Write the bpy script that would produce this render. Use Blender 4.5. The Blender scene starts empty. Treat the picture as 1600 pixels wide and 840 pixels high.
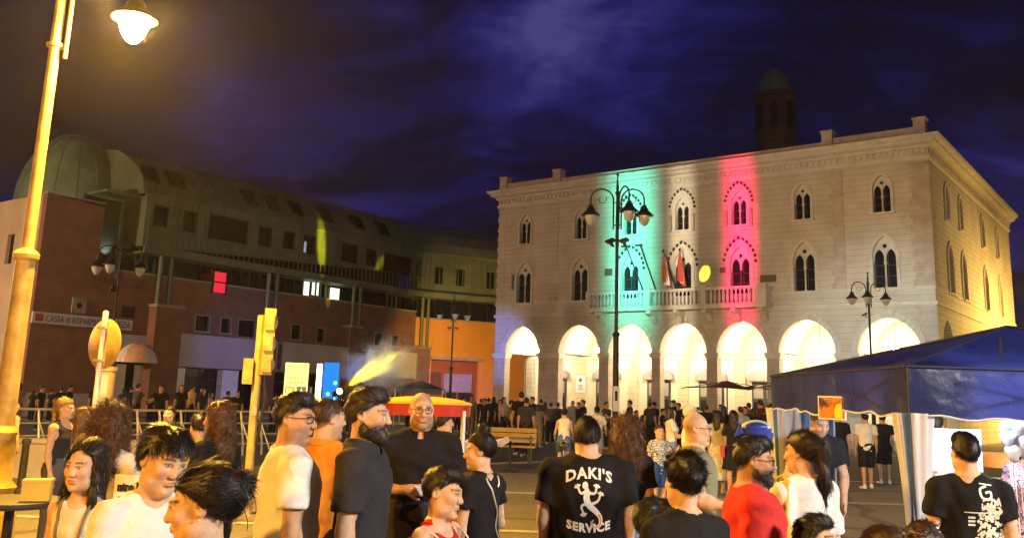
import bpy, bmesh, math, random
import numpy as np
from mathutils import Vector, Matrix
from mathutils.geometry import tessellate_polygon
random.seed(7); RNG = np.random.default_rng(7)
SC = bpy.context.scene; COL = SC.collection; PI = math.pi

# ------------------------------------------------------------------ camera
F, CX, CY, CAMH = 1440.0, 800.0, 332.0, 1.72          # focal length etc. in the photo's 1600 px frame
PITCH, ROLL = math.atan(288 / 1440.0), math.radians(1.86)
cam_d = bpy.data.cameras.new('camera'); cam = bpy.data.objects.new('camera', cam_d); COL.objects.link(cam)
CAMR = Matrix.Rotation(PI / 2 + PITCH, 3, 'X') @ Matrix.Rotation(ROLL, 3, 'Z')
cam.matrix_world = Matrix.Translation((0, 0, CAMH)) @ CAMR.to_4x4()
cam_d.sensor_width = 36.0; cam_d.lens = F / 1600 * 36; cam_d.shift_y = -88 / 1600.0
cam_d.clip_start = 0.05; cam_d.clip_end = 2000
SC.camera = cam

def unp(px, py, Y):
    """world point on the sight line of a photo pixel, Y metres in front of the camera"""
    d = CAMR @ Vector(((px - CX) / F, -(py - CY) / F, -1.0))
    return Vector((0, 0, CAMH)) + d * (Y / d.y)
def on_plane(px, py, p0, n):
    d = CAMR @ Vector(((px - CX) / F, -(py - CY) / F, -1.0)); c = Vector((0, 0, CAMH))
    return c + d * ((p0 - c).dot(n) / d.dot(n))

# ------------------------------------------------------------------ view, world
SC.view_settings.view_transform = 'Standard'; SC.view_settings.look = 'None'
SC.view_settings.exposure = 0.25; SC.view_settings.gamma = 1.0; SC.view_settings.use_curve_mapping = False
SC.render.engine = 'CYCLES'
cy = SC.cycles
cy.use_denoising = True; cy.max_bounces = 6; cy.diffuse_bounces = 3; cy.glossy_bounces = 2
cy.transmission_bounces = 4; cy.volume_bounces = 0; cy.transparent_max_bounces = 8
cy.sample_clamp_indirect = 4.0; cy.caustics_reflective = False; cy.caustics_refractive = False
cy.use_light_tree = True; cy.volume_step_rate = 2.0
try: cy.denoising_input_passes = 'RGB_ALBEDO_NORMAL'
except Exception: pass

W = bpy.data.worlds.new('World'); SC.world = W; W.use_nodes = True
nt = W.node_tree; nt.nodes.clear(); N = nt.nodes; K = nt.links
def nd(t, tree=None, **kw):
    n = (tree or nt).nodes.new(t)
    for a, b in kw.items(): setattr(n, a, b)
    return n
out = nd('ShaderNodeOutputWorld'); bg = nd('ShaderNodeBackground'); bg.inputs[1].default_value = 0.85
sky = nd('ShaderNodeTexSky', sky_type='NISHITA', sun_disc=False)      # the last of the dusk behind the clouds
sky.sun_elevation = math.radians(-9); sky.sun_rotation = math.radians(-75)
tc = nd('ShaderNodeTexCoord'); sp = nd('ShaderNodeSeparateXYZ'); K.new(tc.outputs['Generated'], sp.inputs[0])
def mth(op, a, b=None, c=None, tree=None):
    m = nd('ShaderNodeMath', tree, operation=op); L = (tree or nt).links
    for i, v in enumerate((a, b, c)):
        if v is None: continue
        if isinstance(v, (int, float)): m.inputs[i].default_value = v
        else: L.new(v, m.inputs[i])
    return m.outputs[0]
zz = mth('ADD', mth('MAXIMUM', sp.outputs[2], 0.0), 0.22)
cmb = nd('ShaderNodeCombineXYZ'); K.new(mth('DIVIDE', sp.outputs[0], zz), cmb.inputs[0]); K.new(mth('DIVIDE', sp.outputs[1], zz), cmb.inputs[1])
def noise(vec, scale, detail, rough, dist=0.0):
    n = nd('ShaderNodeTexNoise'); n.inputs['Scale'].default_value = scale; n.inputs['Detail'].default_value = detail
    n.inputs['Roughness'].default_value = rough; n.inputs['Distortion'].default_value = dist; K.new(vec, n.inputs['Vector']); return n.outputs[0]
mp = nd('ShaderNodeMapping'); mp.inputs['Scale'].default_value = (1.0, 1.5, 1); mp.inputs['Location'].default_value = (6.6, 5.1, 0); mp.inputs['Rotation'].default_value = (0, 0, 0.35)
K.new(cmb.outputs[0], mp.inputs[0])
def ramp(fac, stops):
    r = nd('ShaderNodeValToRGB'); e = r.color_ramp.elements
    while len(e) < len(stops): e.new(0.5)
    for el, (p, c) in zip(e, stops): el.position = p; el.color = (*c, 1)
    K.new(fac, r.inputs[0]); return r.outputs[0]
big = noise(mp.outputs[0], 0.95, 5, 0.52, 0.6); fine = noise(mp.outputs[0], 4.2, 5, 0.6, 0.9)
mixn = mth('ADD', mth('MULTIPLY', big, 0.80), mth('MULTIPLY', fine, 0.20))
clouds = ramp(mixn, [(0.41, (0.0040, 0.0026, 0.009)), (0.49, (0.0048, 0.0036, 0.022)), (0.54, (0.0075, 0.0065, 0.058)), (0.59, (0.016, 0.014, 0.115)), (0.67, (0.055, 0.048, 0.20))])
add = nd('ShaderNodeMixRGB', blend_type='ADD'); add.inputs[0].default_value = 0.05
K.new(clouds, add.inputs[1]); K.new(sky.outputs[0], add.inputs[2]); K.new(add.outputs[0], bg.inputs[0]); K.new(bg.outputs[0], out.inputs[0])

# ------------------------------------------------------------------ mesh helpers
class MB:
    def __init__(s): s.v = []; s.f = []; s.m = []
    def add(s, vs, fs, mi=0):
        o = len(s.v); s.v.extend([tuple(v) for v in vs]); s.f.extend([tuple(i + o for i in f) for f in fs]); s.m.extend([mi] * len(fs)); return s
    def box(s, x0, x1, y0, y1, z0, z1, mi=0, M=None):
        vs = [Vector(p) for p in ((x0,y0,z0),(x1,y0,z0),(x1,y1,z0),(x0,y1,z0),(x0,y0,z1),(x1,y0,z1),(x1,y1,z1),(x0,y1,z1))]
        if M is not None: vs = [M @ v for v in vs]
        return s.add(vs, [(0,3,2,1),(4,5,6,7),(0,1,5,4),(1,2,6,5),(2,3,7,6),(3,0,4,7)], mi)
    def bar(s, a, b, w, h=None, mi=0, up=(0,0,1)):
        a, b = Vector(a), Vector(b); d = (b - a); L = d.length; d.normalize(); u = Vector(up)
        if abs(d.dot(u)) > .99: u = Vector((1,0,0))
        x = d.cross(u).normalized(); y = x.cross(d)
        M = Matrix((( x.x,y.x,d.x,a.x),(x.y,y.y,d.y,a.y),(x.z,y.z,d.z,a.z),(0,0,0,1)))
        h = h or w; return s.box(-w/2, w/2, -h/2, h/2, 0, L, mi, M)
    def tube(s, pts, r, n=8, mi=0, caps=True):
        pts = [Vector(p) for p in pts]; rs = r if isinstance(r, (list, tuple)) else [r] * len(pts)
        vs = []; prev = None
        for i, p in enumerate(pts):
            d = (pts[min(i + 1, len(pts) - 1)] - pts[max(i - 1, 0)]).normalized()
            if prev is None: prev = d.orthogonal().normalized()
            x = (prev - d * prev.dot(d)).normalized(); prev = x; y = d.cross(x)
            for k in range(n): a = 2 * PI * k / n; vs.append(p + (x * math.cos(a) + y * math.sin(a)) * rs[i])
        fs = [(i*n+k, i*n+(k+1)%n, (i+1)*n+(k+1)%n, (i+1)*n+k) for i in range(len(pts)-1) for k in range(n)]
        if caps: fs += [tuple(range(n))[::-1], tuple(range((len(pts)-1)*n, len(pts)*n))]
        return s.add(vs, fs, mi)
    def lathe(s, prof, n=20, mi=0, M=None, a0=0, a1=2*PI):
        full = abs(a1 - a0 - 2*PI) < 1e-6; c = n if full else n + 1; vs = []
        for r, z in prof:
            for k in range(c):
                a = a0 + (a1 - a0) * k / n; p = Vector((r*math.cos(a), r*math.sin(a), z)); vs.append(M @ p if M is not None else p)
        fs = [(i*c+k, i*c+(k+1)%c, (i+1)*c+(k+1)%c, (i+1)*c+k) for i in range(len(prof)-1) for k in range(n)]
        return s.add(vs, fs, mi)
    def ball(s, c, r, n=14, mi=0, sc=(1,1,1)):
        m = max(6, n // 2 + 1); vs = []
        for i in range(m + 1):
            t = PI * i / m
            for k in range(n): a = 2*PI*k/n; vs.append((c[0]+r*sc[0]*math.sin(t)*math.cos(a), c[1]+r*sc[1]*math.sin(t)*math.sin(a), c[2]+r*sc[2]*math.cos(t)))
        return s.add(vs, [(i*n+k, (i+1)*n+k, (i+1)*n+(k+1)%n, i*n+(k+1)%n) for i in range(m) for k in range(n)], mi)
    def prism(s, loops, y0, y1, mi=0, M=None):
        """plate in the local x-z plane; loops[0] the outline, the others holes; from y0 (front) to y1 (back)"""
        allp = [p for lp in loops for p in lp]; n = len(allp)
        tris = tessellate_polygon([[Vector((p[0], p[1], 0)) for p in lp] for lp in loops])
        vs = [Vector((p[0], y0, p[1])) for p in allp] + [Vector((p[0], y1, p[1])) for p in allp]; fs = []
        for t in tris:
            a, b, c = (allp[i] for i in t); ccw = (b[0]-a[0])*(c[1]-a[1]) - (b[1]-a[1])*(c[0]-a[0]) > 0
            t = tuple(t) if ccw else tuple(t)[::-1]
            fs.append(t); fs.append(tuple(i + n for i in t[::-1]))
        o = 0
        for li, lp in enumerate(loops):
            m = len(lp); ar = sum(lp[i][0]*lp[(i+1)%m][1] - lp[(i+1)%m][0]*lp[i][1] for i in range(m)); fl = (ar > 0) == (li == 0)
            for i in range(m):
                j = (i + 1) % m; q = (o+i, o+i+n, o+j+n, o+j); fs.append(q if fl else q[::-1])
            o += m
        if M is not None: vs = [M @ v for v in vs]
        return s.add(vs, fs, mi)

def mesh_of(name, mb, mats, smooth=None):
    me = bpy.data.meshes.new(name); me.from_pydata([tuple(v) for v in mb.v], [], mb.f)
    for m in (mats if isinstance(mats, (list, tuple)) else [mats]): me.materials.append(m)
    if any(mb.m): me.polygons.foreach_set('material_index', mb.m)
    if smooth is not None:
        me.polygons.foreach_set('use_smooth', [True] * len(me.polygons)); me.set_sharp_from_angle(angle=math.radians(smooth))
    me.update(); return me
def link(name, me, parent=None, loc=None, rotz=0, **props):
    o = bpy.data.objects.new(name, me); COL.objects.link(o)
    if parent is not None: o.parent = parent
    if loc is not None: o.location = loc
    if rotz: o.rotation_euler = (0, 0, rotz)
    for k, v in props.items(): o[k] = v
    return o
def obj(name, mb, mats, parent=None, smooth=None, **props):
    return link(name, mesh_of(name, mb, mats, smooth), parent, **props)
def thing(name, label, cat, loc=(0,0,0), rotz=0, group=None):
    o = link(name, None, None, loc, rotz, label=label, category=cat)
    if group: o['group'] = group
    return o
def copy_tree(o, parent=None):
    c = o.copy(); COL.objects.link(c)
    if parent is not None: c.parent = parent
    for ch in list(o.children): copy_tree(ch, c)
    return c

# ------------------------------------------------------------------ materials
MATS = {}
def mat(name, col, rough=0.7, metal=0.0, var=0.15, vs=3.0, bump=0.0, bs=40.0, emit=0.0, attr=None, spec=0.5, alpha=1.0, trans=0.0, build=None, coat=0.0, sheen=0.0):
    if name in MATS: return MATS[name]
    m = bpy.data.materials.new(name); m.use_nodes = True; t = m.node_tree; b = t.nodes['Principled BSDF']; L = t.links
    b.inputs['Base Color'].default_value = (*col, 1); b.inputs['Roughness'].default_value = rough; b.inputs['Metallic'].default_value = metal
    b.inputs['Specular IOR Level'].default_value = spec; b.inputs['Alpha'].default_value = alpha; b.inputs['Transmission Weight'].default_value = trans
    b.inputs['Coat Weight'].default_value = coat; b.inputs['Sheen Weight'].default_value = sheen
    tc = nd('ShaderNodeTexCoord', t); csock = None
    if attr:
        a = nd('ShaderNodeAttribute', t, attribute_name=attr); csock = a.outputs['Color']
    if var > 0:
        n = nd('ShaderNodeTexNoise', t); n.inputs['Scale'].default_value = vs; n.inputs['Detail'].default_value = 5; L.new(tc.outputs['Object'], n.inputs['Vector'])
        r = nd('ShaderNodeMapRange', t); r.inputs[1].default_value = .3; r.inputs[2].default_value = .7; r.inputs[3].default_value = 1 - var; r.inputs[4].default_value = 1 + var; L.new(n.outputs[0], r.inputs[0])
        mx = nd('ShaderNodeMixRGB', t, blend_type='MULTIPLY'); mx.inputs[0].default_value = 1; mx.inputs[1].default_value = (*col, 1)
        if csock: L.new(csock, mx.inputs[1])
        L.new(r.outputs[0], mx.inputs[2]); csock = mx.outputs[0]
        rr = nd('ShaderNodeMapRange', t); rr.inputs[3].default_value = max(.02, rough - .12); rr.inputs[4].default_value = min(1, rough + .12); L.new(n.outputs[0], rr.inputs[0]); L.new(rr.outputs[0], b.inputs['Roughness'])
    if csock: L.new(csock, b.inputs['Base Color'])
    if bump:
        n = nd('ShaderNodeTexNoise', t); n.inputs['Scale'].default_value = bs; n.inputs['Detail'].default_value = 4; L.new(tc.outputs['Object'], n.inputs['Vector'])
        bp = nd('ShaderNodeBump', t); bp.inputs['Strength'].default_value = bump; bp.inputs['Distance'].default_value = .02; L.new(n.outputs[0], bp.inputs['Height']); L.new(bp.outputs[0], b.inputs['Normal'])
    if emit:
        b.inputs['Emission Color'].default_value = (*col, 1); b.inputs['Emission Strength'].default_value = emit
    if build: build(t, b, tc, L)
    MATS[name] = m; return m

def courses(step, width, dark, strength=0.5, vert=0.0):
    """stone courses: recessed horizontal joints (and staggered upright ones)"""
    def f(t, b, tc, L):
        sp = nd('ShaderNodeSeparateXYZ', t); L.new(tc.outputs['Object'], sp.inputs[0])
        fr = mth('FRACT', mth('DIVIDE', sp.outputs[2], step, tree=t), tree=t)
        ln = mth('LESS_THAN', fr, width / step, tree=t)
        if vert:
            row = mth('FLOOR', mth('DIVIDE', sp.outputs[2], step, tree=t), tree=t)
            xx = mth('ADD', mth('ADD', sp.outputs[0], sp.outputs[1], tree=t), mth('MULTIPLY', mth('MODULO', row, 2.0, tree=t), vert / 2, tree=t), tree=t)
            ln = mth('MAXIMUM', ln, mth('LESS_THAN', mth('FRACT', mth('DIVIDE', xx, vert, tree=t), tree=t), width / vert * .8, tree=t), tree=t)
        src = b.inputs['Base Color'].links[0].from_socket
        mx = nd('ShaderNodeMixRGB', t, blend_type='MULTIPLY'); L.new(mth('MULTIPLY', ln, dark, tree=t), mx.inputs[0]); L.new(src, mx.inputs[1]); mx.inputs[2].default_value = (.35, .3, .25, 1)
        L.new(mx.outputs[0], b.inputs['Base Color'])
        bp = nd('ShaderNodeBump', t); bp.inputs['Strength'].default_value = strength; bp.inputs['Distance'].default_value = .02; bp.invert = True
        L.new(ln, bp.inputs['Height'])
        if b.inputs['Normal'].links: L.new(b.inputs['Normal'].links[0].from_socket, bp.inputs['Normal'])
        L.new(bp.outputs[0], b.inputs['Normal'])
    return f

M_STONE = mat('facade_stone', (.50, .43, .33), .85, var=.14, vs=.8, bump=.25, bs=9, build=courses(.30, .03, .38, .3))
M_TRIM = mat('trim_stone', (.55, .49, .40), .8, var=.12, vs=2.5, bump=.2, bs=18)
M_QUOIN = mat('quoin_stone', (.43, .34, .26), .85, var=.18, vs=1.7, bump=.3, bs=14)
M_PLASTER = mat('arcade_plaster', (.72, .62, .45), .85, var=.05, vs=1.2, bump=.08, bs=20)
M_PIL = mat('arcade_pilaster', (.60, .47, .30), .85, var=.1, vs=2, build=courses(.36, .03, .6, .5))
M_ROOF = mat('roof_tile', (.05, .035, .03), .9, var=.3, vs=4, bump=.4, bs=8)
M_GLASS = mat('window_glass', (.010, .010, .012), .12, var=0, spec=.35)
M_FRAME = mat('window_frame', (.02, .016, .014), .6, var=.2)
M_DOOR = mat('door_wood', (.035, .030, .028), .5, var=.2)
M_IRON = mat('lamp_iron', (.018, .020, .020), .5, .3, var=.2)
M_BRICK = mat('brown_brick', (.22, .105, .070), .9, var=.2, vs=1.1, bump=.3, bs=12, build=courses(.16, .018, .5, .5, .45))
M_ORANGE = mat('orange_render', (.62, .27, .055), .9, var=.12, vs=.6, bump=.15, bs=8)
M_CREAM = mat('cream_render', (.45, .35, .22), .9, var=.14, vs=.5, bump=.1, bs=8)
M_METAL = mat('zinc_cladding', (.135, .165, .105), .65, .15, var=.25, vs=1.0, bump=.1, bs=5)
M_GREENM = mat('copper_dome', (.15, .24, .15), .6, .2, var=.25, vs=1.0, bump=.1, bs=5)
M_CONC = mat('concrete', (.30, .27, .25), .85, var=.2, vs=1.5, bump=.2, bs=12)
M_BAND = mat('pale_panel', (.42, .37, .38), .7, var=.1, vs=.8)
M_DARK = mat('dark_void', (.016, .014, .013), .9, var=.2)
M_WHITEP = mat('white_paint', (.78, .76, .74), .5, var=.06)
M_YELLOWM = mat('lamplit_yellow_post', (.46, .31, .09), .55, .15, var=.32, vs=5, bump=.2, bs=40)  # yellow of the sodium lamplight put into the base colour
M_STEEL = mat('rail_steel', (.55, .52, .47), .4, .5, var=.15, vs=10)
# ------------------------------------------------------------------ ground
def asphalt(t, b, tc, L):
    n = nd('ShaderNodeTexNoise', t); n.inputs['Scale'].default_value = .35; n.inputs['Detail'].default_value = 6; L.new(tc.outputs['Object'], n.inputs['Vector'])
    v = nd('ShaderNodeTexVoronoi', t, feature='DISTANCE_TO_EDGE'); v.inputs['Scale'].default_value = .22
    wn = nd('ShaderNodeTexNoise', t); wn.inputs['Scale'].default_value = .8; wn.inputs['Detail'].default_value = 5; L.new(tc.outputs['Object'], wn.inputs['Vector'])
    mv = nd('ShaderNodeMixRGB', t); mv.inputs[0].default_value = .45; L.new(tc.outputs['Object'], mv.inputs[1]); L.new(wn.outputs['Color'], mv.inputs[2]); L.new(mv.outputs[0], v.inputs['Vector'])
    crack = mth('LESS_THAN', v.outputs['Distance'], .012, tree=t)
    src = b.inputs['Base Color'].links[0].from_socket
    m1 = nd('ShaderNodeMixRGB', t, blend_type='MULTIPLY'); m1.inputs[0].default_value = .55; L.new(src, m1.inputs[1]); L.new(n.outputs[0], m1.inputs[2])
    m2 = nd('ShaderNodeMixRGB', t, blend_type='MULTIPLY'); L.new(mth('MULTIPLY', crack, .6, tree=t), m2.inputs[0]); L.new(m1.outputs[0], m2.inputs[1]); m2.inputs[2].default_value = (.3, .3, .3, 1)
    L.new(m2.outputs[0], b.inputs['Base Color'])
M_ASPH = mat('worn_asphalt', (.23, .21, .185), .85, var=.25, vs=14, bump=.5, bs=60, build=asphalt)
M_ASPHD = mat('dark_asphalt', (.055, .05, .048), .85, var=.25, vs=10, bump=.5, bs=60)
M_LINE = mat('road_paint', (.42, .40, .36), .7, var=.3, vs=6, bump=.2, bs=40)
M_PAVE = mat('paving', (.21, .19, .165), .8, var=.2, vs=1.5, bump=.2, bs=20)
M_KERB = mat('kerb_stone', (.34, .32, .29), .8, var=.2, vs=3, bump=.2, bs=20)
obj('ground', MB().add([(-150,-40,0),(150,-40,0),(150,180,0),(-150,180,0)], [(0,1,2,3)]), M_ASPH, kind='structure')
def sheet(name, pts, z, m): return obj(name, MB().add([(x, y, z) for x, y in pts], [tuple(range(len(pts)))]), m, kind='structure')
sheet('road_surface', [(-16,21.5),(60,24.5),(60,36),(30,33.5),(8,37),(-14,46),(-30,40)], .004, M_ASPHD)
for i, (y, w) in enumerate(((12.3,.2),(17.2,.3))):
    sheet('road_line', [(-14 + i, y), (14 - 2 * i, y + .5), (14 - 2 * i, y + .5 + w), (-14 + i, y + w)], .008, M_LINE)
sheet('road_line', [(-1.6,23.4),(1.4,26.2),(1.0,26.5),(-2.0,23.7)], .008, M_LINE)
sheet('road_line', [(3.2,22.5),(12,23.0),(12,23.2),(3.2,22.7)], .008, M_LINE)

# ------------------------------------------------------------------ town hall
TH_L = Vector((-.831, 60.0, 0)); TH_A = math.atan2(-.60114, .79914); TH_W, TH_D = 26.62, 23.0
THM = Matrix.Translation(TH_L) @ Matrix.Rotation(TH_A, 4, 'Z'); THI = THM.inverted()
def th(px, py, y=0.0):
    """photo pixel -> town hall coordinates on the plane y (0 = front, inwards positive)"""
    p0 = THM @ Vector((0, y, 0)); return THI @ on_plane(px, py, p0, THM.to_3x3() @ Vector((0, 1, 0)))
hall = thing('town_hall', 'three storey stone town hall with a pointed arcade, lit green, white and red', 'town hall', TH_L, TH_A)
BAY = [2.18, 6.42, 9.93, 13.31, 16.76, 20.30, 24.35]; HALF = [1.32, 1.45, 1.43, 1.43, 1.41, 1.47, 1.49]
SPR, RISE = 4.45, 1.71
def pointed(cx, a, z0, rise, n=10):
    """from the right springing over the apex to the left one"""
    R = (a*a + rise*rise) / (2*a); R = max(R, a); th0 = math.acos(max(-1, min(1, (R - a) / R))); P = []
    for i in range(n + 1):
        t = th0 * i / n; P.append((cx + a - R + R*math.cos(t), z0 + R*math.sin(t)))
    return P + [(2*cx - x, z) for x, z in P[-2::-1]]
def opening(cx, a, z0, spr, rise, n=8): return [(cx - a, z0), (cx + a, z0)] + pointed(cx, a, spr, rise, n)
LOW = dict(z0=7.62, a=.56, spr=9.25, rise=.95); UP = dict(z0=11.42, a=.43, spr=12.62, rise=.70)
outl = [(0, 0)]
for c, a in zip(BAY, HALF): outl += [(c - a, 0)] + pointed(c, a, SPR, RISE)[::-1] + [(c + a, 0)]
outl += [(TH_W, 0), (TH_W, 13.95), (0, 13.95)]
holes = []
for c in BAY:
    for d in (LOW, UP): holes.append(opening(c, d['a'], d['z0'], d['spr'], d['rise']))
obj('front_wall', MB().prism([outl] + holes, 0, .5), M_STONE, hall)
def sideM(x):   # plate x-z -> side wall, plate x runs inwards (y)
    return Matrix(((0, 1, 0, x), (1, 0, 0, 0), (0, 0, 1, 0), (0, 0, 0, 1)))
SW = [3.7, 7.0, 13.2, 18.0]
sh = [opening(s, d['a'], d['z0'], d['spr'], d['rise']) for s in SW for d in (LOW, UP)]
def side_outl(arches): 
    o = [(.5, 0)]
    for c, a in arches: o += [(c - a, 0)] + pointed(c, a, SPR, RISE)[::-1] + [(c + a, 0)]
    return o + [(TH_D, 0), (TH_D, 13.95), (.5, 13.95)]
def plate_side(mb, loops, x0, x1):
    t = MB().prism(loops, 0, 1); vs = [(x0 + (x1 - x0) * v[1], v[0], v[2]) for v in t.v]
    return mb.add(vs, [f if x1 > x0 else f for f in t.f])
M_SIDE = mat('side_stone', (.47, .43, .33), .85, var=.14, vs=.8, bump=.25, bs=9, build=courses(.30, .03, .6, .5))
obj('side_wall', plate_side(MB(), [side_outl([(2.25, 1.3)])] + sh, TH_W, TH_W - .5), M_SIDE, hall)
obj('side_wall', plate_side(MB(), [side_outl([(2.25, 1.3)])], 0, .5), M_SIDE, hall)
obj('back_wall', MB().box(.5, TH_W - .5, TH_D - .4, TH_D, 0, 13.95), M_SIDE, hall)
# arcade: floor, back wall, tunnel vaults
obj('arcade_floor', MB().box(.5, TH_W - .5, .5, 3.9, .0, .14), M_PAVE, hall)
obj('arcade_wall', MB().box(.5, TH_W - .5, 3.9, 4.3, .14, 6.6), M_PLASTER, hall)
v = MB()
for i, (c, a) in enumerate(zip(BAY, HALF)):
    x0 = .5 if i == 0 else (BAY[i-1] + HALF[i-1] + c - a) / 2; x1 = TH_W - .5 if i == 6 else (c + a + BAY[i+1] - HALF[i+1]) / 2
    P = [(x1, SPR + .05)] + pointed(c, a + .12, SPR + .05, RISE + .1) + [(x0, SPR + .05)]
    n = len(P); v.add([(x, .5, z) for x, z in P] + [(x, 3.9, z) for x, z in P], [(k, k+1, k+1+n, k+n) for k in range(n - 1)])
obj('arcade_vault', v, M_PLASTER, hall)
# ribs across the arcade on the pier lines
for i in range(6):
    xm = (BAY[i] + HALF[i] + BAY[i+1] - HALF[i+1]) / 2
    P = pointed(2.2, 1.66, SPR - .05, .62, 8); Q = pointed(2.2, 1.40, SPR - .05, .42, 8); r = MB()
    vs = [(xm - .2, y, z) for y, z in P] + [(xm - .2, y, z) for y, z in Q] + [(xm + .2, y, z) for y, z in P] + [(xm + .2, y, z) for y, z in Q]; n = len(P)
    for k in range(n - 1): r.add([], []); 
    r.add(vs, [(k, k+1, n+k+1, n+k) for k in range(n-1)] + [(2*n+k, 3*n+k, 3*n+k+1, 2*n+k+1) for k in range(n-1)] + [(n+k, n+k+1, 3*n+k+1, 3*n+k) for k in range(n-1)])
    obj('arcade_rib', r, M_PLASTER, hall)
for px in (826, 908, 990, 1068, 1157, 1250):
    u = th(px, 600, 3.9).x; w = .32
    obj('wall_pilaster', MB().box(u - w, u + w, 3.80, 3.9, .14, 4.28), M_PIL, hall)
obj('wall_cornice', MB().box(.5, TH_W - .5, 3.76, 3.9, 4.29, 4.45), M_PLASTER, hall)
M_LITGLASS = mat('lit_door_glass', (.30, .28, .22), .1, var=0)  # pale tone paints the lit look of the fanlight panes
for px in (870, 949, 1030, 1112, 1196):
    u = th(px, 600, 3.9).x; d = obj('arcade_door', MB().box(u-.78, u+.78, 3.82, 3.9, .14, 3.0), M_DOOR, hall)
    for s in (-1, 1):
        for z0, z1 in ((.5, 1.9), (2.1, 2.85)): obj('pane', MB().box(u + s*.39 - .28, u + s*.39 + .28, 3.80, 3.822, z0, z1), M_LITGLASS if z0 > 2 else M_GLASS, d)
    P = [(u - 1.0, 3.06), (u + 1.0, 3.06), (u + 1.0, 3.3)] + [(u + 1.0 * math.cos(t), 3.3 + .38 * math.sin(t)) for t in np.linspace(.3, PI - .3, 8)] + [(u - 1.0, 3.3)]
    obj('door_hood', MB().prism([P], 3.66, 3.9), M_CONC, hall)
# voussoir rings, capitals, plinths, piers
def ring_pieces(mb_out, P, Q, y0, y1, gap=.012):
    res = []
    for k in range(len(P) - 1):
        a, b, c, d = Vector((*P[k], )), Vector(P[k+1]), Vector(Q[k+1]), Vector(Q[k]); m = (a + b + c + d) / 4
        q = [m + (p - m) * (1 - gap / .2) for p in (a, b, c, d)]
        res.append(MB().prism([[(p.x, p.y) for p in q]], y0, y1))
    return res
for c, a in zip(BAY, HALF):
    P = pointed(c, a + .002, SPR, RISE, 9); Q = pointed(c, a + .30, SPR, RISE + .33, 9)
    for k, m in enumerate(ring_pieces(None, P, Q, -.05 - .012 * (k % 2) if False else -.055, .0)):
        obj('voussoir', m, M_TRIM, hall)
ends = [(.0, BAY[0] - HALF[0])] + [(BAY[i] + HALF[i], BAY[i+1] - HALF[i+1]) for i in range(6)] + [(BAY[6] + HALF[6], TH_W)]
for x0, x1 in ends:
    obj('capital', MB().box(x0 - .07, x1 + .07, -.09, .56, 4.16, 4.30).box(x0 - .12, x1 + .12, -.14, .60, 4.304, 4.44), M_TRIM, hall)
    obj('pier_base', MB().box(x0 - .06, x1 + .06, -.08, .55, 0, 1.12).box(x0 - .09, x1 + .09, -.11, .58, 1.124, 1.25), M_TRIM, hall)
    z = 1.30
    while z < 4.1:
        z1 = min(z + .34, 4.15)
        obj('pier_block', MB().box(x0 - .012, x1 + .012, -.03, .51, z, z1 - .025), M_QUOIN, hall); z = z1
# string courses
for z0, z1, o in ((6.72, 6.90, .10), (7.50, 7.62, .07)):
    obj('string_course', MB().box(-o, TH_W + o, -o, 0, z0, z1).box(TH_W, TH_W + o, 0.002, TH_D, z0, z1).box(-o, 0, .002, TH_D, z0, z1), M_TRIM, hall)
# cornice
prof = [(.03,13.90),(.10,13.95),(.12,14.12),(.04,14.16),(.04,14.46),(.16,14.50),(.18,14.62),(.44,14.70),(.46,14.82),(.62,14.92),(.68,15.06),(.10,15.12)]
c = MB(); vs = []
for o, z in prof: vs += [(-o, TH_D, z), (-o, -o, z), (TH_W + o, -o, z), (TH_W + o, TH_D, z)]
c.add(vs, [(4*i+k, 4*i+k+1, 4*i+k+5, 4*i+k+4) for i in range(len(prof) - 1) for k in range(3)])
obj('cornice', c, M_TRIM, hall)
dn = MB(); x = .05
while x < TH_W: dn.box(x, x + .16, -.15, -.035, 14.24, 14.46); x += .31
y = .2
while y < TH_D - .3: dn.box(TH_W + .035, TH_W + .15, y, y + .16, 14.24, 14.46); y += .31
obj('dentils', dn, M_TRIM, hall, kind='stuff')
# parapet, roof
obj('parapet', MB().box(.5, 4.2, .12, .45, 15.06, 15.62).box(4.8, 21.4, .12, .45, 15.06, 15.50).box(22, 26, .12, .45, 15.06, 15.66).box(TH_W-.45, TH_W-.12, .6, TH_D-.6, 15.06, 15.55), M_QUOIN, hall)
for u in (.22, 4.5, 21.7, 26.3): obj('parapet_post', MB().box(u-.28, u+.28, .0, .6, 15.06, 16.0).box(u-.33, u+.33, -.05, .65, 16.0, 16.1), M_QUOIN, hall)
obj('roof', MB().add([(.6,.6,15.2),(TH_W-.6,.6,15.2),(TH_W-.6,TH_D-.6,15.2),(.6,TH_D-.6,15.2),(9,9,17.9),(TH_W-9,9,17.9),(TH_W-9,TH_D-9,17.9),(9,TH_D-9,17.9)],
    [(0,1,5,4),(1,2,6,5),(2,3,7,6),(3,0,4,7),(4,5,6,7)]), M_ROOF, hall)
# quoins
def quoins(u0, u1, z0, z1, y=-.045, tone=M_QUOIN, step=.335):
    z, k = z0, 0
    while z < z1 - .1:
        e = .12 if k % 2 else 0
        obj('quoin', MB().box(u0 + e, u1, y, .0, z, min(z + step, z1) - .03), tone, hall); z += step; k += 1
quoins(TH_W - .95, TH_W + .045, 7.66, 13.85); quoins(TH_W - .9, TH_W + .045, 4.5, 6.7)
quoins(21.75, 22.45, 7.66, 13.85); quoins(4.3, 4.75, 7.66, 13.85, -.03, M_STONE); quoins(-.045, .6, 7.66, 13.85, -.03, M_STONE)
z, k = 7.66, 0
while z < 13.8:
    obj('quoin', MB().box(TH_W, TH_W + .045, .0, .95 - .25 * (k % 2), z, min(z + .335, 13.85) - .03), M_QUOIN, hall); z += .335; k += 1
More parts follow.
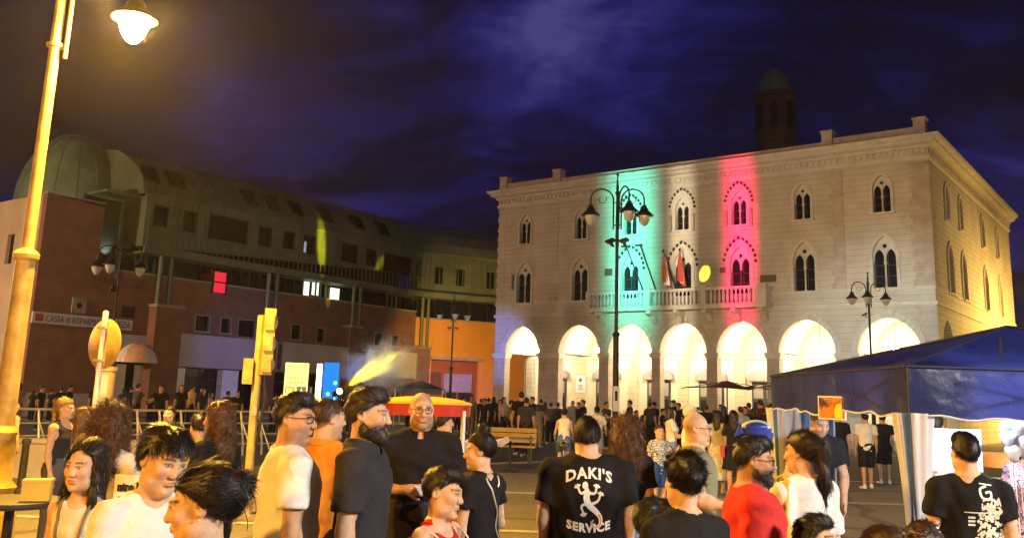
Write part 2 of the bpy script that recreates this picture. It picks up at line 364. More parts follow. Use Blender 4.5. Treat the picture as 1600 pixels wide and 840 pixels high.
# windows
def window(M, cx, d, fancy, door=False):
    a, z0, sp_, ri = d['a'], d['z0'], d['spr'], d['rise']
    T = lambda mb: MB().add([M @ Vector(v) for v in mb.v], mb.f, 0)
    P = pointed(cx, a + .003, sp_, ri, 8); wd = .20 if fancy else .15
    Q = pointed(cx, a + wd, sp_, ri + wd * 1.15, 8); n = len(P)
    loop = [(cx + a + .003, z0)] + P + [(cx - a - .003, z0), (cx - a - wd, z0)] + Q[::-1] + [(cx + a + wd, z0)]
    w = obj('window', T(MB().prism([loop], -.07, .0)), M_TRIM, hall)
    if fancy:   # toothed hood moulding
        P2 = pointed(cx, a + .30, sp_ + .05, ri + .42, 12); Q2 = pointed(cx, a + .42, sp_ + .05, ri + .56, 12); t = MB()
        for k in range(0, 24, 2): t.prism([[P2[k], P2[k+1], Q2[k+1], Q2[k]]], -.10, .0)
        obj('hood_teeth', T(t), M_ROOF, w, kind='stuff')
        B = pointed(cx, a + .21, sp_, ri + .26, 8); C2 = pointed(cx, a + .30, sp_ + .02, ri + .41, 8)
        obj('hood', T(MB().prism([B + C2[::-1]], -.05, .0)), M_TRIM, w)
    # tracery: two lancets and an oculus cut through a stone plate
    la = a * .42; off = a * .5; lspr = sp_ - .12; pl = [(cx + a - .002, sp_ - .35)] + pointed(cx, a - .002, sp_, ri, 8) + [(cx - a + .002, sp_ - .35)]
    pl = [(cx - a + .002, sp_ - .35), (cx - off - la, sp_ - .35)] + pointed(cx - off, la, lspr, la * 1.9, 5)[::-1] + [(cx - off + la, sp_ - .35), (cx + off - la, sp_ - .35)] + pointed(cx + off, la, lspr, la * 1.9, 5)[::-1] + [(cx + off + la, sp_ - .35)] + pl[:-1]
    oc = [(cx + a * .2 * math.cos(t), sp_ + ri * .50 + a * .2 * math.sin(t)) for t in np.linspace(0, 2*PI, 10, endpoint=False)]
    obj('tracery', T(MB().prism([pl, oc], .10, .20)), M_TRIM, w)
    obj('colonette', T(MB().tube([(cx, .15, z0), (cx, .15, z0 + .1), (cx, .15, z0 + .12), (cx, .15, sp_ - .5), (cx, .15, sp_ - .42), (cx, .15, sp_ - .33)], [.07, .07, .04, .04, .075, .085], 8)), M_TRIM if not door else M_FRAME, w)
    f = MB()
    for s in (-1, 1):
        x0, x1 = sorted((cx + s * .06, cx + s * (a - .01)))
        f.box(x0, x0 + .05, .27, .31, z0, sp_ + .2).box(x1 - .05, x1, .27, .31, z0, sp_ + .2)
        for z in (z0 + .02, z0 + (sp_ - z0) * .36, z0 + (sp_ - z0) * .7): f.box(x0 + .05, x1 - .05, .275, .305, z, z + .05)
    obj('casement', T(f), M_FRAME, w)
    obj('pane', T(MB().box(cx - a, cx + a, .315, .33, z0, sp_ + ri)), M_GLASS, w)
    obj('sill', T(MB().box(cx - a - wd - .06, cx + a + wd + .06, -.16, .25, z0 - .10, z0 - .004)), M_TRIM, w)
I4 = Matrix.Identity(4)
for i, cx in enumerate(BAY):
    window(I4, cx, LOW, 2 <= i <= 4, 2 <= i <= 4); window(I4, cx, UP, 2 <= i <= 4)
MS = Matrix(((0, -1, 0, TH_W), (1, 0, 0, 0), (0, 0, 1, 0), (0, 0, 0, 1)))
for s in SW:
    for d in (LOW, UP): window(MS, s, d, False)
# small reveals on the upper middle windows, balconets
for i in (3, 4):
    for s in (-1, 1): obj('bracket', MB().box(BAY[i] + s*.72 - .07, BAY[i] + s*.72 + .07, -.22, -.0, 11.32, 12.3), M_QUOIN, hall)
# balcony
B0, B1, BY = 7.5, 18.6, -1.05
bal = obj('balcony', MB().box(B0, B1, BY, -.102, 6.78, 6.96).box(B0 - .06, B1 + .06, BY - .06, -.102, 6.965, 7.02), M_TRIM, hall)
obj('balcony_rail', MB().box(B0 + .3, B1 - .3, BY + .03, BY + .25, 7.78, 7.93).box(B0, B0 + .22, BY + .4, -.05, 7.78, 7.93).box(B1 - .22, B1, BY + .4, -.05, 7.78, 7.93), M_TRIM, hall)
bm = mesh_of('baluster', MB().lathe([(.075,7.02),(.075,7.09),(.045,7.12),(.085,7.28),(.07,7.40),(.04,7.62),(.06,7.70),(.075,7.72),(.075,7.779)], 8), M_TRIM, 40)
x = B0 + .5
while x < B1 - .4:
    if min(abs(x - q) for q in (11.62, 15.03)) > .24: link('baluster', bm, hall, (x, BY + .14, 0))
    x += .24
for y in np.arange(BY + .55, -.1, .24):
    for xx in (B0 + .11, B1 - .11): link('baluster', bm, hall, (xx, float(y), 0))
for u in (B0 + .15, 11.62, 15.03, B1 - .35): 
    w = .15 if u < 16 else .35
    obj('balcony_post', MB().box(u - w, u + w, BY - .01, BY + .29, 7.022, 7.99), M_TRIM, hall)
for u in (8.2, 11.62, 13.3, 15.03, 16.7, 18.2):
    P = [(0, 6.77), (-.95, 6.77), (-.95, 6.6), (-.5, 6.5), (-.25, 6.2), (0, 6.05)]
    t = MB().prism([P], -.13, .13); obj('corbel', MB().add([(u + q[1], q[0] - .003, q[2]) for q in t.v], t.f), M_TRIM, hall)
# lettering band and plaques on the wall
M_PLAQ = mat('plaque', (.11, .075, .055), .6, var=.2)
for (x0, y0, x1, y1) in ((800,429,807,452), (1188,430,1213,440), (945,420,957,430), (1125,418,1134,426)):
    p, q = th(x0, y0), th(x1, y1); obj('wall_plaque', MB().box(p.x, q.x, -.03, 0, q.z, p.z), M_PLAQ, hall)
p = th(902, 586, 3.79); q = th(912, 613, 3.79)
s = obj('notice_board', MB().box(p.x - .1, q.x + .1, 3.77, 3.799, q.z, p.z), M_WHITEP, hall)
obj('emblem', MB().lathe([(0, 0), (.13, 0)], 14, 0, Matrix.Translation(((p.x+q.x)/2, 3.766, p.z - .3)) @ Matrix.Rotation(PI/2, 4, 'X')), M_PLAQ, s)
for k in range(4): obj('notice_line', MB().box(p.x + .05, q.x - .05, 3.764, 3.768, p.z - .62 - .1*k, p.z - .58 - .1*k), M_PLAQ, s)

def emission(name, col, strength):
    m = bpy.data.materials.new(name); m.use_nodes = True; t = m.node_tree; t.nodes.clear()
    o = nd('ShaderNodeOutputMaterial', t); e = nd('ShaderNodeEmission', t); e.inputs[0].default_value = (*col, 1); e.inputs[1].default_value = strength
    t.links.new(e.outputs[0], o.inputs[0]); return m
E_ARC = emission('arcade_globe_glow', (1.0, .84, .56), 560)
gm = mesh_of('globe', MB().ball((0, 0, 0), .15, 14), E_ARC, 80)
globes = []
for i, c in enumerate(BAY):
    u = th((812, 933, 1013, 1094, 1186, 1281, 1400)[i], 540, 2.0).x
    t = thing('arcade_lamp', ['glowing globe lamp hanging in the leftmost arch of the arcade', 'glowing globe lamp hanging in the second arch from the left', 'glowing globe lamp hanging in the arch under the green light', 'glowing globe lamp hanging in the arch under the balcony flags', 'glowing globe lamp hanging in the arch under the red light', 'glowing globe lamp hanging in the arch over the blue market tent', 'glowing globe lamp hanging in the rightmost arch of the arcade'][i], 'lamp', THM @ Vector((max(1.9, min(u, TH_W - 1.2)), 2.0, 4.75)), TH_A, 'globe lamps hanging in the arcade')
    link('globe', gm, t)
    obj('chain', MB().tube([(0,0,.15),(0,0,1.35)], .015, 5), M_IRON, t); obj('cap', MB().lathe([(.0,.2),(.07,.17),(.09,.12)], 10), M_IRON, t, 40)

# raised pavement before the town hall, with its kerb
def slab(name, M, x0, x1, y0, y1, z):
    return obj(name, MB().box(x0, x1, y0, y1, -.05, z, 0, M), M_PAVE, kind='structure')
slab('pavement', THM, -9, TH_W + 14, -8.0, -.0, .12)
kp = MB().box(-.49, .49, -.15, 0, -.05, .125)
km = mesh_of('kerb_stone', kp, M_KERB)
kt = link('kerb', None, None, THM @ Vector((0, -8.002, 0)), TH_A, kind='structure')
for k in range(-9, 41): link('kerb_stone', km, kt, (k + .5, 0, 0))

# flags on the balcony
FL = [((1.00,.05,.03), 'red and yellow'), ((.1,.35,.12), 'green and red'), ((.75,.30,.02), 'orange')]
M_FR = mat('flag_red', (.32, .03, .02), .8); M_FO = mat('flag_orange', (.50, .15, .02), .8); M_FW = mat('flag_white', (.75, .70, .62), .8)
def flag(u, lean, label, stripes, seed):
    t = thing('flag', label, 'flag', THM @ Vector((u, BY + .1, 7.95)), TH_A, 'flags on the town hall balcony')
    top = Vector((lean, -1.0, 2.0)); obj('flagpole', MB().tube([(0, .0, 0), top], .035, 6).ball(top, .07, 8), M_IRON, t)
    r = random.Random(seed)
    for j, m in enumerate(stripes):
        vs = []; n = 14; w = 5
        for i in range(n + 1):
            for k in range(w + 1):
                f = (j * w + k) / (w * len(stripes)); p = top * (1 - .34 * f); dz = -i / n * (2.0 - .4 * f)
                sw = .10 * math.sin(f * 17 + seed + i * .12) * min(1, i / 5)
                vs.append((p.x + sw * 1.2 + .18 * f * (i / n), p.y + .07 * math.cos(f * 13 + i * .2), p.z + dz * .85))
        obj('cloth', MB().add(vs, [(i*(w+1)+k, i*(w+1)+k+1, (i+1)*(w+1)+k+1, (i+1)*(w+1)+k) for i in range(n) for k in range(w)]), m, t, 60)
flag(13.35, -.25, 'drooping flag with red, white and orange stripes, left one over the balcony', [M_FO, M_FW, M_FR], 1)
flag(13.95, .15, 'drooping red and orange flag over the middle of the balcony', [M_FR, M_FO, M_FR], 2)
for u, lean, lab in ((11.3, -.45, 'bare dark flagpole leaning out of the balcony beside the green light'), (12.1, -.35, 'bare dark flagpole leaning out between green light and the flags')):
    t = thing('flagpole', lab, 'flagpole', THM @ Vector((u, BY + .1, 7.95)), TH_A)
    obj('pole', MB().tube([(0,0,0), (lean, -1.2, 2.4)], .04, 6), M_IRON, t); obj('bracket', MB().box(lean-.3, lean+.1, -1.25, -1.15, 2.35, 2.43), M_IRON, t)

# ------------------------------------------------------------------ bell tower behind
tw = unp(1212, 200, 95); TZ0 = tw.z
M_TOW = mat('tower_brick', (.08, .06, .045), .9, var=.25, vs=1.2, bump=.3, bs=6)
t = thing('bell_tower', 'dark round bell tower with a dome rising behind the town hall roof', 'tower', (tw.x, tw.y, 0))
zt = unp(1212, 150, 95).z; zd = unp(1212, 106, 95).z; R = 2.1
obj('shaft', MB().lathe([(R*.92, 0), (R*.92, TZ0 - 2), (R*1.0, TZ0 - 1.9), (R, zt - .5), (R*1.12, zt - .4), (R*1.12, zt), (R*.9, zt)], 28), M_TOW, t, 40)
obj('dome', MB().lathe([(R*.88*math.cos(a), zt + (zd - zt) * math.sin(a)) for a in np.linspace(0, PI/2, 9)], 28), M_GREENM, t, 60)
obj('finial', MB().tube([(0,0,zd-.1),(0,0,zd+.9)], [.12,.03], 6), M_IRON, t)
for k in range(8):
    a = k * PI / 4 - .35; Mw = Matrix.Rotation(a, 4, 'Z'); wv = MB().prism([opening(0, .38, TZ0 - .5, zt - 1.7, .6, 5)], -R - .02, -R + .3)
    obj('belfry_window', MB().add([Mw @ Vector(q) for q in wv.v], wv.f), M_DARK, t)
# ------------------------------------------------------------------ bank building on the left
LB_A = Vector((-22.3, 54.5, 0)); LB_R = math.atan2(.81, .587)
LBM = Matrix.Translation(LB_A) @ Matrix.Rotation(LB_R, 4, 'Z'); LBI = LBM.inverted(); LBN = LBM.to_3x3() @ Vector((0, 1, 0))
def lb(px, py, y=0.0): return LBI @ on_plane(px, py, LBM @ Vector((0, y, 0)), LBN)
bank = thing('bank_building', 'long brown brick bank building with a curved zinc roof and a ribbon of windows', 'building', LB_A, LB_R)
WX0 = lb(62, 400).x; WX1 = lb(155, 400).x; LEN = 25.2
def rect(x0, z0, x1, z1): return [(x0, z0), (x1, z0), (x1, z1), (x0, z1)]
def pxrect(x0, y0, x1, y1, y=0.0):
    p, q = lb(x0, (y0+y1)/2, y), lb(x1, (y0+y1)/2, y); a, b = lb((x0+x1)/2, y0, y), lb((x0+x1)/2, y1, y)
    return (p.x, b.z, q.x, a.z)
wins2 = [pxrect(*r) for r in ((305,493,326,517),(345,497,360,520),(372,500,398,526),(455,507,470,530),(495,513,507,535),(585,520,598,540),(612,524,622,540))]
door = pxrect(178, 566, 233, 640); door = (door[0], 0, door[2], 3.0); shop_l = pxrect(263, 575, 420, 590)
shops = [(lb(263, 590).x, lb(418, 590).x), (lb(428, 590).x, lb(548, 590).x), (lb(562, 590).x, lb(655, 590).x)]
wall = [rect(WX0, 0, door[0], 0)[0], (door[0], 0), (door[0], 3.0), (door[2], 3.0), (door[2], 0)]
for a, b in shops: wall += [(a, 0), (a, 2.85), (b, 2.85), (b, 0)]
wall += [(LEN, 0), (LEN, 8.2), (WX1 + .001, 8.2), (WX1, 11.75), (WX0, 11.95)]
obj('brick_wall', MB().prism([wall] + [rect(*w) for w in wins2], 0, .45), M_BRICK, bank)
obj('wall_coping', MB().box(WX1 + .02, LEN, -.06, .5, 8.2, 8.32).box(WX0 - .05, WX1 + .05, -.06, .5, 11.951, 12.03), M_CONC, bank)
obj('plinth', MB().box(WX0, door[0] - .1, -.05, 0, 0, 1.15), M_BAND, bank)
# left return wall, cream
cw = [pxrect] and None
RM = Matrix(((0, 0, 0, 0),) * 4)
crm = MB().prism([rect(0, 0, 14, 11.95), rect(.9, 8.2, 1.7, 9.9), rect(2.6, 8.2, 3.4, 9.9), rect(1.2, 4.8, 2.0, 6.3), rect(5, 8.2, 5.8, 9.9), rect(7.5, 8.2, 8.3, 9.9)], 0, .4)
obj('side_wall', MB().add([(WX0 + v_[1], v_[0] + .46, v_[2]) for v_ in crm.v], crm.f), M_CREAM, bank)
for yy in (.9, 2.6, 5, 7.5): obj('window', MB().box(WX0 + .2, WX0 + .25, yy + .46, yy + 1.26, 8.2, 9.9), M_GLASS, bank)
obj('terrace_roof', MB().box(WX0 + .1, LEN, .46, 11, 8.0, 8.15), M_DARK, bank)
# recessed dark strip, its glazing
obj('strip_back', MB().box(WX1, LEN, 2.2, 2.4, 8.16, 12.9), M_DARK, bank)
x = .3
while x < LEN - 1.2:
    w = obj('strip_window', MB().box(x, x + 1.5, .62, .68, 8.34, 9.38), M_GLASS, bank)
    obj('frame', MB().box(x, x + .07, .58, .62, 8.34, 9.38).box(x + .75, x + .8, .58, .62, 8.34, 9.38), M_FRAME, w); x += 1.56
# lit windows behind the strip
def lit(name, r, y, col, s): return obj(name, MB().box(r[0], r[2], y, y + .03, r[1], r[3]), emission(name + '_light', col, s), bank)
for r in ((475,440,483,461),(488,438,498,461),(516,450,530,470)): lit('lit_window', pxrect(*r, .5), .5, (.85, .95, .8), 1.6)
r = pxrect(333, 425, 352, 457, -.1); lw = lit('red_lit_window', r, -.14, (1, .03, .06), .75)
obj('frame', MB().box(r[0]-.1, r[0], -.2, 0, r[1]-.1, r[3]+.1).box(r[2], r[2]+.1, -.2, 0, r[1]-.1, r[3]+.1).box(r[0], r[2], -.2, -.1, (r[1]+r[3])/2-.04, (r[1]+r[3])/2+.04).box(r[0],r[2],-.13,0,r[3],r[3]+.1), M_FRAME, lw)
for r in ((230,490,0,0),): pass
for px in (612, 500):
    p = lb(px, 470, -.1); fr = MB()
    for dx in (-.5, 0, .5): fr.box(p.x + dx - .05, p.x + dx + .05, -.15, -.05, 7.4, 9.38)
    fr.box(p.x - .45, p.x + .45, -.14, -.06, 7.9, 8.0); obj('window_bay_frame', fr, M_METAL, bank)
# twin columns on brick piers
for px, py, x0, x1 in ((252, 480, 237, 280), (421, 497, 412, 431), (554, 512, 545, 562), (661, 545, 652, 672)):
    p = lb(px, py, -.45); zc = p.z; xa, xb = lb(x0, 560, -.8).x, lb(x1, 560, -.8).x
    pr = obj('brick_pier', MB().box(xa, xb, -.8, -.01, 0, zc), M_BRICK, bank); obj('pier_cap', MB().box(xa - .08, xb + .08, -.88, .0, zc + .002, zc + .16), M_CONC, pr)
    for dx in (-.35, .35): obj('column', MB().tube([(p.x + dx, -.5, zc + .16), (p.x + dx, -.5, 9.4)], .14, 10), M_METAL, bank, 40)
# eave, clad storey, curved roof
obj('eave', MB().box(-.1, LEN + .1, -.95, 2.2, 9.4, 9.52).box(-.1, LEN + .1, -.95, -.80, 9.522, 9.85).box(WX1, -.11, 0, 2.2, 12.75, 12.9), M_METAL, bank)
low = [pxrect(*r) for r in ((232,322,255,356),(278,331,300,364),(318,340,380,378),(396,355,417,386),(435,362,453,390),(466,368,485,398),(526,381,551,411),(565,390,580,416),(592,399,636,428),(646,408,662,432))]
low = [(a, max(b, 10.1), c, min(d, 12.7)) for a, b, c, d in low]
obj('cladding_wall', MB().prism([rect(0, 9.86, LEN, 13.0)] + [rect(*w) for w in low], -.5, -.3), M_METAL, bank)
obj('cladding_end', MB().box(0, .2, -.3, 6.5, 9.86, 12.9), M_METAL, bank)
for w in low:
    f = obj('roof_window', MB().box(w[0], w[0]+.07, -.52, -.3, w[1], w[3]).box(w[2]-.07, w[2], -.52, -.3, w[1], w[3]).box(w[0]+.07, w[2]-.07, -.52, -.3, w[3]-.07, w[3]).box(w[0]+.07, w[2]-.07, -.56, -.3, w[1], w[1]+.07), M_FRAME, bank)
    obj('pane', MB().box(w[0], w[2], -.34, -.31, w[1], w[3]), M_GLASS, f)
r = pxrect(466, 368, 485, 398, -.36)
lit('half_lit_window', (r[0]+.15, r[1]+.1, r[0]+.75, r[3]-.4), -.36, (.6, .75, .9), .35)
sm = MB(); x = .25
while x < LEN:
    ok = [(9.86, 13.0)]
    for w in low:
        if w[0] - .05 < x < w[2] + .05: ok = [(9.86, w[1]), (w[3], 13.0)]
    for a, b in ok: sm.box(x - .025, x + .025, -.56, -.5, a, b)
    x += .42
obj('cladding_seams', sm, M_METAL, bank, kind='stuff')
RP = [(-.55, 12.95), (-.62, 13.1), (-.3, 13.9), (.5, 14.8), (1.8, 15.6), (3.0, 16.1), (4.6, 16.35), (6.5, 16.4)]
RX0 = -.3
rf = MB(); rf.add([(x, y, z) for x in (RX0, LEN + .4) for y, z in RP], [(i, i + 8, i + 9, i + 1) for i in range(7)]); rf.add([(x, y, z) for x in (RX0,) for y, z in RP] + [(RX0, 6.5, 12.9)], [tuple(range(9))[::-1]])
roof = obj('curved_roof', rf, M_METAL, bank)
rs = MB(); x = RX0 + .2
while x < LEN:
    rs.tube([(x, y - .02, z + .02) for y, z in RP], .03, 4, caps=False); x += .42
obj('roof_seams', rs, M_METAL, roof, kind='stuff')
sk = [lb((a + b) / 2, 275, 0).x for a, b in ((222, 244), (262, 286))] + [lb(p, 310).x for p in (390, 425, 462, 510, 560, 600)]
for x in sk:
    P = [(-.34, 13.8), (.5, 14.8)]; w = .55; fr = MB()
    vs = [(x - w, P[0][0] - .12, P[0][1]), (x + w, P[0][0] - .12, P[0][1]), (x + w, P[1][0] - .2, P[1][1] + .1), (x - w, P[1][0] - .2, P[1][1] + .1)]
    s_ = obj('skylight', fr.add(vs + [(a, b + .3, c - .1) for a, b, c in vs], [(0,1,2,3),(0,4,5,1),(1,5,6,2),(2,6,7,3),(3,7,4,0)]), M_FRAME, bank)
    k = .8; cpt = [sum(v_[i] for v_ in vs) / 4 for i in range(3)]
    obj('pane', MB().add([tuple(cpt[i] + (v_[i] - cpt[i]) * k - (.02 if i == 1 else 0) for i in range(3)) for v_ in vs], [(0,1,2,3)]), M_GLASS, s_)
# green dome end
dpt = unp(108, 318, 57); dl = LBI @ dpt
dm = obj('dome', MB().lathe([(3.1, 12.0)] + [(3.1 * math.cos(a), dl.z - .3 + 4.7 * math.sin(a)) for a in np.linspace(0, PI / 2, 12)], 32, 0, Matrix.Translation((dl.x, dl.y, 0))), M_GREENM, bank, 60)
dr = MB()
for k in range(16): dr.tube([(dl.x + 3.12 * math.cos(a) * math.cos(k*PI/8), dl.y + 3.12 * math.cos(a) * math.sin(k*PI/8), dl.z - .3 + 4.72 * math.sin(a)) for a in np.linspace(0, PI/2, 8)], .035, 4, caps=False)
obj('dome_seams', dr, M_GREENM, dm, kind='stuff')
dd = LBI @ unp(92, 245, 58.2); obj('dome_shaft', MB().box(dd.x - .35, dd.x + .35, dd.y, dd.y + 2, dd.z - 1.0, dd.z + 1.1), M_DARK, dm)
# small windows
for i, w in enumerate(wins2):
    f = obj('window', MB().box(w[0]-.06, w[0], -.04, .2, w[1], w[3]).box(w[2], w[2]+.06, -.04, .2, w[1], w[3]).box(w[0]-.06, w[2]+.06, -.04, .2, w[3], w[3]+.06).box(w[0]-.1, w[2]+.1, -.12, .2, w[1]-.08, w[1]), M_CONC, bank)
    obj('pane', MB().box(w[0], w[2], .2, .23, w[1], w[3]), M_GLASS, f)
# pale bands over the shop fronts
for i, (a, b) in enumerate(shops):
    ex = -.75
    obj('fascia_panel', MB().box(a - .05, b + .05, ex, ex + .12, 2.9, 4.9).box(a, b, ex + .122, 0, 2.92, 3.05).box(a, b, ex + .122, 0, 4.75, 4.88), M_BAND, bank)
    obj('shop_back', MB().box(a, b, 1.5, 1.6, 0, 2.85), M_DARK, bank)
    n = max(3, int((b - a) / 1.5))
    for k in range(n):
        x0, x1 = a + (b - a) * k / n, a + (b - a) * (k + 1) / n
        s_ = obj('shop_window', MB().box(x0, x0 + .08, .5, .6, 0, 2.84).box(x1 - .08, x1, .5, .6, 0, 2.84).box(x0 + .08, x1 - .08, .5, .6, 2.2, 2.3).box(x0 + .08, x1 - .08, .5, .6, 0, .5), M_FRAME, bank)
        obj('pane', MB().box(x0 + .08, x1 - .08, .54, .56, .5, 2.84), M_GLASS, s_)
    for px in ((263, 286), (345, 370)) if i == 0 else ():
        u0, u1 = lb(px[0], 600).x, lb(px[1], 600).x; obj('white_pillar', MB().box(u0, u1, -.1, .45, .0, 2.84), M_WHITEP, bank)
# entrance with its arched awning
dx0, dx1 = door[0], door[2]; dm_ = (dx0 + dx1) / 2; R = (dx1 - dx0) / 2 + .15
obj('entrance_panel', MB().box(dx0 - .4, dx1 + .5, -.12, -.0, 3.02, 4.6), M_BAND, bank)
M_AWN = mat('awning_white', (.75, .72, .68), .7); M_AWO = mat('awning_peach', (.72, .42, .22), .7)
aw = thing('awning', 'white and peach quarter dome awning over the bank entrance', 'awning', LBM @ Vector((dm_, 0, 0)), LB_R)
for k in range(6):
    a0, a1 = PI + PI * k / 6, PI + PI * (k + 1) / 6; vs = []; m = 6
    for i in range(m + 1):
        e = (PI / 2) * i / m
        for a in np.linspace(a0, a1, 4): vs.append((R * math.cos(a) * math.cos(e), -.13 + 1.1 * math.sin(a) * math.cos(e), 3.0 + 1.15 * math.sin(e)))
    obj('awning_panel', MB().add(vs, [(i*4+k2, i*4+k2+1, i*4+k2+5, i*4+k2+4) for i in range(m) for k2 in range(3)]), M_AWO if k in (1, 2) else M_AWN, aw, 60)
dk = obj('entrance', MB().box(dx0, dx1, 1.0, 1.1, 0, 3.0), M_DARK, bank)
obj('door_panel', MB().box(dx0 + .05, dx0 + .95, .5, .55, .05, 2.9), M_WHITEP, dk); obj('door_panel', MB().box(dx1 - .75, dx1 - .05, .5, .55, .05, 2.9), M_AWN, dk)
# sign board with lettering
r = pxrect(50, 491, 208, 506, -.12); z0 = lb(130, 510, -.12).z; z1 = lb(130, 493, -.12).z
M_SIGNW = mat('sign_white', (.55, .55, .60), .5, var=.05); M_BLUE = mat('sign_blue', (.02, .03, .16), .5, var=0); M_RED = mat('sign_red', (.35, .06, .04), .5, var=0)
sb = obj('sign_board', MB().box(r[0], r[2], -.12, -.0, z0, z1), M_SIGNW, bank)
def text(body, size, M, m, parent, name='lettering', ext=.004, bold=0.0, align='LEFT', fit=None, space=1.0):
    cu = bpy.data.curves.new(name, 'FONT'); cu.body = body; cu.size = size; cu.extrude = ext; cu.offset = bold; cu.align_x = align; cu.resolution_u = 2; cu.space_character = space
    o = bpy.data.objects.new(name, cu); COL.objects.link(o); dg = bpy.context.evaluated_depsgraph_get()
    me = bpy.data.meshes.new_from_object(o.evaluated_get(dg)); bpy.data.objects.remove(o); bpy.data.curves.remove(cu)
    co = [v.co.copy() for v in me.vertices]; x0, x1 = min(c.x for c in co), max(c.x for c in co)
    s = fit / (x1 - x0) if fit else 1
    for v, c in zip(me.vertices, co): v.co = M @ Vector((((c.x - x0) if align == 'LEFT' else c.x) * s, c.y, c.z))
    me.materials.clear(); me.materials.append(m); me.name = name
    return link(name, me, parent) if parent is not None else me
FX = Matrix.Rotation(PI / 2, 4, 'X')
h = z1 - z0; text('CASSA di RISPARMIO di VENEZIA', h * .85, Matrix.Translation((r[0] + .75, -.135, z0 + h * .2)) @ FX, M_BLUE, sb, fit=r[2] - r[0] - .9)
obj('emblem', MB().box(r[0] + .15, r[0] + .6, -.13, -.12, z0 + .1, z1 - .1), M_RED, sb)
r = pxrect(113, 465, 135, 489, -.1); pq = obj('wall_plaque', MB().box(r[0], r[2], -.1, 0, r[1], r[3]), M_CONC, bank)
obj('emblem', MB().lathe([(0, 0), (.16, 0)], 14, 0, Matrix.Translation(((r[0]+r[2])/2, -.105, (r[1]+r[3])/2)) @ FX), M_DARK, pq)
r = pxrect(190, 478, 211, 496, -.05); obj('vent_grille', MB().box(r[0], r[2], -.05, 0, r[1], r[3]), M_DARK, bank)
# orange wing beyond the bend
OA = LBM @ Vector((LEN, 0, 0)); OR = math.atan2(4.6, 9.0)
OM = Matrix.Translation(OA) @ Matrix.Rotation(OR, 4, 'Z'); OI = OM.inverted(); ON = OM.to_3x3() @ Vector((0, 1, 0))
def ob(px, py, y=0.0): return OI @ on_plane(px, py, OM @ Vector((0, y, 0)), ON)
ow = thing('orange_building', 'orange rendered wing with a shuttered opening between the bank and the town hall', 'building', OA, OR)
OL = 18.0; a = ob(672, 600).x; b = ob(748, 600).x; zt = ob(700, 562).z
obj('front_wall', MB().prism([[(0.02, 0), (a, 0), (a, zt), (b, zt), (b, 0), (OL, 0), (OL, 7.75), (0.02, 7.75)]], 0, .4), M_ORANGE, ow)
obj('lintel', MB().box(a - .1, b + .25, -.2, 0, zt + .0, zt + .22), M_CONC, ow)
obj('recess_wall', MB().box(a - 1, b + 1, 2.5, 2.7, 0, zt + .3), mat('rust_render', (.40, .12, .04), .9, var=.15), ow)
obj('recess_soffit', MB().box(a - 1, b + 1, .4, 2.5, zt, zt + .2), M_ORANGE, ow)
g0, g1 = ob(694, 590, 2.3).x, ob(737, 590, 2.3).x; gz = ob(715, 584, 2.3).z; gb = ob(715, 612, 2.3).z
sh_ = obj('garage_shutter', MB().box(g0, g1, 2.30, 2.45, gb, gz), mat('shutter_pale', (.42, .38, .55), .6), ow)
k = gb
while k < gz - .05: obj('slat', MB().box(g0, g1, 2.27, 2.299, k + .02, min(k + .26, gz)), MATS['shutter_pale'], sh_); k += .28
obj('door_leaf', MB().box(g0, (g0+g1)/2 - .1, 2.3, 2.4, 0, gb - .05).box((g0+g1)/2 + .1, g1, 2.3, 2.4, 0, gb - .05), M_DOOR, ow)
r0, r1 = ob(672, 590, 2.3).x, ob(690, 590, 2.3).x; obj('notice_panel', MB().box(r0, r1, 2.4, 2.49, gb - .3, gz + .1), mat('panel_brown', (.16, .08, .04), .8), ow)
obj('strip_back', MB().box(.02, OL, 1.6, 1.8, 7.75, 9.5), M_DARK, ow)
x = .2
while x < OL - 1.4:
    w = obj('strip_window', MB().box(x, x + 1.4, .5, .55, 7.9, 9.38), M_GLASS, ow); obj('frame', MB().box(x, x + .08, .45, .5, 7.9, 9.38), M_FRAME, w); x += 1.6
obj('wall_coping', MB().box(.02, OL, -.05, .45, 7.76, 7.86), M_CONC, ow)
obj('eave', MB().box(-.3, OL, -.95, 1.6, 9.4, 9.52).box(-.3, OL, -.95, -.8, 9.522, 9.85), M_METAL, ow)
up = [(x, 10.6, x + .8, 12.0) for x in (1.2, 3.2, 6.0, 8.0, 11)]
obj('cladding_wall', MB().prism([rect(-.2, 9.86, OL, 13.0)] + [rect(*w) for w in up], -.5, -.3), M_METAL, ow)
for w in up: obj('roof_window', MB().box(w[0], w[2], -.36, -.32, w[1], w[3]), M_GLASS, ow)
obj('curved_roof', MB().add([(x, y, z) for x in (-.3, OL) for y, z in RP], [(i, i + 8, i + 9, i + 1) for i in range(7)]), M_METAL, ow)
rs = MB(); x = 0
while x < OL: rs.box(x - .025, x + .025, -.56, -.5, 9.86, 13.0); x += .42
obj('cladding_seams', rs, M_METAL, ow, kind='stuff')
obj('orange_end', MB().box(OL, OL + 10, 0, .4, 0, 7.0), M_ORANGE, ow)
# roof line of the houses far behind
fb = unp(735, 400, 110); t = thing('far_house', 'dark house roof just showing between the bank and the town hall', 'house', (fb.x, fb.y, 0))
obj('wall', MB().box(-7, 12, 0, 8, 0, fb.z - 1), M_BRICK, t); obj('roof', MB().add([(-7.5,-.5,fb.z-1),(12.5,-.5,fb.z-1),(12.5,8.5,fb.z-1),(-7.5,8.5,fb.z-1),(-4,4,fb.z+1.2),(9,4,fb.z+1.2)], [(0,1,5,4),(1,2,5),(2,3,4,5),(3,0,4)]), M_ROOF, t)
# strip of paving before the bank
obj('pavement', MB().box(-9, LEN, -5.5, -.0, -.05, .12, 0, LBM), M_PAVE, kind='structure')

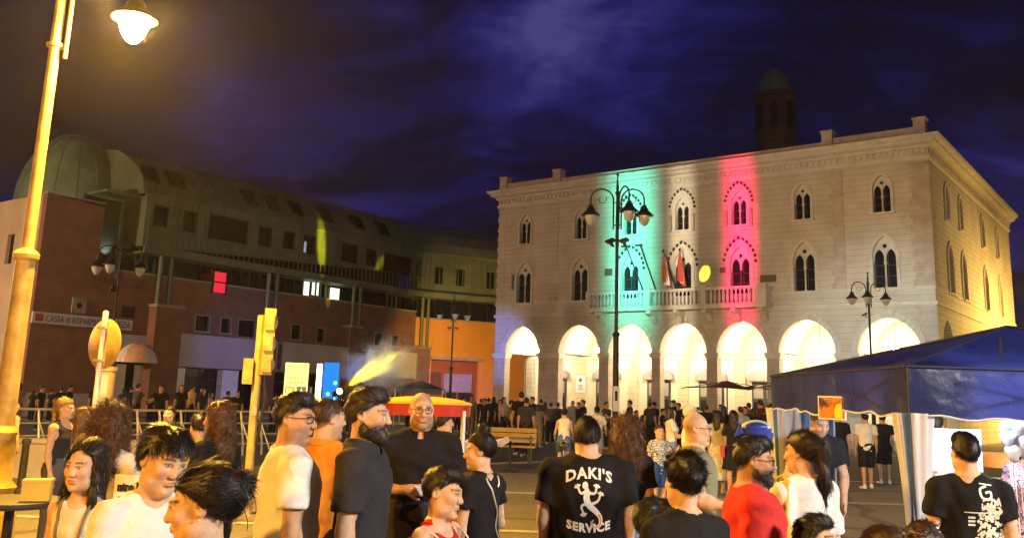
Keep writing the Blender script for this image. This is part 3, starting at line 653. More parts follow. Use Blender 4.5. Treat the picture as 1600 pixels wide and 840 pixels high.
# ------------------------------------------------------------------ street lamps
SODIUM = (1.0, .52, .06)
E_SOD = emission('sodium_glow', SODIUM, 5200)
M_LGLASS = mat('lamp_glass', (.55, .55, .52), .15, var=0, spec=.6)
def street_lamp(label, loc, zl, R, arms, rot, pole_r, lit=None, flood=(), group=None, tone=None, shade=None, ls=1.0):
    """zl: height of the shade rim, R: radius of the rim"""
    m = tone or M_IRON; t = thing('street_lamp', label, 'street lamp', loc, rot, group)
    top = zl + 4.6 * R
    obj('base', MB().lathe([(pole_r*2.6, 0), (pole_r*2.6, .25), (pole_r*2.2, .3), (pole_r*2.0, .5), (pole_r*2.3, .55), (pole_r*1.7, .62), (pole_r*1.5, 1.1), (pole_r*1.7, 1.15), (pole_r*1.25, 1.22)], 18), m, t, 40)
    zc = 1.2 + (zl - 1.2) * .40
    obj('pole', MB().lathe([(pole_r*1.2, 1.2), (pole_r*1.12, zc), (pole_r*.72, zc + .03), (pole_r*.66, zl - 1.2*R), (pole_r*.5, top - 1.0*R), (pole_r*.2, top)], 18), m, t, 40)
    obj('collar', MB().lathe([(pole_r*1.12, zc-.05), (pole_r*1.45, zc-.02), (pole_r*1.5, zc+.03), (pole_r*1.2, zc+.07), (pole_r*.7, zc+.10)], 18), m, t, 40)
    obj('collar', MB().lathe([(pole_r*.66, zl-1.0*R), (pole_r*1.0, zl-.97*R), (pole_r*1.05, zl-.85*R), (pole_r*.66, zl-.8*R)], 16), m, t, 40)
    obj('finial', MB().ball((0, 0, top), pole_r*.6, 10).ball((0, 0, zl + 2.6*R), pole_r*.95, 12), m, t, 60)
    for a in arms:
        Mz = Matrix.Rotation(a, 4, 'Z'); off = 2.87 * R; r0 = .42 * R; rc = (off - r0) / 2; zc2 = zl + 1.75 * R
        P = [(r0, 0, zl - 1.4*R), (r0, 0, zl - .2*R), (r0, 0, zc2)] + [(r0 + rc - rc*math.cos(q), 0, zc2 + rc*math.sin(q)) for q in np.linspace(.25, PI, 12)] + [(off, 0, zl + 1.25*R)]
        ar = obj('arm', MB().tube([Mz @ Vector(p) for p in P], R*.085, 8).bar(Mz @ Vector((0,0,zl-.9*R)), Mz @ Vector((r0,0,zl-.9*R)), R*.08).bar(Mz @ Vector((0,0,zl+1.5*R)), Mz @ Vector((r0,0,zl+1.5*R)), R*.08)
            .tube([Mz @ Vector((r0 + rc + .55*rc*math.cos(q)*(1-q/12), 0, zc2 + .1*R + .55*rc*math.sin(q)*(1-q/12))) for q in np.linspace(2.6, 7.5, 12)], R*.04, 5), m, t, 50)
        T = Matrix.Translation(Mz @ Vector((off, 0, zl + 1.25*R*(1-ls)))) @ Matrix.Scale(ls, 4)
        obj('shade', MB().lathe([(.08*R,1.3*R),(.16*R,1.2*R),(.30*R,1.15*R),(.26*R,.95*R),(.40*R,.85*R),(.46*R,.62*R),(.72*R,.36*R),(1.0*R,.10*R),(1.0*R,.04*R),(.70*R,.0)], 20, 0, T), shade or m, ar, 40)
        obj('glass', MB().lathe([(.64*R,.02*R),(.62*R,-.22*R),(.50*R,-.60*R),(.30*R,-.92*R),(.10*R,-1.06*R),(0,-1.08*R)], 20, 0, T), lit or M_LGLASS, ar, 60)
    for a, tilt in flood:
        Mz = Matrix.Rotation(a, 4, 'Z') @ Matrix.Translation((.75*R, 0, zl - 2.6*R)) @ Matrix.Rotation(tilt, 4, 'Y')
        obj('floodlight', MB().box(-.45*R, .45*R, -.5*R, .5*R, -.12*R, .14*R, 0, Mz).box(-.05*R, .05*R, -.55*R, .55*R, -.6*R, -.121*R, 0, Mz), m, t)
    return t
G_L = 'street lamps of the square'
lp = unp(208, 50, 10.8); pp = unp(93, 20, 10.8); LR = (lp.x - pp.x) / 2.87
fgl = street_lamp('tall street lamp post with the glowing orange lantern at the near left', (pp.x, 10.8, 0), lp.z + .25 * LR, LR, (0.0,), 0, .098, E_SOD, tone=M_YELLOWM, shade=M_IRON, ls=.84, group=G_L)
p = unp(962, 600, 30.0)
LPOST = Vector((p.x, 30.0, 0)); zl = unp(919, 337, 30).z
street_lamp('dark three armed lamp post standing before the green lit part of the town hall', LPOST, zl, .31, (PI, -.25, -1.25), 0, .085, None, ((PI*.85, .35), (-.4, -.25)), G_L)
t = thing('lamp_banner', 'small white notice strip on the post before the green light', 'sign', (LPOST.x, LPOST.y - .16, 0)); a = unp(962, 603, 29.85).z; b = unp(962, 642, 29.85).z
obj('panel', MB().box(-.10, .10, -.03, .0, b, a), M_WHITEP, t); obj('mark', MB().box(-.04, .04, -.035, -.03, a - .45, a - .15), M_DARK, t)
p = unp(1363, 600, 34.0); zl = unp(1344, 467, 34).z
LP2 = Vector((p.x, 34.0, 0))
street_lamp('dark street lamp standing before the rightmost arch, its foot behind the blue tent', LP2, zl, .215, (PI, -.1, -2.0), 0, .06, None, ((PI*.9, .5),), G_L)
p = unp(704, 600, 52.0); zl = unp(690, 492, 52).z
street_lamp('thin dark street lamp standing before the orange wing', Vector((p.x, 52, 0)), zl, .27, (PI, 0, -1.4), 0, .07, None, ((PI, .3), (0, .3)), G_L)
p = unp(166, 600, 44.0); zl = unp(160, 418, 44).z
street_lamp('unlit street lamp with pale glass bowls before the bank sign', Vector((p.x, 44, 0)), zl, .36, (PI + .2, -.1, -1.6), 0, .055, None, ((PI*.8, .3),), G_L)
# further lamps of the same row, outside the picture: they light the crowd from behind the camera and the side wall
E_SODB = emission('sodium_near', (1.0, .46, .04), 3000)
street_lamp('street lamp behind the camera at the left', (-8.5, -4.5, 0), 5.9, .285, (.3, PI + .3), 0, .115, E_SODB, tone=M_YELLOWM, group=G_L)
E_SOD2 = emission('sodium_far', (1.0, .60, .14), 5600)
street_lamp('street lamp beside the side wall of the town hall', (36.5, 53, 0), 7.2, .3, (.5, PI + .5), 0, .1, E_SOD2, tone=M_IRON, group=G_L)

E_WARM = emission('warm_bank_fill', (1.0, .62, .36), 6200)  # added lamp out of view, brightens the bank front
street_lamp('unseen street lamp added at the left to light the bank', (-36, 33, 0), 8.0, .3, (.4, PI + .4), 0, .1, E_WARM, tone=M_IRON, group=G_L)
E_LEDL = emission('white_street_lamp', (1.0, .94, .84), 2600)
street_lamp('white street lamp behind the camera at the right', (9.6, -.6, 0), 5.6, .285, (.3, PI + .3), 0, .1, E_LEDL, tone=M_IRON, group=G_L)
# ------------------------------------------------------------------ projectors that paint the facade
def gobo(name, loc, target, col, power, hw, hh, soft=.25, ellipse=False, roll=0.0, radius=.05, size=None):
    """a profile projector: half width / half height are tangents of the beam's angles"""
    d = bpy.data.lights.new(name, 'SPOT'); d.energy = power; d.color = col; d.shadow_soft_size = radius
    d.spot_size = 2 * math.atan(max(hw, hh) * 1.5); d.spot_blend = .05; d.use_nodes = True
    t = d.node_tree; e = t.nodes['Emission']; tc = nd('ShaderNodeTexCoord', t); s = nd('ShaderNodeSeparateXYZ', t); t.links.new(tc.outputs['Normal'], s.inputs[0])
    x = mth('ABSOLUTE', mth('DIVIDE', mth('DIVIDE', s.outputs[0], s.outputs[2], tree=t), hw, tree=t), tree=t)
    y = mth('ABSOLUTE', mth('DIVIDE', mth('DIVIDE', s.outputs[1], s.outputs[2], tree=t), hh, tree=t), tree=t)
    def edge(v):
        m = nd('ShaderNodeMapRange', t, interpolation_type='SMOOTHERSTEP'); m.inputs[1].default_value = 1 + soft; m.inputs[2].default_value = 1 - soft
        t.links.new(v, m.inputs[0]); return m.outputs[0]
    if ellipse: f = edge(mth('SQRT', mth('ADD', mth('MULTIPLY', x, x, tree=t), mth('MULTIPLY', y, y, tree=t), tree=t), tree=t))
    else: f = mth('MULTIPLY', edge(x), edge(y), tree=t)
    t.links.new(f, e.inputs['Strength'])
    o = bpy.data.objects.new(name, d); COL.objects.link(o); o.location = loc
    o.rotation_euler = ((Vector(target) - Vector(loc)).to_track_quat('-Z', 'Y')).to_euler(); o.rotation_euler.rotate_axis('Z', roll); return o
def flood(name, loc, target, col, power, ang=60, blend=.6, radius=.12):
    d = bpy.data.lights.new(name, 'SPOT'); d.energy = power; d.color = col; d.spot_size = math.radians(ang); d.spot_blend = blend; d.shadow_soft_size = radius
    o = bpy.data.objects.new(name, d); COL.objects.link(o); o.location = loc; o.rotation_euler = ((Vector(target) - Vector(loc)).to_track_quat('-Z', 'Y')).to_euler(); return o
TW = lambda u, z, y=0.0: THM @ Vector((u, y, z))
fp = LPOST + Vector((0.35, .55, 7.0))
gobo('green_projector', fp, TW(9.95, 10.8), (.10, 1.0, .80), 90000, .050, .19, 1.0)
gobo('white_projector', fp + Vector((.1, .1, .2)), TW(13.3, 10.8), (1.0, .90, .68), 24000, .030, .19, .75)
gobo('red_projector', fp + Vector((.2, .1, .1)), TW(16.78, 10.7), (1.0, .003, .14), 85000, .035, .19, .95)
flood('facade_floodlight', LPOST + Vector((.1, .7, 6.6)), TW(17, 9.5), (1.0, .80, .50), 1950, 85, .9)
flood('facade_floodlight', LP2 + Vector((.1, .6, 5.8)), TW(22, 11), (1.0, .70, .32), 1100, 70, .9)
flood('facade_floodlight', LP2 + Vector((-.2, .6, 5.6)), TW(24.6, 4.8), (.62, .9, 1.0), 3200, 62, .9)

# ------------------------------------------------------------------ stage by the bank
def at(px, Y, z=0.0):
    q = unp(px, 610, Y); return Vector((q.x, Y, z))
S0 = at(527, 47); zb = unp(527, 613, 47).z
st = thing('stage_screen', 'blue glowing stage backdrop beside the yellow light tube', 'stage screen', at(516, 48), 0)
hz = unp(516, 566, 48).z; hw = unp(528, 600, 48).x - unp(504, 600, 48).x
obj('screen', MB().box(-hw/2, hw/2, 0, .1, .9, hz), emission('blue_screen', (.02, .24, .80), 1.05), st)
obj('frame', MB().box(-hw/2 - .1, -hw/2, -.05, .15, 0, hz + .1).box(hw/2, hw/2 + .1, -.05, .15, 0, hz + .1).box(-hw/2, hw/2, -.05, .15, hz, hz + .1), M_IRON, st)
for dx, dz in ((.25, .55), (-.1, .3), (.2, .2)): obj('lamp', MB().ball((dx, -.08, .9 + (hz-.9) * dz), .09, 8), emission('cyan_lamp', (.1, .75, 1.0), 5), st)
lt = thing('light_tube', 'tall yellow white light tube standing left of the blue stage backdrop', 'light tube', at(497, 46.5))
z1 = unp(497, 568, 46.5).z; obj('tube', MB().tube([(0,0,.9), (0,0,z1)], .13, 10), emission('tube_glow', (1.0, .80, .22), 5), lt, 60); obj('base', MB().lathe([(.3,0),(.3,.08),(.08,.14),(.08,.9)], 12), M_IRON, lt)
mh = thing('beam_projector', 'moving head projector throwing a yellow beam up through the smoke', 'projector', (S0.x, S0.y, 0))
obj('stand', MB().tube([(0,0,0),(0,0,zb-.35)], .06, 6).box(-.3,.3,-.3,.3,0,.06), M_IRON, mh); obj('yoke', MB().box(-.22,-.17,-.1,.1,zb-.35,zb+.05).box(.17,.22,-.1,.1,zb-.35,zb+.05).box(-.22,.22,-.1,.1,zb-.4,zb-.35), M_IRON, mh)
B_T = unp(640, 540, 42.5); B_0 = Vector((S0.x, S0.y, zb)); bd = (B_T - B_0).normalized()
obj('head', MB().tube([-bd*.25 + Vector((0,0,zb)), bd*.2 + Vector((0,0,zb))], [.12, .17], 12), M_IRON, mh, 40)
obj('lens', MB().tube([bd*.2 + Vector((0,0,zb)), bd*.23 + Vector((0,0,zb))], .15, 12), emission('lens_glow', (1, .85, .3), 30), mh)
gobo('beam_light', B_0 + bd * .3, B_T, (1.0, .74, .0), 250000, .024, .024, .8, True, radius=.03)
gobo('beam_spill', B_0 + bd * .3 + Vector((0, -.05, .05)), B_T, (1.0, .74, .0), 26000, .10, .10, 1.0, True, radius=.06)
# yellow patterns it throws on the walls
MH = B_0 + Vector((.6, -.4, .4))
def proj_pt(px, py, f): return f(px, py)
def spotpat(px, py, M, f, hw, hh, power, roll=0.0):
    return gobo('yellow_pattern', MH, M @ f(px, py), (1.0, .80, .02), power * 8, hw, hh, .6, True, roll)
spotpat(502, 382, LBM, lambda a, b: lb(a, b, -.5), .013, .072, 9000, .12)
spotpat(594, 411, LBM, lambda a, b: lb(a, b, -.5), .010, .020, 3800, -.5)
spotpat(514, 458, LBM, lambda a, b: lb(a, b, -.0), .010, .035, 3000)
gobo('yellow_pattern', LPOST + Vector((.3, .5, 5.0)), THM @ th(1101, 427), (1.0, .78, .04), 90000, .0125, .020, .12, True, -.35)
flood('blue_stage_light', at(512, 46.3, 2.2), LBM @ Vector((9, -.7, 3.8)), (.05, .16, 1.0), 2200, 40, .8)
flood('blue_stage_light', at(530, 47, 2.6), TW(0.4, 4.8), (.10, .22, 1.0), 9000, 22, .9)
flood('violet_stage_light', at(668, 60, 2.4), OM @ Vector(((g0+g1)/2, 2.3, 1.6)), (.26, .06, 1.0), 5200, 26, .7)
flood('orange_wing_fill', at(688, 64, 4.0), OM @ Vector((6.0, 0, 5)), (1.0, .58, .12), 5200, 90, .8)  # added amber light brightening the orange wing, without a fixture
flood('bank_wall_fill', at(470, 38, 5.0), LBM @ Vector((17, -.4, 5.5)), (1.0, .86, .66), 1500, 70, 1.0)  # added white light aimed at the bank wall, without a fixture
flood('dome_floodlight', LBM @ Vector((dl.x + .6, dl.y - 4.2, 9.2)), LBM @ Vector((dl.x, dl.y - 1.5, 14.5)), (.62, 1.0, .68), 170, 80, .9, .04)
t = thing('speaker_stack', 'black speaker stack at the foot of the stage lights', 'speaker', at(474, 45)); obj('cabinet', MB().box(-.4,.4,-.3,.3,0,1.1).box(-.35,.35,-.28,.3,1.11,1.9), M_IRON, t); obj('grille', MB().box(-.33,.33,-.33,-.31,.08,1.02), M_DARK, t)
for px, w, lab in ((583, .9, 'dark pointed tent top just behind the bald man, left of the two'), (658, 1.3, 'dark pointed tent top before the orange wing')):
    t = thing('far_tent', lab, 'tent', at(px, 53)); zt_ = unp(px, 598, 53).z; ze = unp(px, 607, 53).z
    obj('canopy', MB().add([(-w,-w,ze),(w,-w,ze),(w,w,ze),(-w,w,ze),(0,0,zt_+.15),(-w,-w,ze-.25),(w,-w,ze-.25),(w,w,ze-.25),(-w,w,ze-.25)], [(0,1,4),(1,2,4),(2,3,4),(3,0,4),(5,6,1,0),(6,7,2,1),(7,8,3,2),(8,5,0,3)]), mat('tent_dark', (.05, .05, .055), .6), t)
    for sx in (-1, 1):
        for sy in (-1, 1): obj('leg', MB().tube([(sx*w, sy*w, 0), (sx*w, sy*w, ze)], .04, 6), M_STEEL, t)
# smoke over the stage
sm = bpy.data.materials.new('stage_smoke'); sm.use_nodes = True; t_ = sm.node_tree; t_.nodes.clear(); o_ = nd('ShaderNodeOutputMaterial', t_)
pv = nd('ShaderNodeVolumePrincipled', t_); pv.inputs['Color'].default_value = (.95, .95, .92, 1); pv.inputs['Anisotropy'].default_value = .0
tc_ = nd('ShaderNodeTexCoord', t_); n_ = nd('ShaderNodeTexNoise', t_); n_.inputs['Scale'].default_value = .75; n_.inputs['Detail'].default_value = 6; n_.inputs['Roughness'].default_value = .65; n_.inputs['Distortion'].default_value = 1.2
t_.links.new(tc_.outputs['Object'], n_.inputs['Vector'])
vl = nd('ShaderNodeVectorMath', t_, operation='LENGTH'); mpv = nd('ShaderNodeMapping', t_); mpv.inputs['Scale'].default_value = (1/3.4, 1/2.7, 1/2.8); t_.links.new(tc_.outputs['Object'], mpv.inputs[0]); t_.links.new(mpv.outputs[0], vl.inputs[0])
fall = nd('ShaderNodeMapRange', t_); fall.inputs[1].default_value = .25; fall.inputs[2].default_value = 1.0; fall.inputs[3].default_value = .30; fall.inputs[4].default_value = -.40; t_.links.new(vl.outputs['Value'], fall.inputs[0])
den = mth('MAXIMUM', mth('MULTIPLY', mth('SUBTRACT', mth('ADD', mth('MULTIPLY_ADD', n_.outputs[0], 1.9, -.40, tree=t_), fall.outputs[0], tree=t_), .55, tree=t_), 1.5, tree=t_), 0.0, tree=t_)
den = mth('MULTIPLY', den, .9, tree=t_); t_.links.new(den, pv.inputs['Density']); t_.links.new(pv.outputs[0], o_.inputs['Volume'])
sc_ = unp(598, 573, 45.0)
smk = obj('smoke', MB().ball((0, 0, 0), 1.0, 20, 0, (3.5, 2.8, 2.9)), sm, kind='stuff'); smk.location = sc_
SMOKE = smk
flood('blue_stage_light', at(516, 46.2, 2.4), sc_ + Vector((-1.6, 0, -.2)), (.08, .30, 1.0), 700, 50, .9)
flood('smoke_light', at(560, 40.5, 3.4), sc_ + Vector((.3, 0, .2)), (1.0, .93, .78), 1200, 44, 1.0)  # added light that whitens the smoke, no lamp stands here

# ------------------------------------------------------------------ traffic light, signs, railing
p = unp(397, 640, 13.5); zt_ = unp(412, 482, 13.5).z
t = thing('traffic_light', 'yellow lit traffic light seen from behind on a slim post', 'traffic light', (p.x, 13.5, 0), .25)
obj('pole', MB().tube([(0,0,0),(0,0,zt_-.1)], .06, 10).tube([(0,0,0),(0,0,.4)], .09, 10), M_YELLOWM, t, 40)
zh = zt_ - .95
hd = obj('housing', MB().box(.04, .20, -.13, .15, zh, zt_), M_YELLOWM, t)
for k in range(3):
    zc = zh + .16 + k * .3
    obj('hood', MB().tube([(.12, .15, zc), (.12, .36, zc - .02)], [.12, .115], 12), M_YELLOWM, hd, 40); obj('back_cap', MB().box(.06, .18, -.16, -.13, zc - .12, zc + .10), M_YELLOWM, hd)
obj('sticker', MB().box(-.035,.035,-.064,-.060,1.35,1.47).box(-.03,.02,-.064,-.060,1.62,1.70), M_CONC, t)
obj('bracket', MB().box(.0,.06,-.04,.04,zh+.1,zh+.16).box(.0,.06,-.04,.04,zt_-.2,zt_-.14), M_YELLOWM, t)
zc = unp(397, 580, 13.5).z; obj('control_box', MB().box(-.20, -.062, -.10, .10, zc - .18, zc + .18), M_YELLOWM, t); obj('cable', MB().tube([(.08,-.05,zh),(.14,-.03,zh-.3),(.10,-.02,zh-.7),(.07,0,zh-1.0)], .02, 6), M_IRON, t, 60)
p = unp(150, 620, 11.5); zc = unp(157, 537, 11.5).z; zt_ = unp(158, 489, 11.5).z
t = thing('round_sign', 'round traffic sign seen from behind on a leaning white post', 'traffic sign', (p.x, 11.5, 0), -.52)
obj('pole', MB().tube([(0,0,0),(0,0,zt_)], .035, 10).ball((0,0,zt_), .036, 8), M_WHITEP, t, 40)
obj('disc', MB().lathe([(0,.0),(.29,.0),(.31,.012),(.29,.026),(0,.026)], 36, 0, Matrix.Translation((0, .045, zc)) @ Matrix.Rotation(PI/2, 4, 'X')), M_YELLOWM, t, 40)
obj('channel', MB().box(-.06, .06, .0, .045, zc - .27, zc + .27), M_YELLOWM, t)
for dz in (-.2, .2): obj('clamp', MB().box(-.08, .08, -.045, .0, zc + dz - .015, zc + dz + .015), M_STEEL, t)
p = unp(163, 610, 17); t = thing('poster_column', 'pale column plastered with posters behind the round sign', 'poster column', (p.x, 17, 0)); zt_ = unp(163, 572, 17).z
obj('shaft', MB().lathe([(.16,0),(.16,zt_-.1),(.19,zt_-.08),(.19,zt_)], 18), mat('column_paint', (.40,.33,.20), .8), t, 40)
obj('poster', MB().lathe([(.165, zt_-.55),(.165, zt_-.15)], 8, 0, None, -2.4, -.9), mat('poster_blue', (.35,.45,.55), .6), t); obj('poster', MB().lathe([(.165, zt_-1.2),(.165, zt_-.95)], 6, 0, None, -1.8, -1.2), M_DARK, t)
d = 16.0; a, b = unp(449, 566, d), unp(485, 566, d); zl_ = unp(449, 632, d).z
t = thing('notice_sign', 'white traffic notice with grey text, a round limit mark and a blue square', 'traffic sign', ((a.x+b.x)/2 - .02, d, 0), .12); w = (b.x - a.x) / 2
pn = obj('panel', MB().box(-w, w, -.02, .0, zl_, a.z), M_WHITEP, t); obj('post', MB().tube([(0,.03,0),(0,.03,a.z-.05)], .03, 8), M_STEEL, t)
M_GREYT = mat('print_grey', (.30,.30,.30), .6, var=0)
for k, (l, hh) in enumerate(((.10,.012),(.35,.012),(.55,.014),(.6,.02),(.62,.02))):
    zz_ = a.z - .08 - k * .085; r_ = random.Random(k); x = -w * l
    while x < w * l: wd_ = r_.uniform(.02, .05); obj('print', MB().box(x, min(x + wd_, w*l), -.024, -.0201, zz_ - hh, zz_ + hh), M_GREYT, pn) if k < 2 else obj('print', MB().box(x, min(x + wd_, w*l), -.024, -.0201, zz_ - hh, zz_ + hh), M_GREYT, pn); x += wd_ + .014
zq = unp(455, 610, d).z
obj('limit_ring', MB().lathe([(.060,.0),(.076,.0)], 24, 0, Matrix.Translation((-w*.5, -.0235, zq)) @ FX), M_DARK, pn)
text('71', .075, Matrix.Translation((-w*.5, -.024, zq - .027)) @ FX, M_DARK, pn, 'limit_number', align='CENTER')
M_SB = mat('sign_blue_bright', (.03,.07,.40), .5, var=0); bs = obj('blue_square', MB().box(w*.12, w*.12 + .15, -.0245, -.0205, zq - .075, zq + .075), M_SB, pn)
obj('figure', MB().prism([[(w*.12+.04, zq-.05),(w*.12+.11, zq-.05),(w*.12+.09, zq+.0),(w*.12+.075, zq+.055),(w*.12+.06, zq+.0)]], -.028, -.0246), M_WHITEP, bs)
# railing
ra, rb = at(22, 20.8), at(436, 26.0); L = (rb - ra).length; ang = math.atan2(rb.y - ra.y, rb.x - ra.x)
t = thing('railing', 'pale tubular steel railing with slanting stanchions behind the crowd at the left', 'railing', ra, ang)
for y, z in ((.0, 1.12), (-.08, .82), (-.14, .55), (-.2, .3)): obj('rail', MB().tube([(0,y,z),(L,y,z)], .03 if z > 1 else .022, 8), M_STEEL, t, 60)
n = 12
for k in range(n + 1):
    x = L * k / n; obj('stanchion', MB().tube([(x, -.25, 0), (x, -.22, .35), (x, -.10, .8), (x, -.0, 1.12)], .03, 6).bar((x + .28, -.3, 0), (x + .02, -.08, .85), .03), M_STEEL, t, 60)
p = at(52, 15); t = thing('bollard', 'slim dark brown bollard beside the child in an orange top', 'bollard', p); zt_ = unp(60, 684, 15).z
obj('post', MB().lathe([(.10,0),(.10,.06),(.06,.1),(.055,zt_-.1),(.07,zt_-.08),(.07,zt_-.02),(0,zt_)], 12), M_DOOR, t, 40)
t = thing('low_barrier', 'low yellow lit concrete barrier before the railing', 'barrier', at(40, 17.5), .22); obj('block', MB().box(-.9, 2.6, -.15, .15, 0, .62).box(-.92, 2.62, -.18, .18, .62, .70), M_CONC, t)
p = at(40, 7.0); t = thing('side_table', 'dark round table at the left edge with a yellow crate on it', 'table', p); z_ = unp(36, 780, 7).z
obj('top', MB().lathe([(0,z_),(.36,z_),(.37,z_-.02),(.36,z_-.04),(0,z_-.04)], 28), M_DOOR, t, 40); obj('leg', MB().tube([(0,0,0),(0,0,z_-.04)], .035, 8), M_IRON, t); obj('foot', MB().lathe([(.25,0),(.25,.02),(.05,.05)], 18), M_IRON, t)
M_YBOX = mat('yellow_crate', (.62,.44,.08), .6); t = thing('crate', 'yellow box standing on the dark table at the left', 'box', (p.x + .18, 7.0, z_ + .001), .3); t.scale = (.72, .8, .95)
obj('tub', MB().box(-.13,.13,-.09,.09,0,.13), M_YBOX, t); obj('lid', MB().box(-.135,.135,-.095,.095,.131,.155), M_YBOX, t)
# flyer board
d = 3.95; a, b = unp(190, 741, d), unp(262, 741, d)
t = thing('flyer_board', 'white board reading "ntro Medi" behind the dark haired boy', 'sign', ((a.x+b.x)/2, d, 0), .04); w = (b.x-a.x)/2 + .02
pn = obj('panel', MB().box(-w, w, -.008, .0, a.z - .35, a.z), M_WHITEP, t); obj('easel_leg', MB().tube([(-w*.7,.03,0),(-w*.5,.01,a.z-.1)], .015, 6), M_STEEL, t); obj('easel_leg', MB().tube([(w*.7,.03,0),(w*.5,.01,a.z-.1)], .015, 6), M_STEEL, t)
text('ntro Medi', .052, Matrix.Translation((-w + .015, -.011, a.z - .062)) @ FX, M_DARK, pn, bold=.0012, fit=.145)
for k in range(2): obj('print', MB().box(-w + .02, w*.2, -.0105, -.0085, a.z - .090 - k*.03, a.z - .084 - k*.03), M_SB, pn)

# ------------------------------------------------------------------ food cart
d = 8.2; c = at(664, d); zr = unp(664, 648, d).z; ztp = unp(664, 621, d).z
M_CRED = mat('cart_red', (.50, .035, .02), .4, var=.1, coat=.3); M_CYEL = mat('cart_yellow', (.72, .45, .03), .45, var=.08); M_CWH = mat('cart_white', (.75,.75,.76), .35, var=.05)
t = thing('food_cart', 'red and yellow popcorn cart with a rounded awning roof behind the bald man', 'food cart', c, .06)
rx, ry = .40, .34
def ringpoly(rx, ry, z, n=28, p=3.2): return [(rx*math.copysign(abs(math.cos(a))**(2/p), math.cos(a)), ry*math.copysign(abs(math.sin(a))**(2/p), math.sin(a)), z) for a in np.linspace(0, 2*PI, n, endpoint=False)]
def loft(rings, cap0=True, cap1=True):
    m = MB(); n = len(rings[0]); m.add([p for r in rings for p in r], [(i*n+k, i*n+(k+1)%n, (i+1)*n+(k+1)%n, (i+1)*n+k) for i in range(len(rings)-1) for k in range(n)])
    if cap0: m.add([], []); m.f.append(tuple(range(n))[::-1]); m.m.append(0)
    if cap1: m.f.append(tuple(range((len(rings)-1)*n, len(rings)*n))); m.m.append(0)
    return m
obj('awning_valance', loft([ringpoly(rx, ry, zr), ringpoly(rx+.01, ry+.01, zr+.095)], False, False), M_CRED, t, 50)
obj('awning_roof', loft([ringpoly(rx+.02, ry+.02, zr+.095), ringpoly(rx+.01, ry+.01, zr+.112), ringpoly(rx*.75, ry*.75, zr+.14), ringpoly(rx*.4, ry*.4, zr+.155), ringpoly(.05,.05, zr+.16)]), M_CYEL, t, 40)
for sx in (-1, 1):
    for sy in (-1, 1): obj('post', MB().tube([(sx*rx*.86, sy*ry*.8, .95), (sx*rx*.86, sy*ry*.8, zr+.05)], .016, 8), M_CWH, t, 60)
obj('cabinet', MB().box(-rx*.95, rx*.95, -ry*.9, ry*.9, .32, .94), M_CRED, t)
for z in (.34, .62, .90): obj('trim', MB().box(-rx*.97, rx*.97, -ry*.93, -ry*.901, z, z+.025), M_CYEL, t)
obj('counter', MB().box(-rx*1.1, rx*1.05, -ry*1.05, ry*1.05, .942, .975), M_CWH, t)
obj('popper_dome', MB().lathe([(.20*math.cos(q), 1.16 + .16*math.sin(q)) for q in np.linspace(0, PI/2, 8)] , 20, 0, Matrix.Translation((-.12,0,0))).lathe([(.2,.976),(.2,1.16)], 20, 0, Matrix.Translation((-.12,0,0))), mat('steel_dome', (.5,.52,.56), .3, .6), t, 50)
for sx in (-1, 1):
    w_ = obj('wheel', MB().lathe([(.24,-.02),(.27,-.02),(.27,.02),(.24,.02),(.24,-.02)], 24, 0, Matrix.Translation((sx*(rx*.95+.04), .05, .27)) @ Matrix.Rotation(PI/2, 4, 'Y')), M_IRON, t)
    sp_ = MB()
    for k in range(8): q = k*PI/4; sp_.tube([(sx*(rx*.95+.04), .05, .27), (sx*(rx*.95+.04), .05+.25*math.cos(q), .27+.25*math.sin(q))], .008, 5)
    obj('spokes', sp_, M_CYEL, w_)
obj('leg', MB().box(-.05,.05,-.05,.05,0,.32), M_IRON, t)

# ------------------------------------------------------------------ bench, café umbrellas and tables
p = at(795, 25); t = thing('bench', 'yellow lit wooden bench in the middle of the square', 'bench', p, -.1)
for k in range(3): obj('slat', MB().box(-.75,.75,-.22+.15*k,-.09+.15*k,.44,.48), mat('bench_wood', (.45,.28,.08), .6), t)
for k in range(3): obj('slat', MB().box(-.75,.75,.26+.02*k,.30+.02*k,.55+.13*k,.66+.13*k), MATS['bench_wood'], t)
for s in (-1, 1): obj('leg', MB().box(s*.6-.04,s*.6+.04,-.2,.25,0,.44).bar((s*.6,.22,.40),(s*.6,.36,.95),.05), M_IRON, t)
t = thing('cafe_table', 'thin legged round table by the wooden bench', 'table', at(800, 22.5)); obj('top', MB().lathe([(0,.76),(.55,.76),(.55,.73),(0,.73)], 24), M_CONC, t, 40); obj('leg', MB().tube([(0,0,0),(0,0,.73)], .03, 8).lathe([(.25,0),(.25,.03),(.03,.06)], 14), M_IRON, t)
M_UMB = mat('umbrella_cloth', (.12, .045, .04), .8, var=.1)
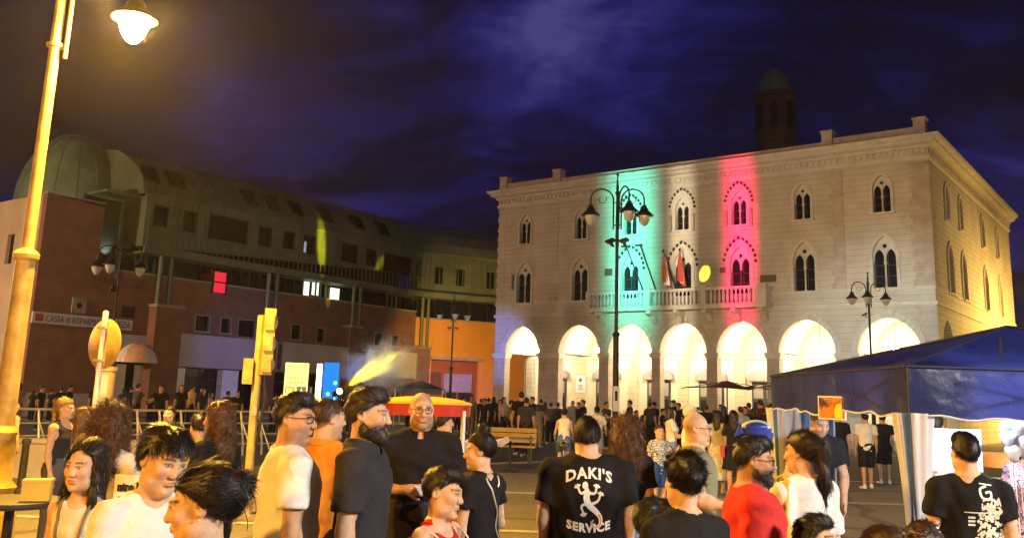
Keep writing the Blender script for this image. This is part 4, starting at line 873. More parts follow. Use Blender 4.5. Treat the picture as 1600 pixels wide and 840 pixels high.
def umbrella(px, d, label, w, rot):
    zt_ = unp(px, 594, d).z; ze = unp(px, 607, d).z
    t = thing('cafe_umbrella', label, 'umbrella', at(px, d), rot, 'brown umbrellas of the cafe'); n = 4
    for k in range(4):
        a0, a1 = PI/4 + k*PI/2, PI/4 + (k+1)*PI/2; A = Vector((w*math.cos(a0), w*math.sin(a0), ze)); B = Vector((w*math.cos(a1), w*math.sin(a1), ze)); T = Vector((0,0,zt_)); vs = []
        for i in range(6):
            f = i/5; 
            for j in range(5): q = T.lerp(A.lerp(B, j/4), f); q.z -= .10*math.sin(PI*f)*(1) - .06*math.sin(PI*j/4)*f; vs.append(q)
        obj('canopy_panel', MB().add(vs, [(i*5+j, i*5+j+1, (i+1)*5+j+1, (i+1)*5+j) for i in range(5) for j in range(4)]), M_UMB, t, 50)
        obj('rib', MB().tube([T - Vector((0,0,.03)), A - Vector((0,0,.02))], .015, 5), M_IRON, t)
    obj('pole', MB().tube([(0,0,0),(0,0,zt_)], .03, 8).lathe([(.3,0),(.3,.08),(.04,.1)], 14), M_IRON, t)
umbrella(1136, 37.5, 'brown square cafe umbrella before the arch under the red light', 2.05, .1)
umbrella(1222, 38.5, 'brown cafe umbrella half hidden by the blue market tent', 1.9, .2)
for i, (px, d) in enumerate(((1005, 41.5), (1030, 40.0), (1062, 42.0), (1110, 39.5))):
    t = thing('cafe_table', ('dark cafe table at the left end of the seated guests', 'dark cafe table in the middle of the seated guests', 'dark cafe table behind the woman in the white T-shirt', 'dark cafe table under the brown umbrella')[i], 'table', at(px, d, .0), 0, 'cafe tables before the arcade'); obj('top', MB().lathe([(0,.75),(.38,.75),(.38,.72),(0,.72)], 16), M_CONC, t, 40); obj('leg', MB().tube([(0,0,0),(0,0,.72)], .03, 6).lathe([(.2,0),(.2,.03),(.03,.05)], 10), M_IRON, t)

# ------------------------------------------------------------------ blue market tent at the right
def tentcloth(t, b, tc, L):
    tr = nd('ShaderNodeBsdfTranslucent', t); mx = nd('ShaderNodeMixShader', t); mx.inputs[0].default_value = .25; o = t.nodes['Material Output']
    L.new(b.inputs['Base Color'].links[0].from_socket, tr.inputs[0]); L.new(b.outputs[0], mx.inputs[1]); L.new(tr.outputs[0], mx.inputs[2]); L.new(mx.outputs[0], o.inputs['Surface'])
M_TENT = mat('tent_blue', (.012, .016, .085), .30, var=.14, vs=2.5, bump=.9, bs=4.5, spec=.7, build=tentcloth)
M_TSEAM = mat('tent_seam', (.006, .007, .03), .6)
def translucent(t, b, tc, L):
    tr = nd('ShaderNodeBsdfTranslucent', t); mx = nd('ShaderNodeMixShader', t); mx.inputs[0].default_value = .45; o = t.nodes['Material Output']
    src = b.inputs['Base Color'].links[0].from_socket; L.new(src, tr.inputs[0]); L.new(b.outputs[0], mx.inputs[1]); L.new(tr.outputs[0], mx.inputs[2]); L.new(mx.outputs[0], o.inputs['Surface'])
M_CURT = mat('curtain_white', (.80, .80, .82), .75, var=.04, build=translucent); M_CURB = mat('curtain_blue', (.12, .24, .50), .75, var=.05, build=translucent)
gA = at(1207, 9.2); gB = at(1418, 6.15); ax = (gB - gA); side = ax.length; ax = ax / side; pr = Vector((-ax.y, ax.x, 0)); pr = pr if pr.x > 0 else -pr
ga = math.atan2(pr.y, pr.x)     # local x = along the front to the right, y = away from the camera
GM = Matrix.Translation(gB) @ Matrix.Rotation(ga, 4, 'Z'); S = side
zv = unp(1418, 652, 6.15).z; zt_ = zv + .33; pk = zt_ + .42
gz = thing('market_tent', 'blue pyramid roofed market tent with a scalloped valance and striped curtains', 'tent', gB, ga)
for k, (c0, c1) in enumerate((((0,0),(S,0)), ((S,0),(S,S)), ((S,S),(0,S)), ((0,S),(0,0)))):
    A, B, T = Vector((*c0, zt_)), Vector((*c1, zt_)), Vector((S/2, S/2, pk)); vs = []; n = 14; m = 18; r_ = random.Random(k)
    ph = [r_.uniform(0, 6) for _ in range(4)]
    for i in range(n + 1):
        f = i / n
        for j in range(m + 1):
            g = j / m; q = T.lerp(A.lerp(B, g), f); w_ = math.sin(PI*f) * math.sin(PI*g)
            q.z += -.09 * w_ + .014 * w_ * (math.sin(g*17 + f*9 + ph[0]) + math.sin(g*8 - f*23 + ph[1])); vs.append(q)
    obj('roof_panel', MB().add(vs, [(i*(m+1)+j, i*(m+1)+j+1, (i+1)*(m+1)+j+1, (i+1)*(m+1)+j) for i in range(n) for j in range(m)]), M_TENT, gz, 60)
    vs = []; m = 48; cm = Vector((S/2, S/2, 0)); dr_ = (A + B) / 2 - cm; dr_.z = 0; dr_.normalize()
    for i in range(5):
        for j in range(m + 1):
            g = j / m; q = A.lerp(B, g); q.z = zt_ - (i / 4) * (.33 + .011 * math.cos(g * 2 * PI * 7 + .8 * math.sin(g * 9 + k)) + .02 * math.sin(PI * g) * math.sin(g * 11 + k) - .012); q += dr_ * (.012 + .018 * (i/4) * math.sin(g*23 + k*2)); vs.append(q)
    va = obj('valance', MB().add(vs, [(i*(m+1)+j, i*(m+1)+j+1, (i+1)*(m+1)+j+1, (i+1)*(m+1)+j) for i in range(4) for j in range(m)]), M_TENT, gz, 60)
    obj('hem', MB().tube([v_ + dr_ * .006 for v_ in vs[-(m+1):]], .007, 5), M_CURT, va, 60)
    obj('seam', MB().tube([vs[j] + dr_ * .004 for j in range(m+1)], .010, 5), M_TSEAM, va, 60)
    obj('hip_seam', MB().tube([A + (T - A) * f + Vector((0,0,.008)) for f in np.linspace(0, 1, 10)], .010, 5), M_TSEAM, gz, 60)
    # scissor truss under the eaves
    tr = MB(); a0, b0 = A - Vector((0,0,.05)) - dr_*.05, B - Vector((0,0,.05)) - dr_*.05; mm = (a0 + b0) / 2
    for p0, p1 in ((a0, mm), (mm, b0)):
        tr.bar(p0, p1 - Vector((0,0,.28)), .025, .012); tr.bar(p0 - Vector((0,0,.28)), p1, .025, .012)
    obj('truss', tr, M_STEEL, gz)
for k, (x, y) in enumerate(((0,0),(S,0),(S,S),(0,S))):
    sx, sy = (1 if x == 0 else -1), (1 if y == 0 else -1)
    lg = obj('leg', MB().box(x + sx*.02 - .02, x + sx*.02 + .02, y + sy*.02 - .02, y + sy*.02 + .02, 0, zt_), M_STEEL, gz)
    # gathered curtain: a fluted sleeve, white with blue stripes, nipped in at mid height
    nseg = 40; rings = []
    for i in range(15):
        f = i / 14; z = (zt_ - .30) * (1 - f) + .04 * f; wd_ = .105 - .06 * math.sin(min(1, f * 1.6) * PI / 2) + .02 * f; ring = []
        for j in range(nseg):
            a = 2*PI*j/nseg; r_ = wd_ * (1 + .13 * math.sin(a * 9 + k)); ring.append((x + sx*.05 + r_*math.cos(a)*1.15, y + sy*.05 + r_*math.sin(a), z))
        rings.append(ring)
    m_ = loft(rings, False, False); m_.m = [1 if (q % nseg) % 20 in (4, 5, 6) else 0 for q in range(len(m_.f))]
    obj('curtain', m_, [M_CURT, M_CURB], gz, 70)
# striped curtain half drawn at the far corner
vs = []; n = 60
for i in range(9):
    for j in range(n + 1): g = j / n; vs.append((.05 + g * .55, S - .02 + .025 * math.sin(g * 38), (zt_ - .3) * (1 - i/8) + .05))
m_ = MB().add(vs, [(i*(n+1)+j, i*(n+1)+j+1, (i+1)*(n+1)+j+1, (i+1)*(n+1)+j) for i in range(8) for j in range(n)]); m_.m = [1 if (q % n) % 24 < 9 else 0 for q in range(len(m_.f))]
obj('back_curtain', m_, [M_CURT, M_CURB], gz, 70)
# two lit lamps hanging under the roof
E_LED = emission('tent_lamp_glow', (.90, .95, 1.0), 150)
for i, (x, y) in enumerate(((S*.28, S*.13), (S*.62, S*.36))):
    t = thing('tent_lamp', ('lit white lamp tube hanging under the tent roof near its front pole', 'lit white lamp tube hanging under the middle of the tent roof')[i], 'lamp', GM @ Vector((x, y, zt_ - .16)), ga + .4, 'lamp tubes under the tent')
    obj('tube', MB().tube([(-.45,0,-.02),(.45,0,-.02)], .035, 10), E_LED, t, 60); obj('cap', MB().box(-.5,-.45,-.04,.04,-.06,.02).box(.45,.5,-.04,.04,-.06,.02).box(-.5,.5,-.02,.02,.02,.05), M_WHITEP, t); obj('cord', MB().tube([(0,0,.05),(0,0,.4)], .008, 5), M_IRON, t)
# picture taped to the valance
a, b = unp(1322, 624, 7.25), unp(1366, 652, 7.25); lw_ = (b.x - a.x) / 2; hh = (a.z - b.z) / 2
gAB = lambda px: GM.inverted() @ at(px, 7.35)
t = thing('picture_card', 'orange and yellow picture card with a white border hung on the blue valance', 'picture', (0, 0, 0), ga)
pc = GM @ Vector((-.075, (gB - at(1344, 7.35)).length, 0)); pc.z = unp(1344, 638, pc.y).z; t.location = pc; t.rotation_euler = (0, 0, ga - PI/2 + .6)
obj('card', MB().box(-.125,.125,-.004,.004,-.09,.09), M_WHITEP, t)
def pic(tr, b, tc, L):
    g = nd('ShaderNodeTexNoise', tr); g.inputs['Scale'].default_value = 9; L.new(tc.outputs['Object'], g.inputs['Vector'])
    r = nd('ShaderNodeValToRGB', tr); e = r.color_ramp.elements; e[0].position = .40; e[0].color = (.06, .03, .14, 1); e[1].position = .52; e[1].color = (.62, .22, .03, 1); L.new(g.outputs[0], r.inputs[0]); L.new(r.outputs[0], b.inputs['Base Color'])
obj('print', MB().box(-.113,.113,-.007,-.0041,-.078,.078), mat('picture_print', (.6,.25,.05), .4, build=pic), t); obj('print_figure', MB().prism([[(.035,-.075),(.10,-.075),(.105,0),(.085,.035),(.05,.03),(.03,-.02)]], -.010, -.0071), mat('picture_yellow', (.85,.68,.04), .5), t)
# stall table, board and tubs under the tent
t = thing('stall_table', 'stall table under the tent with a white cloth hanging down', 'table', GM @ Vector((S*.80, S*.62, 0)), ga); vs = []; hw_, hd_ = .8, .35
rings = []
for f in (0, .3, .65, 1.0): rings.append([(x_*(1+.04*f) + .02*f*math.sin(i*1.3), y_*(1+.08*f) + .02*f*math.cos(i*1.7), .74 - .6*f) for i, (x_, y_) in enumerate([(hw_*math.cos(q)*min(1/abs(math.cos(q)) if abs(math.cos(q))>1e-6 else 9, 1/abs(math.sin(q)) if abs(math.sin(q))>1e-6 else 9), hd_*math.sin(q)*min(1/abs(math.cos(q)) if abs(math.cos(q))>1e-6 else 9, 1/abs(math.sin(q)) if abs(math.sin(q))>1e-6 else 9)) for q in np.linspace(0, 2*PI, 40, endpoint=False)])])
obj('cloth', loft(rings, True, False), M_CURT, t, 40)
for sx in (-1,1):
    for sy in (-1,1): obj('leg', MB().tube([(sx*.7,sy*.28,0),(sx*.7,sy*.28,.73)], .02, 6), M_STEEL, t)
bp = GM.inverted() @ at(1487, 6.9); zb0, zb1 = unp(1487, 735, 6.9).z, unp(1487, 674, 6.9).z
t = thing('display_board', 'pale blue white display board standing on the stall table behind the tattered shirt', 'board', GM @ Vector((bp.x, bp.y, .0)), ga + .1); t['label'] = 'pale blue white display board under the tent beside a cropped head'
obj('sheet', MB().box(-.20,.20,-.01,.01,zb0,zb1+.02), mat('board_pale', (.55,.72,.80), .5, var=.1, vs=5), t); obj('stand', MB().bar((-.15,.02,0),(-.15,.02,zb1),.02).bar((.15,.02,0),(.15,.02,zb1),.02), M_STEEL, t)
p = at(1563, 8.6); t = thing('yellow_seat', 'yellow plastic kiddie car seat behind the tent pole at the right', 'toy', p, .3); z_ = unp(1563, 730, 8.6).z
t['label'] = 'yellow and orange plastic tub under the tent at the right'
obj('tub', MB().lathe([(0,.9),(.24,.9),(.30,.96),(.32,1.12),(.30,1.13),(.27,1.0),(0,.97)], 24), M_CYEL, t, 50); obj('rim', MB().lathe([(.30,1.24),(.33,1.25),(.33,1.36),(.30,1.36),(.30,1.24)], 24), mat('tub_orange', (.7,.22,.03), .5), t, 50); obj('stand', MB().box(-.3,.3,-.25,.25,.0,.88), M_DOOR, t)
for i, (px, py, r_) in enumerate(((1577, 684, .065), (1588, 670, .075), (1599, 690, .08), (1583, 704, .06), (1573, 668, .05))):
    b_ = unp(px, py, 6.6); t = thing('balloon', ('white balloon hanging lowest left of the bunch at the tent', 'white balloon hanging topmost of the bunch at the tent', 'large white balloon at the right edge of the tent bunch', 'small white balloon under the bunch at the tent', 'small pale blue balloon at the top left of the tent bunch')[i], 'balloon', b_, 0, 'balloon bunch at the right edge')
    obj('skin', MB().lathe([(0,-r_*1.25),(.02,-r_*1.2),(r_*.55,-r_*.8),(r_*.95,-r_*.1),(r_*.97,r_*.3),(r_*.6,r_*.85),(0,r_*1.05)], 16), M_CURT if i < 4 else mat('balloon_blue', (.25,.5,.7), .35), t, 60); obj('string', MB().tube([(0,0,-r_*1.2),(.02,.02,-r_*1.2-.5)], .003, 4), M_CURT, t)
# blue and white foil balloon above the man in red
b_ = unp(1182, 668, 7.6); M_FB = mat('foil_blue', (.03,.06,.42), .3, var=.05); M_FWh = mat('foil_white', (.6,.72,.82), .3, var=.05)
t = thing('foil_balloon', 'blue and white foil balloon shaped like a fish above the red shirt', 'balloon', b_, .1); t.scale = (.86, .86, .86)
body = MB().ball((0,0,0), .12, 18, 0, (1.25,.42,.62)); body.m = [0 if sum(body.v[i][2] for i in f)/len(f) > -.005 else 1 for f in body.f]
obj('body', body, [M_FWh, M_FB], t, 60); obj('back', MB().ball((-.01,-.03,.012), .1, 14, 0, (1.1,.35,.42)), M_FB, t, 60)
obj('fin', MB().prism([[(-.14,-.02),(-.22,.09),(-.17,.02),(-.21,-.08),(-.13,-.05)]], -.02, .02), M_FB, t); obj('fin', MB().prism([[(.08,-.06),(.14,-.12),(.16,-.05),(.12,-.02)]], -.02, .02), M_FB, t); obj('ribbon', MB().tube([(0,0,-.07),(.03,0,-.5),(.0,.02,-1.1)], .004, 4), M_CURT, t)
# ------------------------------------------------------------------ people: one smooth surface per body, grown from a distance field
from mathutils.bvhtree import BVHTree
def fast_mesh(name, V, Q, mats, cols=None, mi=None, smooth=True):
    me = bpy.data.meshes.new(name); n, m = len(V), len(Q); k = Q.shape[1]
    me.vertices.add(n); me.vertices.foreach_set('co', np.ascontiguousarray(V, np.float32).ravel()); me.loops.add(m * k); me.loops.foreach_set('vertex_index', np.ascontiguousarray(Q, np.int32).ravel())
    me.polygons.add(m); me.polygons.foreach_set('loop_start', np.arange(0, m * k, k, dtype=np.int32))
    for x in (mats if isinstance(mats, (list, tuple)) else [mats]): me.materials.append(x)
    if mi is not None: me.polygons.foreach_set('material_index', np.asarray(mi, np.int32))
    if smooth: me.polygons.foreach_set('use_smooth', np.ones(m, bool))
    if cols is not None:
        a = me.color_attributes.new('Col', 'FLOAT_COLOR', 'POINT'); c = np.ones((n, 4), np.float32); c[:, :3] = cols; a.data.foreach_set('color', c.ravel())
    me.update(calc_edges=True); return me
_CO = np.array([(i, j, k) for i in (0,1) for j in (0,1) for k in (0,1)])
_ED = [(a, b) for a in range(8) for b in range(a + 1, 8) if abs(_CO[a] - _CO[b]).sum() == 1]
def surface(D, ax):
    S = D < 0; c = [S[i:S.shape[0]-1+i, j:S.shape[1]-1+j, k:S.shape[2]-1+k] for i, j, k in _CO]
    s = c[0].astype(np.int8)
    for q in c[1:]: s = s + q
    act = (s > 0) & (s < 8); idx = np.full(act.shape, -1, np.int32); I = np.argwhere(act); n = len(I); idx[act] = np.arange(n)
    if n == 0: return np.zeros((0,3)), np.zeros((0,4), int)
    d = np.stack([D[I[:,0]+o[0], I[:,1]+o[1], I[:,2]+o[2]] for o in _CO], 1)
    P = np.stack([np.stack([ax[q][I[:,q]+o[q]] for q in range(3)], 1) for o in _CO], 1)
    acc = np.zeros((n, 3)); cnt = np.zeros(n)
    for a, b in _ED:
        m = (d[:,a] < 0) != (d[:,b] < 0); t = d[m,a] / (d[m,a] - d[m,b]); acc[m] += P[m,a] + (P[m,b] - P[m,a]) * t[:,None]; cnt[m] += 1
    V = acc / cnt[:,None]; Qs = []
    for axis in range(3):
        sl0 = [slice(1, -1)] * 3; sl1 = [slice(1, -1)] * 3; sl0[axis] = slice(0, -1); sl1[axis] = slice(1, None)
        A, B = S[tuple(sl0)], S[tuple(sl1)]; ch = np.argwhere(A != B); off = np.ones(3, int); off[axis] = 0; ch = ch + off
        u, w = (axis + 1) % 3, (axis + 2) % 3; cells = []
        for du, dw in ((0,0),(-1,0),(-1,-1),(0,-1)):
            k = ch.copy(); k[:,u] += du; k[:,w] += dw; cells.append(idx[k[:,0], k[:,1], k[:,2]])
        q = np.stack(cells, 1); fl = S[ch[:,0], ch[:,1], ch[:,2]]; q[~fl] = q[~fl][:, ::-1]; Qs.append(q)
    Q = np.concatenate(Qs); return V, Q[(Q >= 0).all(1)]
def axis(lo, hi, h, fine=()):
    x, out_ = lo, [lo]
    while x < hi:
        st = h
        for a, b, hf in fine:
            if a <= x < b: st = min(st, hf)
        x += st; out_.append(x)
    return np.array(out_, np.float32)
class Field:
    def __init__(s, ax): s.ax = ax; s.D = np.full([len(a) for a in ax], 1.0, np.float32)
    def sub(s, lo, hi):
        sl = tuple(slice(max(0, int(np.searchsorted(a, l)) - 1), int(np.searchsorted(a, h)) + 1) for a, l, h in zip(s.ax, lo, hi))
        if any(q.stop - q.start < 1 for q in sl): return None, None
        X = [s.ax[0][sl[0]][:,None,None], s.ax[1][sl[1]][None,:,None], s.ax[2][sl[2]][None,None,:]]
        return sl, X
    def put(s, sl, d, k, op):
        a = s.D[sl]
        if op == 'u':
            if k > 0: h = np.maximum(k - np.abs(a - d), 0) / k; r = np.minimum(a, d) - h * h * k * .25
            else: r = np.minimum(a, d)
        else:
            d = -d
            if k > 0: h = np.maximum(k - np.abs(a - d), 0) / k; r = np.maximum(a, d) + h * h * k * .25
            else: r = np.maximum(a, d)
        s.D[sl] = r
    def cone(s, a, b, r1, r2, k=.02, op='u', cut=None, g=0.0):
        a, b = np.array(a, float), np.array(b, float); r1 += g; r2 += g; m = max(r1, r2) + k + .03
        sl, X = s.sub(np.minimum(a, b) - m, np.maximum(a, b) + m)
        if sl is None: return
        ba = b - a; L2 = max((ba * ba).sum(), 1e-9); px, py, pz = X[0]-a[0], X[1]-a[1], X[2]-a[2]
        t = np.clip((px*ba[0] + py*ba[1] + pz*ba[2]) / L2, 0, 1)
        d = np.sqrt((px - t*ba[0])**2 + (py - t*ba[1])**2 + (pz - t*ba[2])**2) - (r1 + (r2 - r1) * t)
        if cut is not None:
            n = ba / math.sqrt(L2); d = np.maximum(d, (X[0]-cut[0])*n[0] + (X[1]-cut[1])*n[1] + (X[2]-cut[2])*n[2])
        s.put(sl, d.astype(np.float32), k, op)
    def ell(s, c, r, R=None, k=.02, op='u', g=0.0):
        c = np.array(c, float); r = np.array(r, float) + g; m = max(r) + k + .03; sl, X = s.sub(c - m, c + m)
        if sl is None: return
        p = [X[i] - c[i] for i in range(3)]
        if R is not None: p = [R[0,i]*p[0] + R[1,i]*p[1] + R[2,i]*p[2] for i in range(3)]
        k0 = np.sqrt((p[0]/r[0])**2 + (p[1]/r[1])**2 + (p[2]/r[2])**2); k1 = np.sqrt((p[0]/r[0]**2)**2 + (p[1]/r[1]**2)**2 + (p[2]/r[2]**2)**2)
        s.put(sl, (k0 * (k0 - 1) / np.maximum(k1, 1e-6)).astype(np.float32), k, op)
    def loft(s, prof, R, o, k=.02, g=0.0, zlim=None, bulge=0):
        """stack of ellipses: prof rows z, half width, half depth, centre y; R, o the torso frame"""
        pr = np.array(prof); z0, z1 = zlim or (pr[0,0], pr[-1,0]); w = pr[:,1].max() + g + k + .05
        cs = [R @ np.array([x, y, z]) + o for x in (-w, w) for y in (-w, w) for z in (z0 - .04, z1 + .04)]; sl, X = s.sub(np.min(cs, 0), np.max(cs, 0))
        if sl is None: return
        p = [X[i] - o[i] for i in range(3)]; p = [R[0,i]*p[0] + R[1,i]*p[1] + R[2,i]*p[2] for i in range(3)]
        zf = np.broadcast_to(p[2], np.broadcast_shapes(*[q.shape for q in p])); W_ = np.interp(zf, pr[:,0], pr[:,1]) + g; Dp = np.interp(zf, pr[:,0], pr[:,2]) + g; C_ = np.interp(zf, pr[:,0], pr[:,3])
        x, y = p[0], p[1] - C_; k0 = np.sqrt((x/W_)**2 + (y/Dp)**2); k1 = np.sqrt((x/W_**2)**2 + (y/Dp**2)**2); d = k0 * (k0 - 1) / np.maximum(k1, 1e-6)
        d = np.maximum(d, np.maximum(z0 - zf, zf - z1)); s.put(sl, d.astype(np.float32), k, 'u')
    def mesh(s): return surface(s.D, s.ax)
def rot(yaw=0, pitch=0, roll=0):
    """pitch > 0 tips forward (towards -y), yaw > 0 turns to the person's left, roll > 0 tips to +x"""
    return np.array((Matrix.Rotation(math.radians(yaw), 3, 'Z') @ Matrix.Rotation(math.radians(pitch), 3, 'X') @ Matrix.Rotation(math.radians(roll), 3, 'Y')))
def unit(v): v = np.array(v, float); return v / np.linalg.norm(v)

MALE = [(.78,.10,.085,0),(.86,.160,.105,.01),(.93,.170,.115,.012),(1.0,.160,.108,.006),(1.10,.150,.10,0),(1.20,.158,.105,-.002),(1.30,.172,.115,0),(1.38,.172,.105,.006),(1.435,.125,.080,.012),(1.475,.07,.062,.018)]
FEM = [(.78,.10,.09,0),(.86,.168,.112,.015),(.93,.172,.118,.018),(1.0,.152,.104,.008),(1.10,.124,.088,0),(1.20,.134,.094,-.004),(1.29,.148,.112,-.010),(1.38,.150,.094,.004),(1.435,.105,.072,.012),(1.475,.06,.056,.018)]
M_SKIN = mat('skin', (.5,.3,.2), .55, var=.14, vs=22, bump=.18, bs=140, attr='Col', spec=.3)
M_EYE = mat('eyeball', (.8,.8,.8), .12, var=0, attr='Col', spec=.6)
M_BLACKP = mat('black_plastic', (.012,.012,.014), .3, var=0)
HAIRM = {}
def hair_mat(c):
    key = tuple(round(x, 3) for x in c)
    if key not in HAIRM: HAIRM[key] = mat('hair_%d' % len(HAIRM), c, .42, var=.3, vs=30, bump=.15, bs=150, spec=.45)
    return HAIRM[key]
CLOTH = {}
def cloth(c, rough=.85, pat=None):
    key = (tuple(round(x, 3) for x in c), pat)
    if key in CLOTH: return CLOTH[key]
    def build(t, b, tc, L):
        wv = nd('ShaderNodeTexNoise', t); wv.inputs['Scale'].default_value = 420; wv.inputs['Detail'].default_value = 1; L.new(tc.outputs['Object'], wv.inputs['Vector'])
        bp = nd('ShaderNodeBump', t); bp.inputs['Strength'].default_value = .12; bp.inputs['Distance'].default_value = .004; L.new(wv.outputs[0], bp.inputs['Height']); L.new(bp.outputs[0], b.inputs['Normal'])
        cr = nd('ShaderNodeTexNoise', t); cr.inputs['Scale'].default_value = 7; cr.inputs['Detail'].default_value = 3; cr.inputs['Distortion'].default_value = 1.6; L.new(tc.outputs['Object'], cr.inputs['Vector'])
        b2 = nd('ShaderNodeBump', t); b2.inputs['Strength'].default_value = .3; b2.inputs['Distance'].default_value = .035; L.new(cr.outputs[0], b2.inputs['Height']); L.new(b2.outputs[0], bp.inputs['Normal'])
        if not pat: return
        src = b.inputs['Base Color'].links[0].from_socket; mx = nd('ShaderNodeMixRGB', t); L.new(src, mx.inputs[1])
        if pat[0] == 'stripe':
            s = nd('ShaderNodeSeparateXYZ', t); L.new(tc.outputs['Object'], s.inputs[0]); f = mth('LESS_THAN', mth('FRACT', mth('MULTIPLY', s.outputs[0], pat[2], tree=t), tree=t), .5, tree=t)
        elif pat[0] == 'dots':
            v = nd('ShaderNodeTexVoronoi', t); v.inputs['Scale'].default_value = pat[2]; v.inputs['Randomness'].default_value = .25; L.new(tc.outputs['Object'], v.inputs['Vector']); f = mth('LESS_THAN', v.outputs['Distance'], .26, tree=t)
        else:
            v = nd('ShaderNodeTexVoronoi', t, feature='SMOOTH_F1'); v.inputs['Scale'].default_value = pat[2]; L.new(tc.outputs['Object'], v.inputs['Vector']); f = mth('GREATER_THAN', mth('FRACT', mth('MULTIPLY', v.outputs['Distance'], 3.1, tree=t), tree=t), .5, tree=t)
        L.new(f, mx.inputs[0]); mx.inputs[2].default_value = (*pat[1], 1); L.new(mx.outputs[0], b.inputs['Base Color'])
    CLOTH[key] = mat('fabric_%d' % len(CLOTH), c, rough, var=.10, vs=7, build=build, spec=.12); return CLOTH[key]

HEADLINE = {'m': ([-.13,-.085,-.05,-.02,.0,.02,.04,.10,.14], [.078,.072,.055,.030,.018,.004,-.035,-.075,-.075]),
            'f': ([-.13,-.085,-.05,-.02,.0,.02,.04,.10,.14], [.080,.076,.066,.040,.018,.002,-.03,-.075,-.075])}
def hair_field(style, h, vol):
    fine = style not in ('long', 'curly', 'bob', 'tail'); lo = -.14 if fine else -.46
    hh = h * 1.0; ax = [axis(-.17,.17,hh), axis(-.16,.24,hh), axis(lo,.24,hh)]; f = Field(ax)
    t = {'buzz': .004, 'short': .014, 'quiff': .012, 'fade': .006, 'bun': .012, 'tail': .012, 'long': .018, 'bob': .02, 'curly': .034, 'mop': .022, 'topbun': .012, 'cap': .012}[style] * vol
    f.ell((0,.015,.035), (.076+t,.095+t,.086+t), k=0)
    if style in ('quiff', 'fade', 'short', 'mop'): f.ell((0,-.02,.090), (.062,.082,.034 + .9*t + (.010 if style in ('quiff','fade') else .004)), k=.025)
    if style == 'mop': f.ell((0,-.075,.075), (.066,.034,.03), k=.03)
    hx = HEADLINE['f' if style in ('long','bun','tail','bob','curly','topbun') else 'm']; X, Y, Z = ax[0][:,None,None], ax[1][None,:,None], ax[2][None,None,:]
    zl = np.interp(Y, hx[0], hx[1]) + .10 * np.abs(X) * (Y < 0)
    if style == 'long': zl = zl + .028 * np.clip(1 - np.abs(X) / .045, 0, 1) * (Y < -.03)
    if style in ('fade', 'cap'): zl = zl + .022 * (Y > -.02)
    f.D = np.maximum(f.D, (zl - Z)).astype(np.float32)
    if style in ('long', 'curly', 'bob'):
        L = {'long': 1.0, 'curly': .95, 'bob': .45}[style] * (1 if vol < 1.6 else 1.1); wd = 1.25 if style == 'curly' else 1.0
        f.ell((0,.050,-.06), (.098*wd,.070*wd,.12), k=.04); f.ell((0,.075,-.06-.16*L), (.088*wd,.052*wd,.14*L), k=.05)
        for s in (-1, 1): f.cone((s*.074,-.012,.04), (s*.086*wd,-.03,-.06-.19*L), .024*wd, .017*wd, k=.03)
        if style != 'curly': f.ell((0,-.11,-.05), (.066,.07,.11), k=.01, op='s')
        f.ell((0,.0,-.22), (.055,.055,.12), k=.02, op='s')
    if style == 'bun': f.ell((0,.105,.055), (.045,.040,.042), k=.02); f.ell((.015,.125,.075), (.026,.022,.026), k=.012); f.cone((0,.1,-.02),(0,.1,.05),.03,.03,k=.03)
    if style == 'topbun': f.ell((0,.04,.155), (.046,.044,.038), k=.015)
    if style == 'tail':
        f.ell((0,.110,.05), (.026,.03,.026), k=.015)
        for a, b, r1, r2 in (((0,.115,.05),(0,.145,-.02),.024,.036),((0,.145,-.02),(0,.140,-.16),.036,.034),((0,.140,-.16),(.01,.125,-.27),.034,.014)): f.cone(a, b, r1, r2, k=.02)
    n = {'curly': .010, 'long': .003, 'bun': .0035}.get(style, .0022) * vol
    f.D += (n * (np.sin(X*95 + 2.2*np.sin(Z*40)) * np.sin(Y*80 + 1.7*np.sin(X*50)) + .6*np.sin(Z*120 + X*60) * np.sin(Y*110))).astype(np.float32)
    return f.mesh()
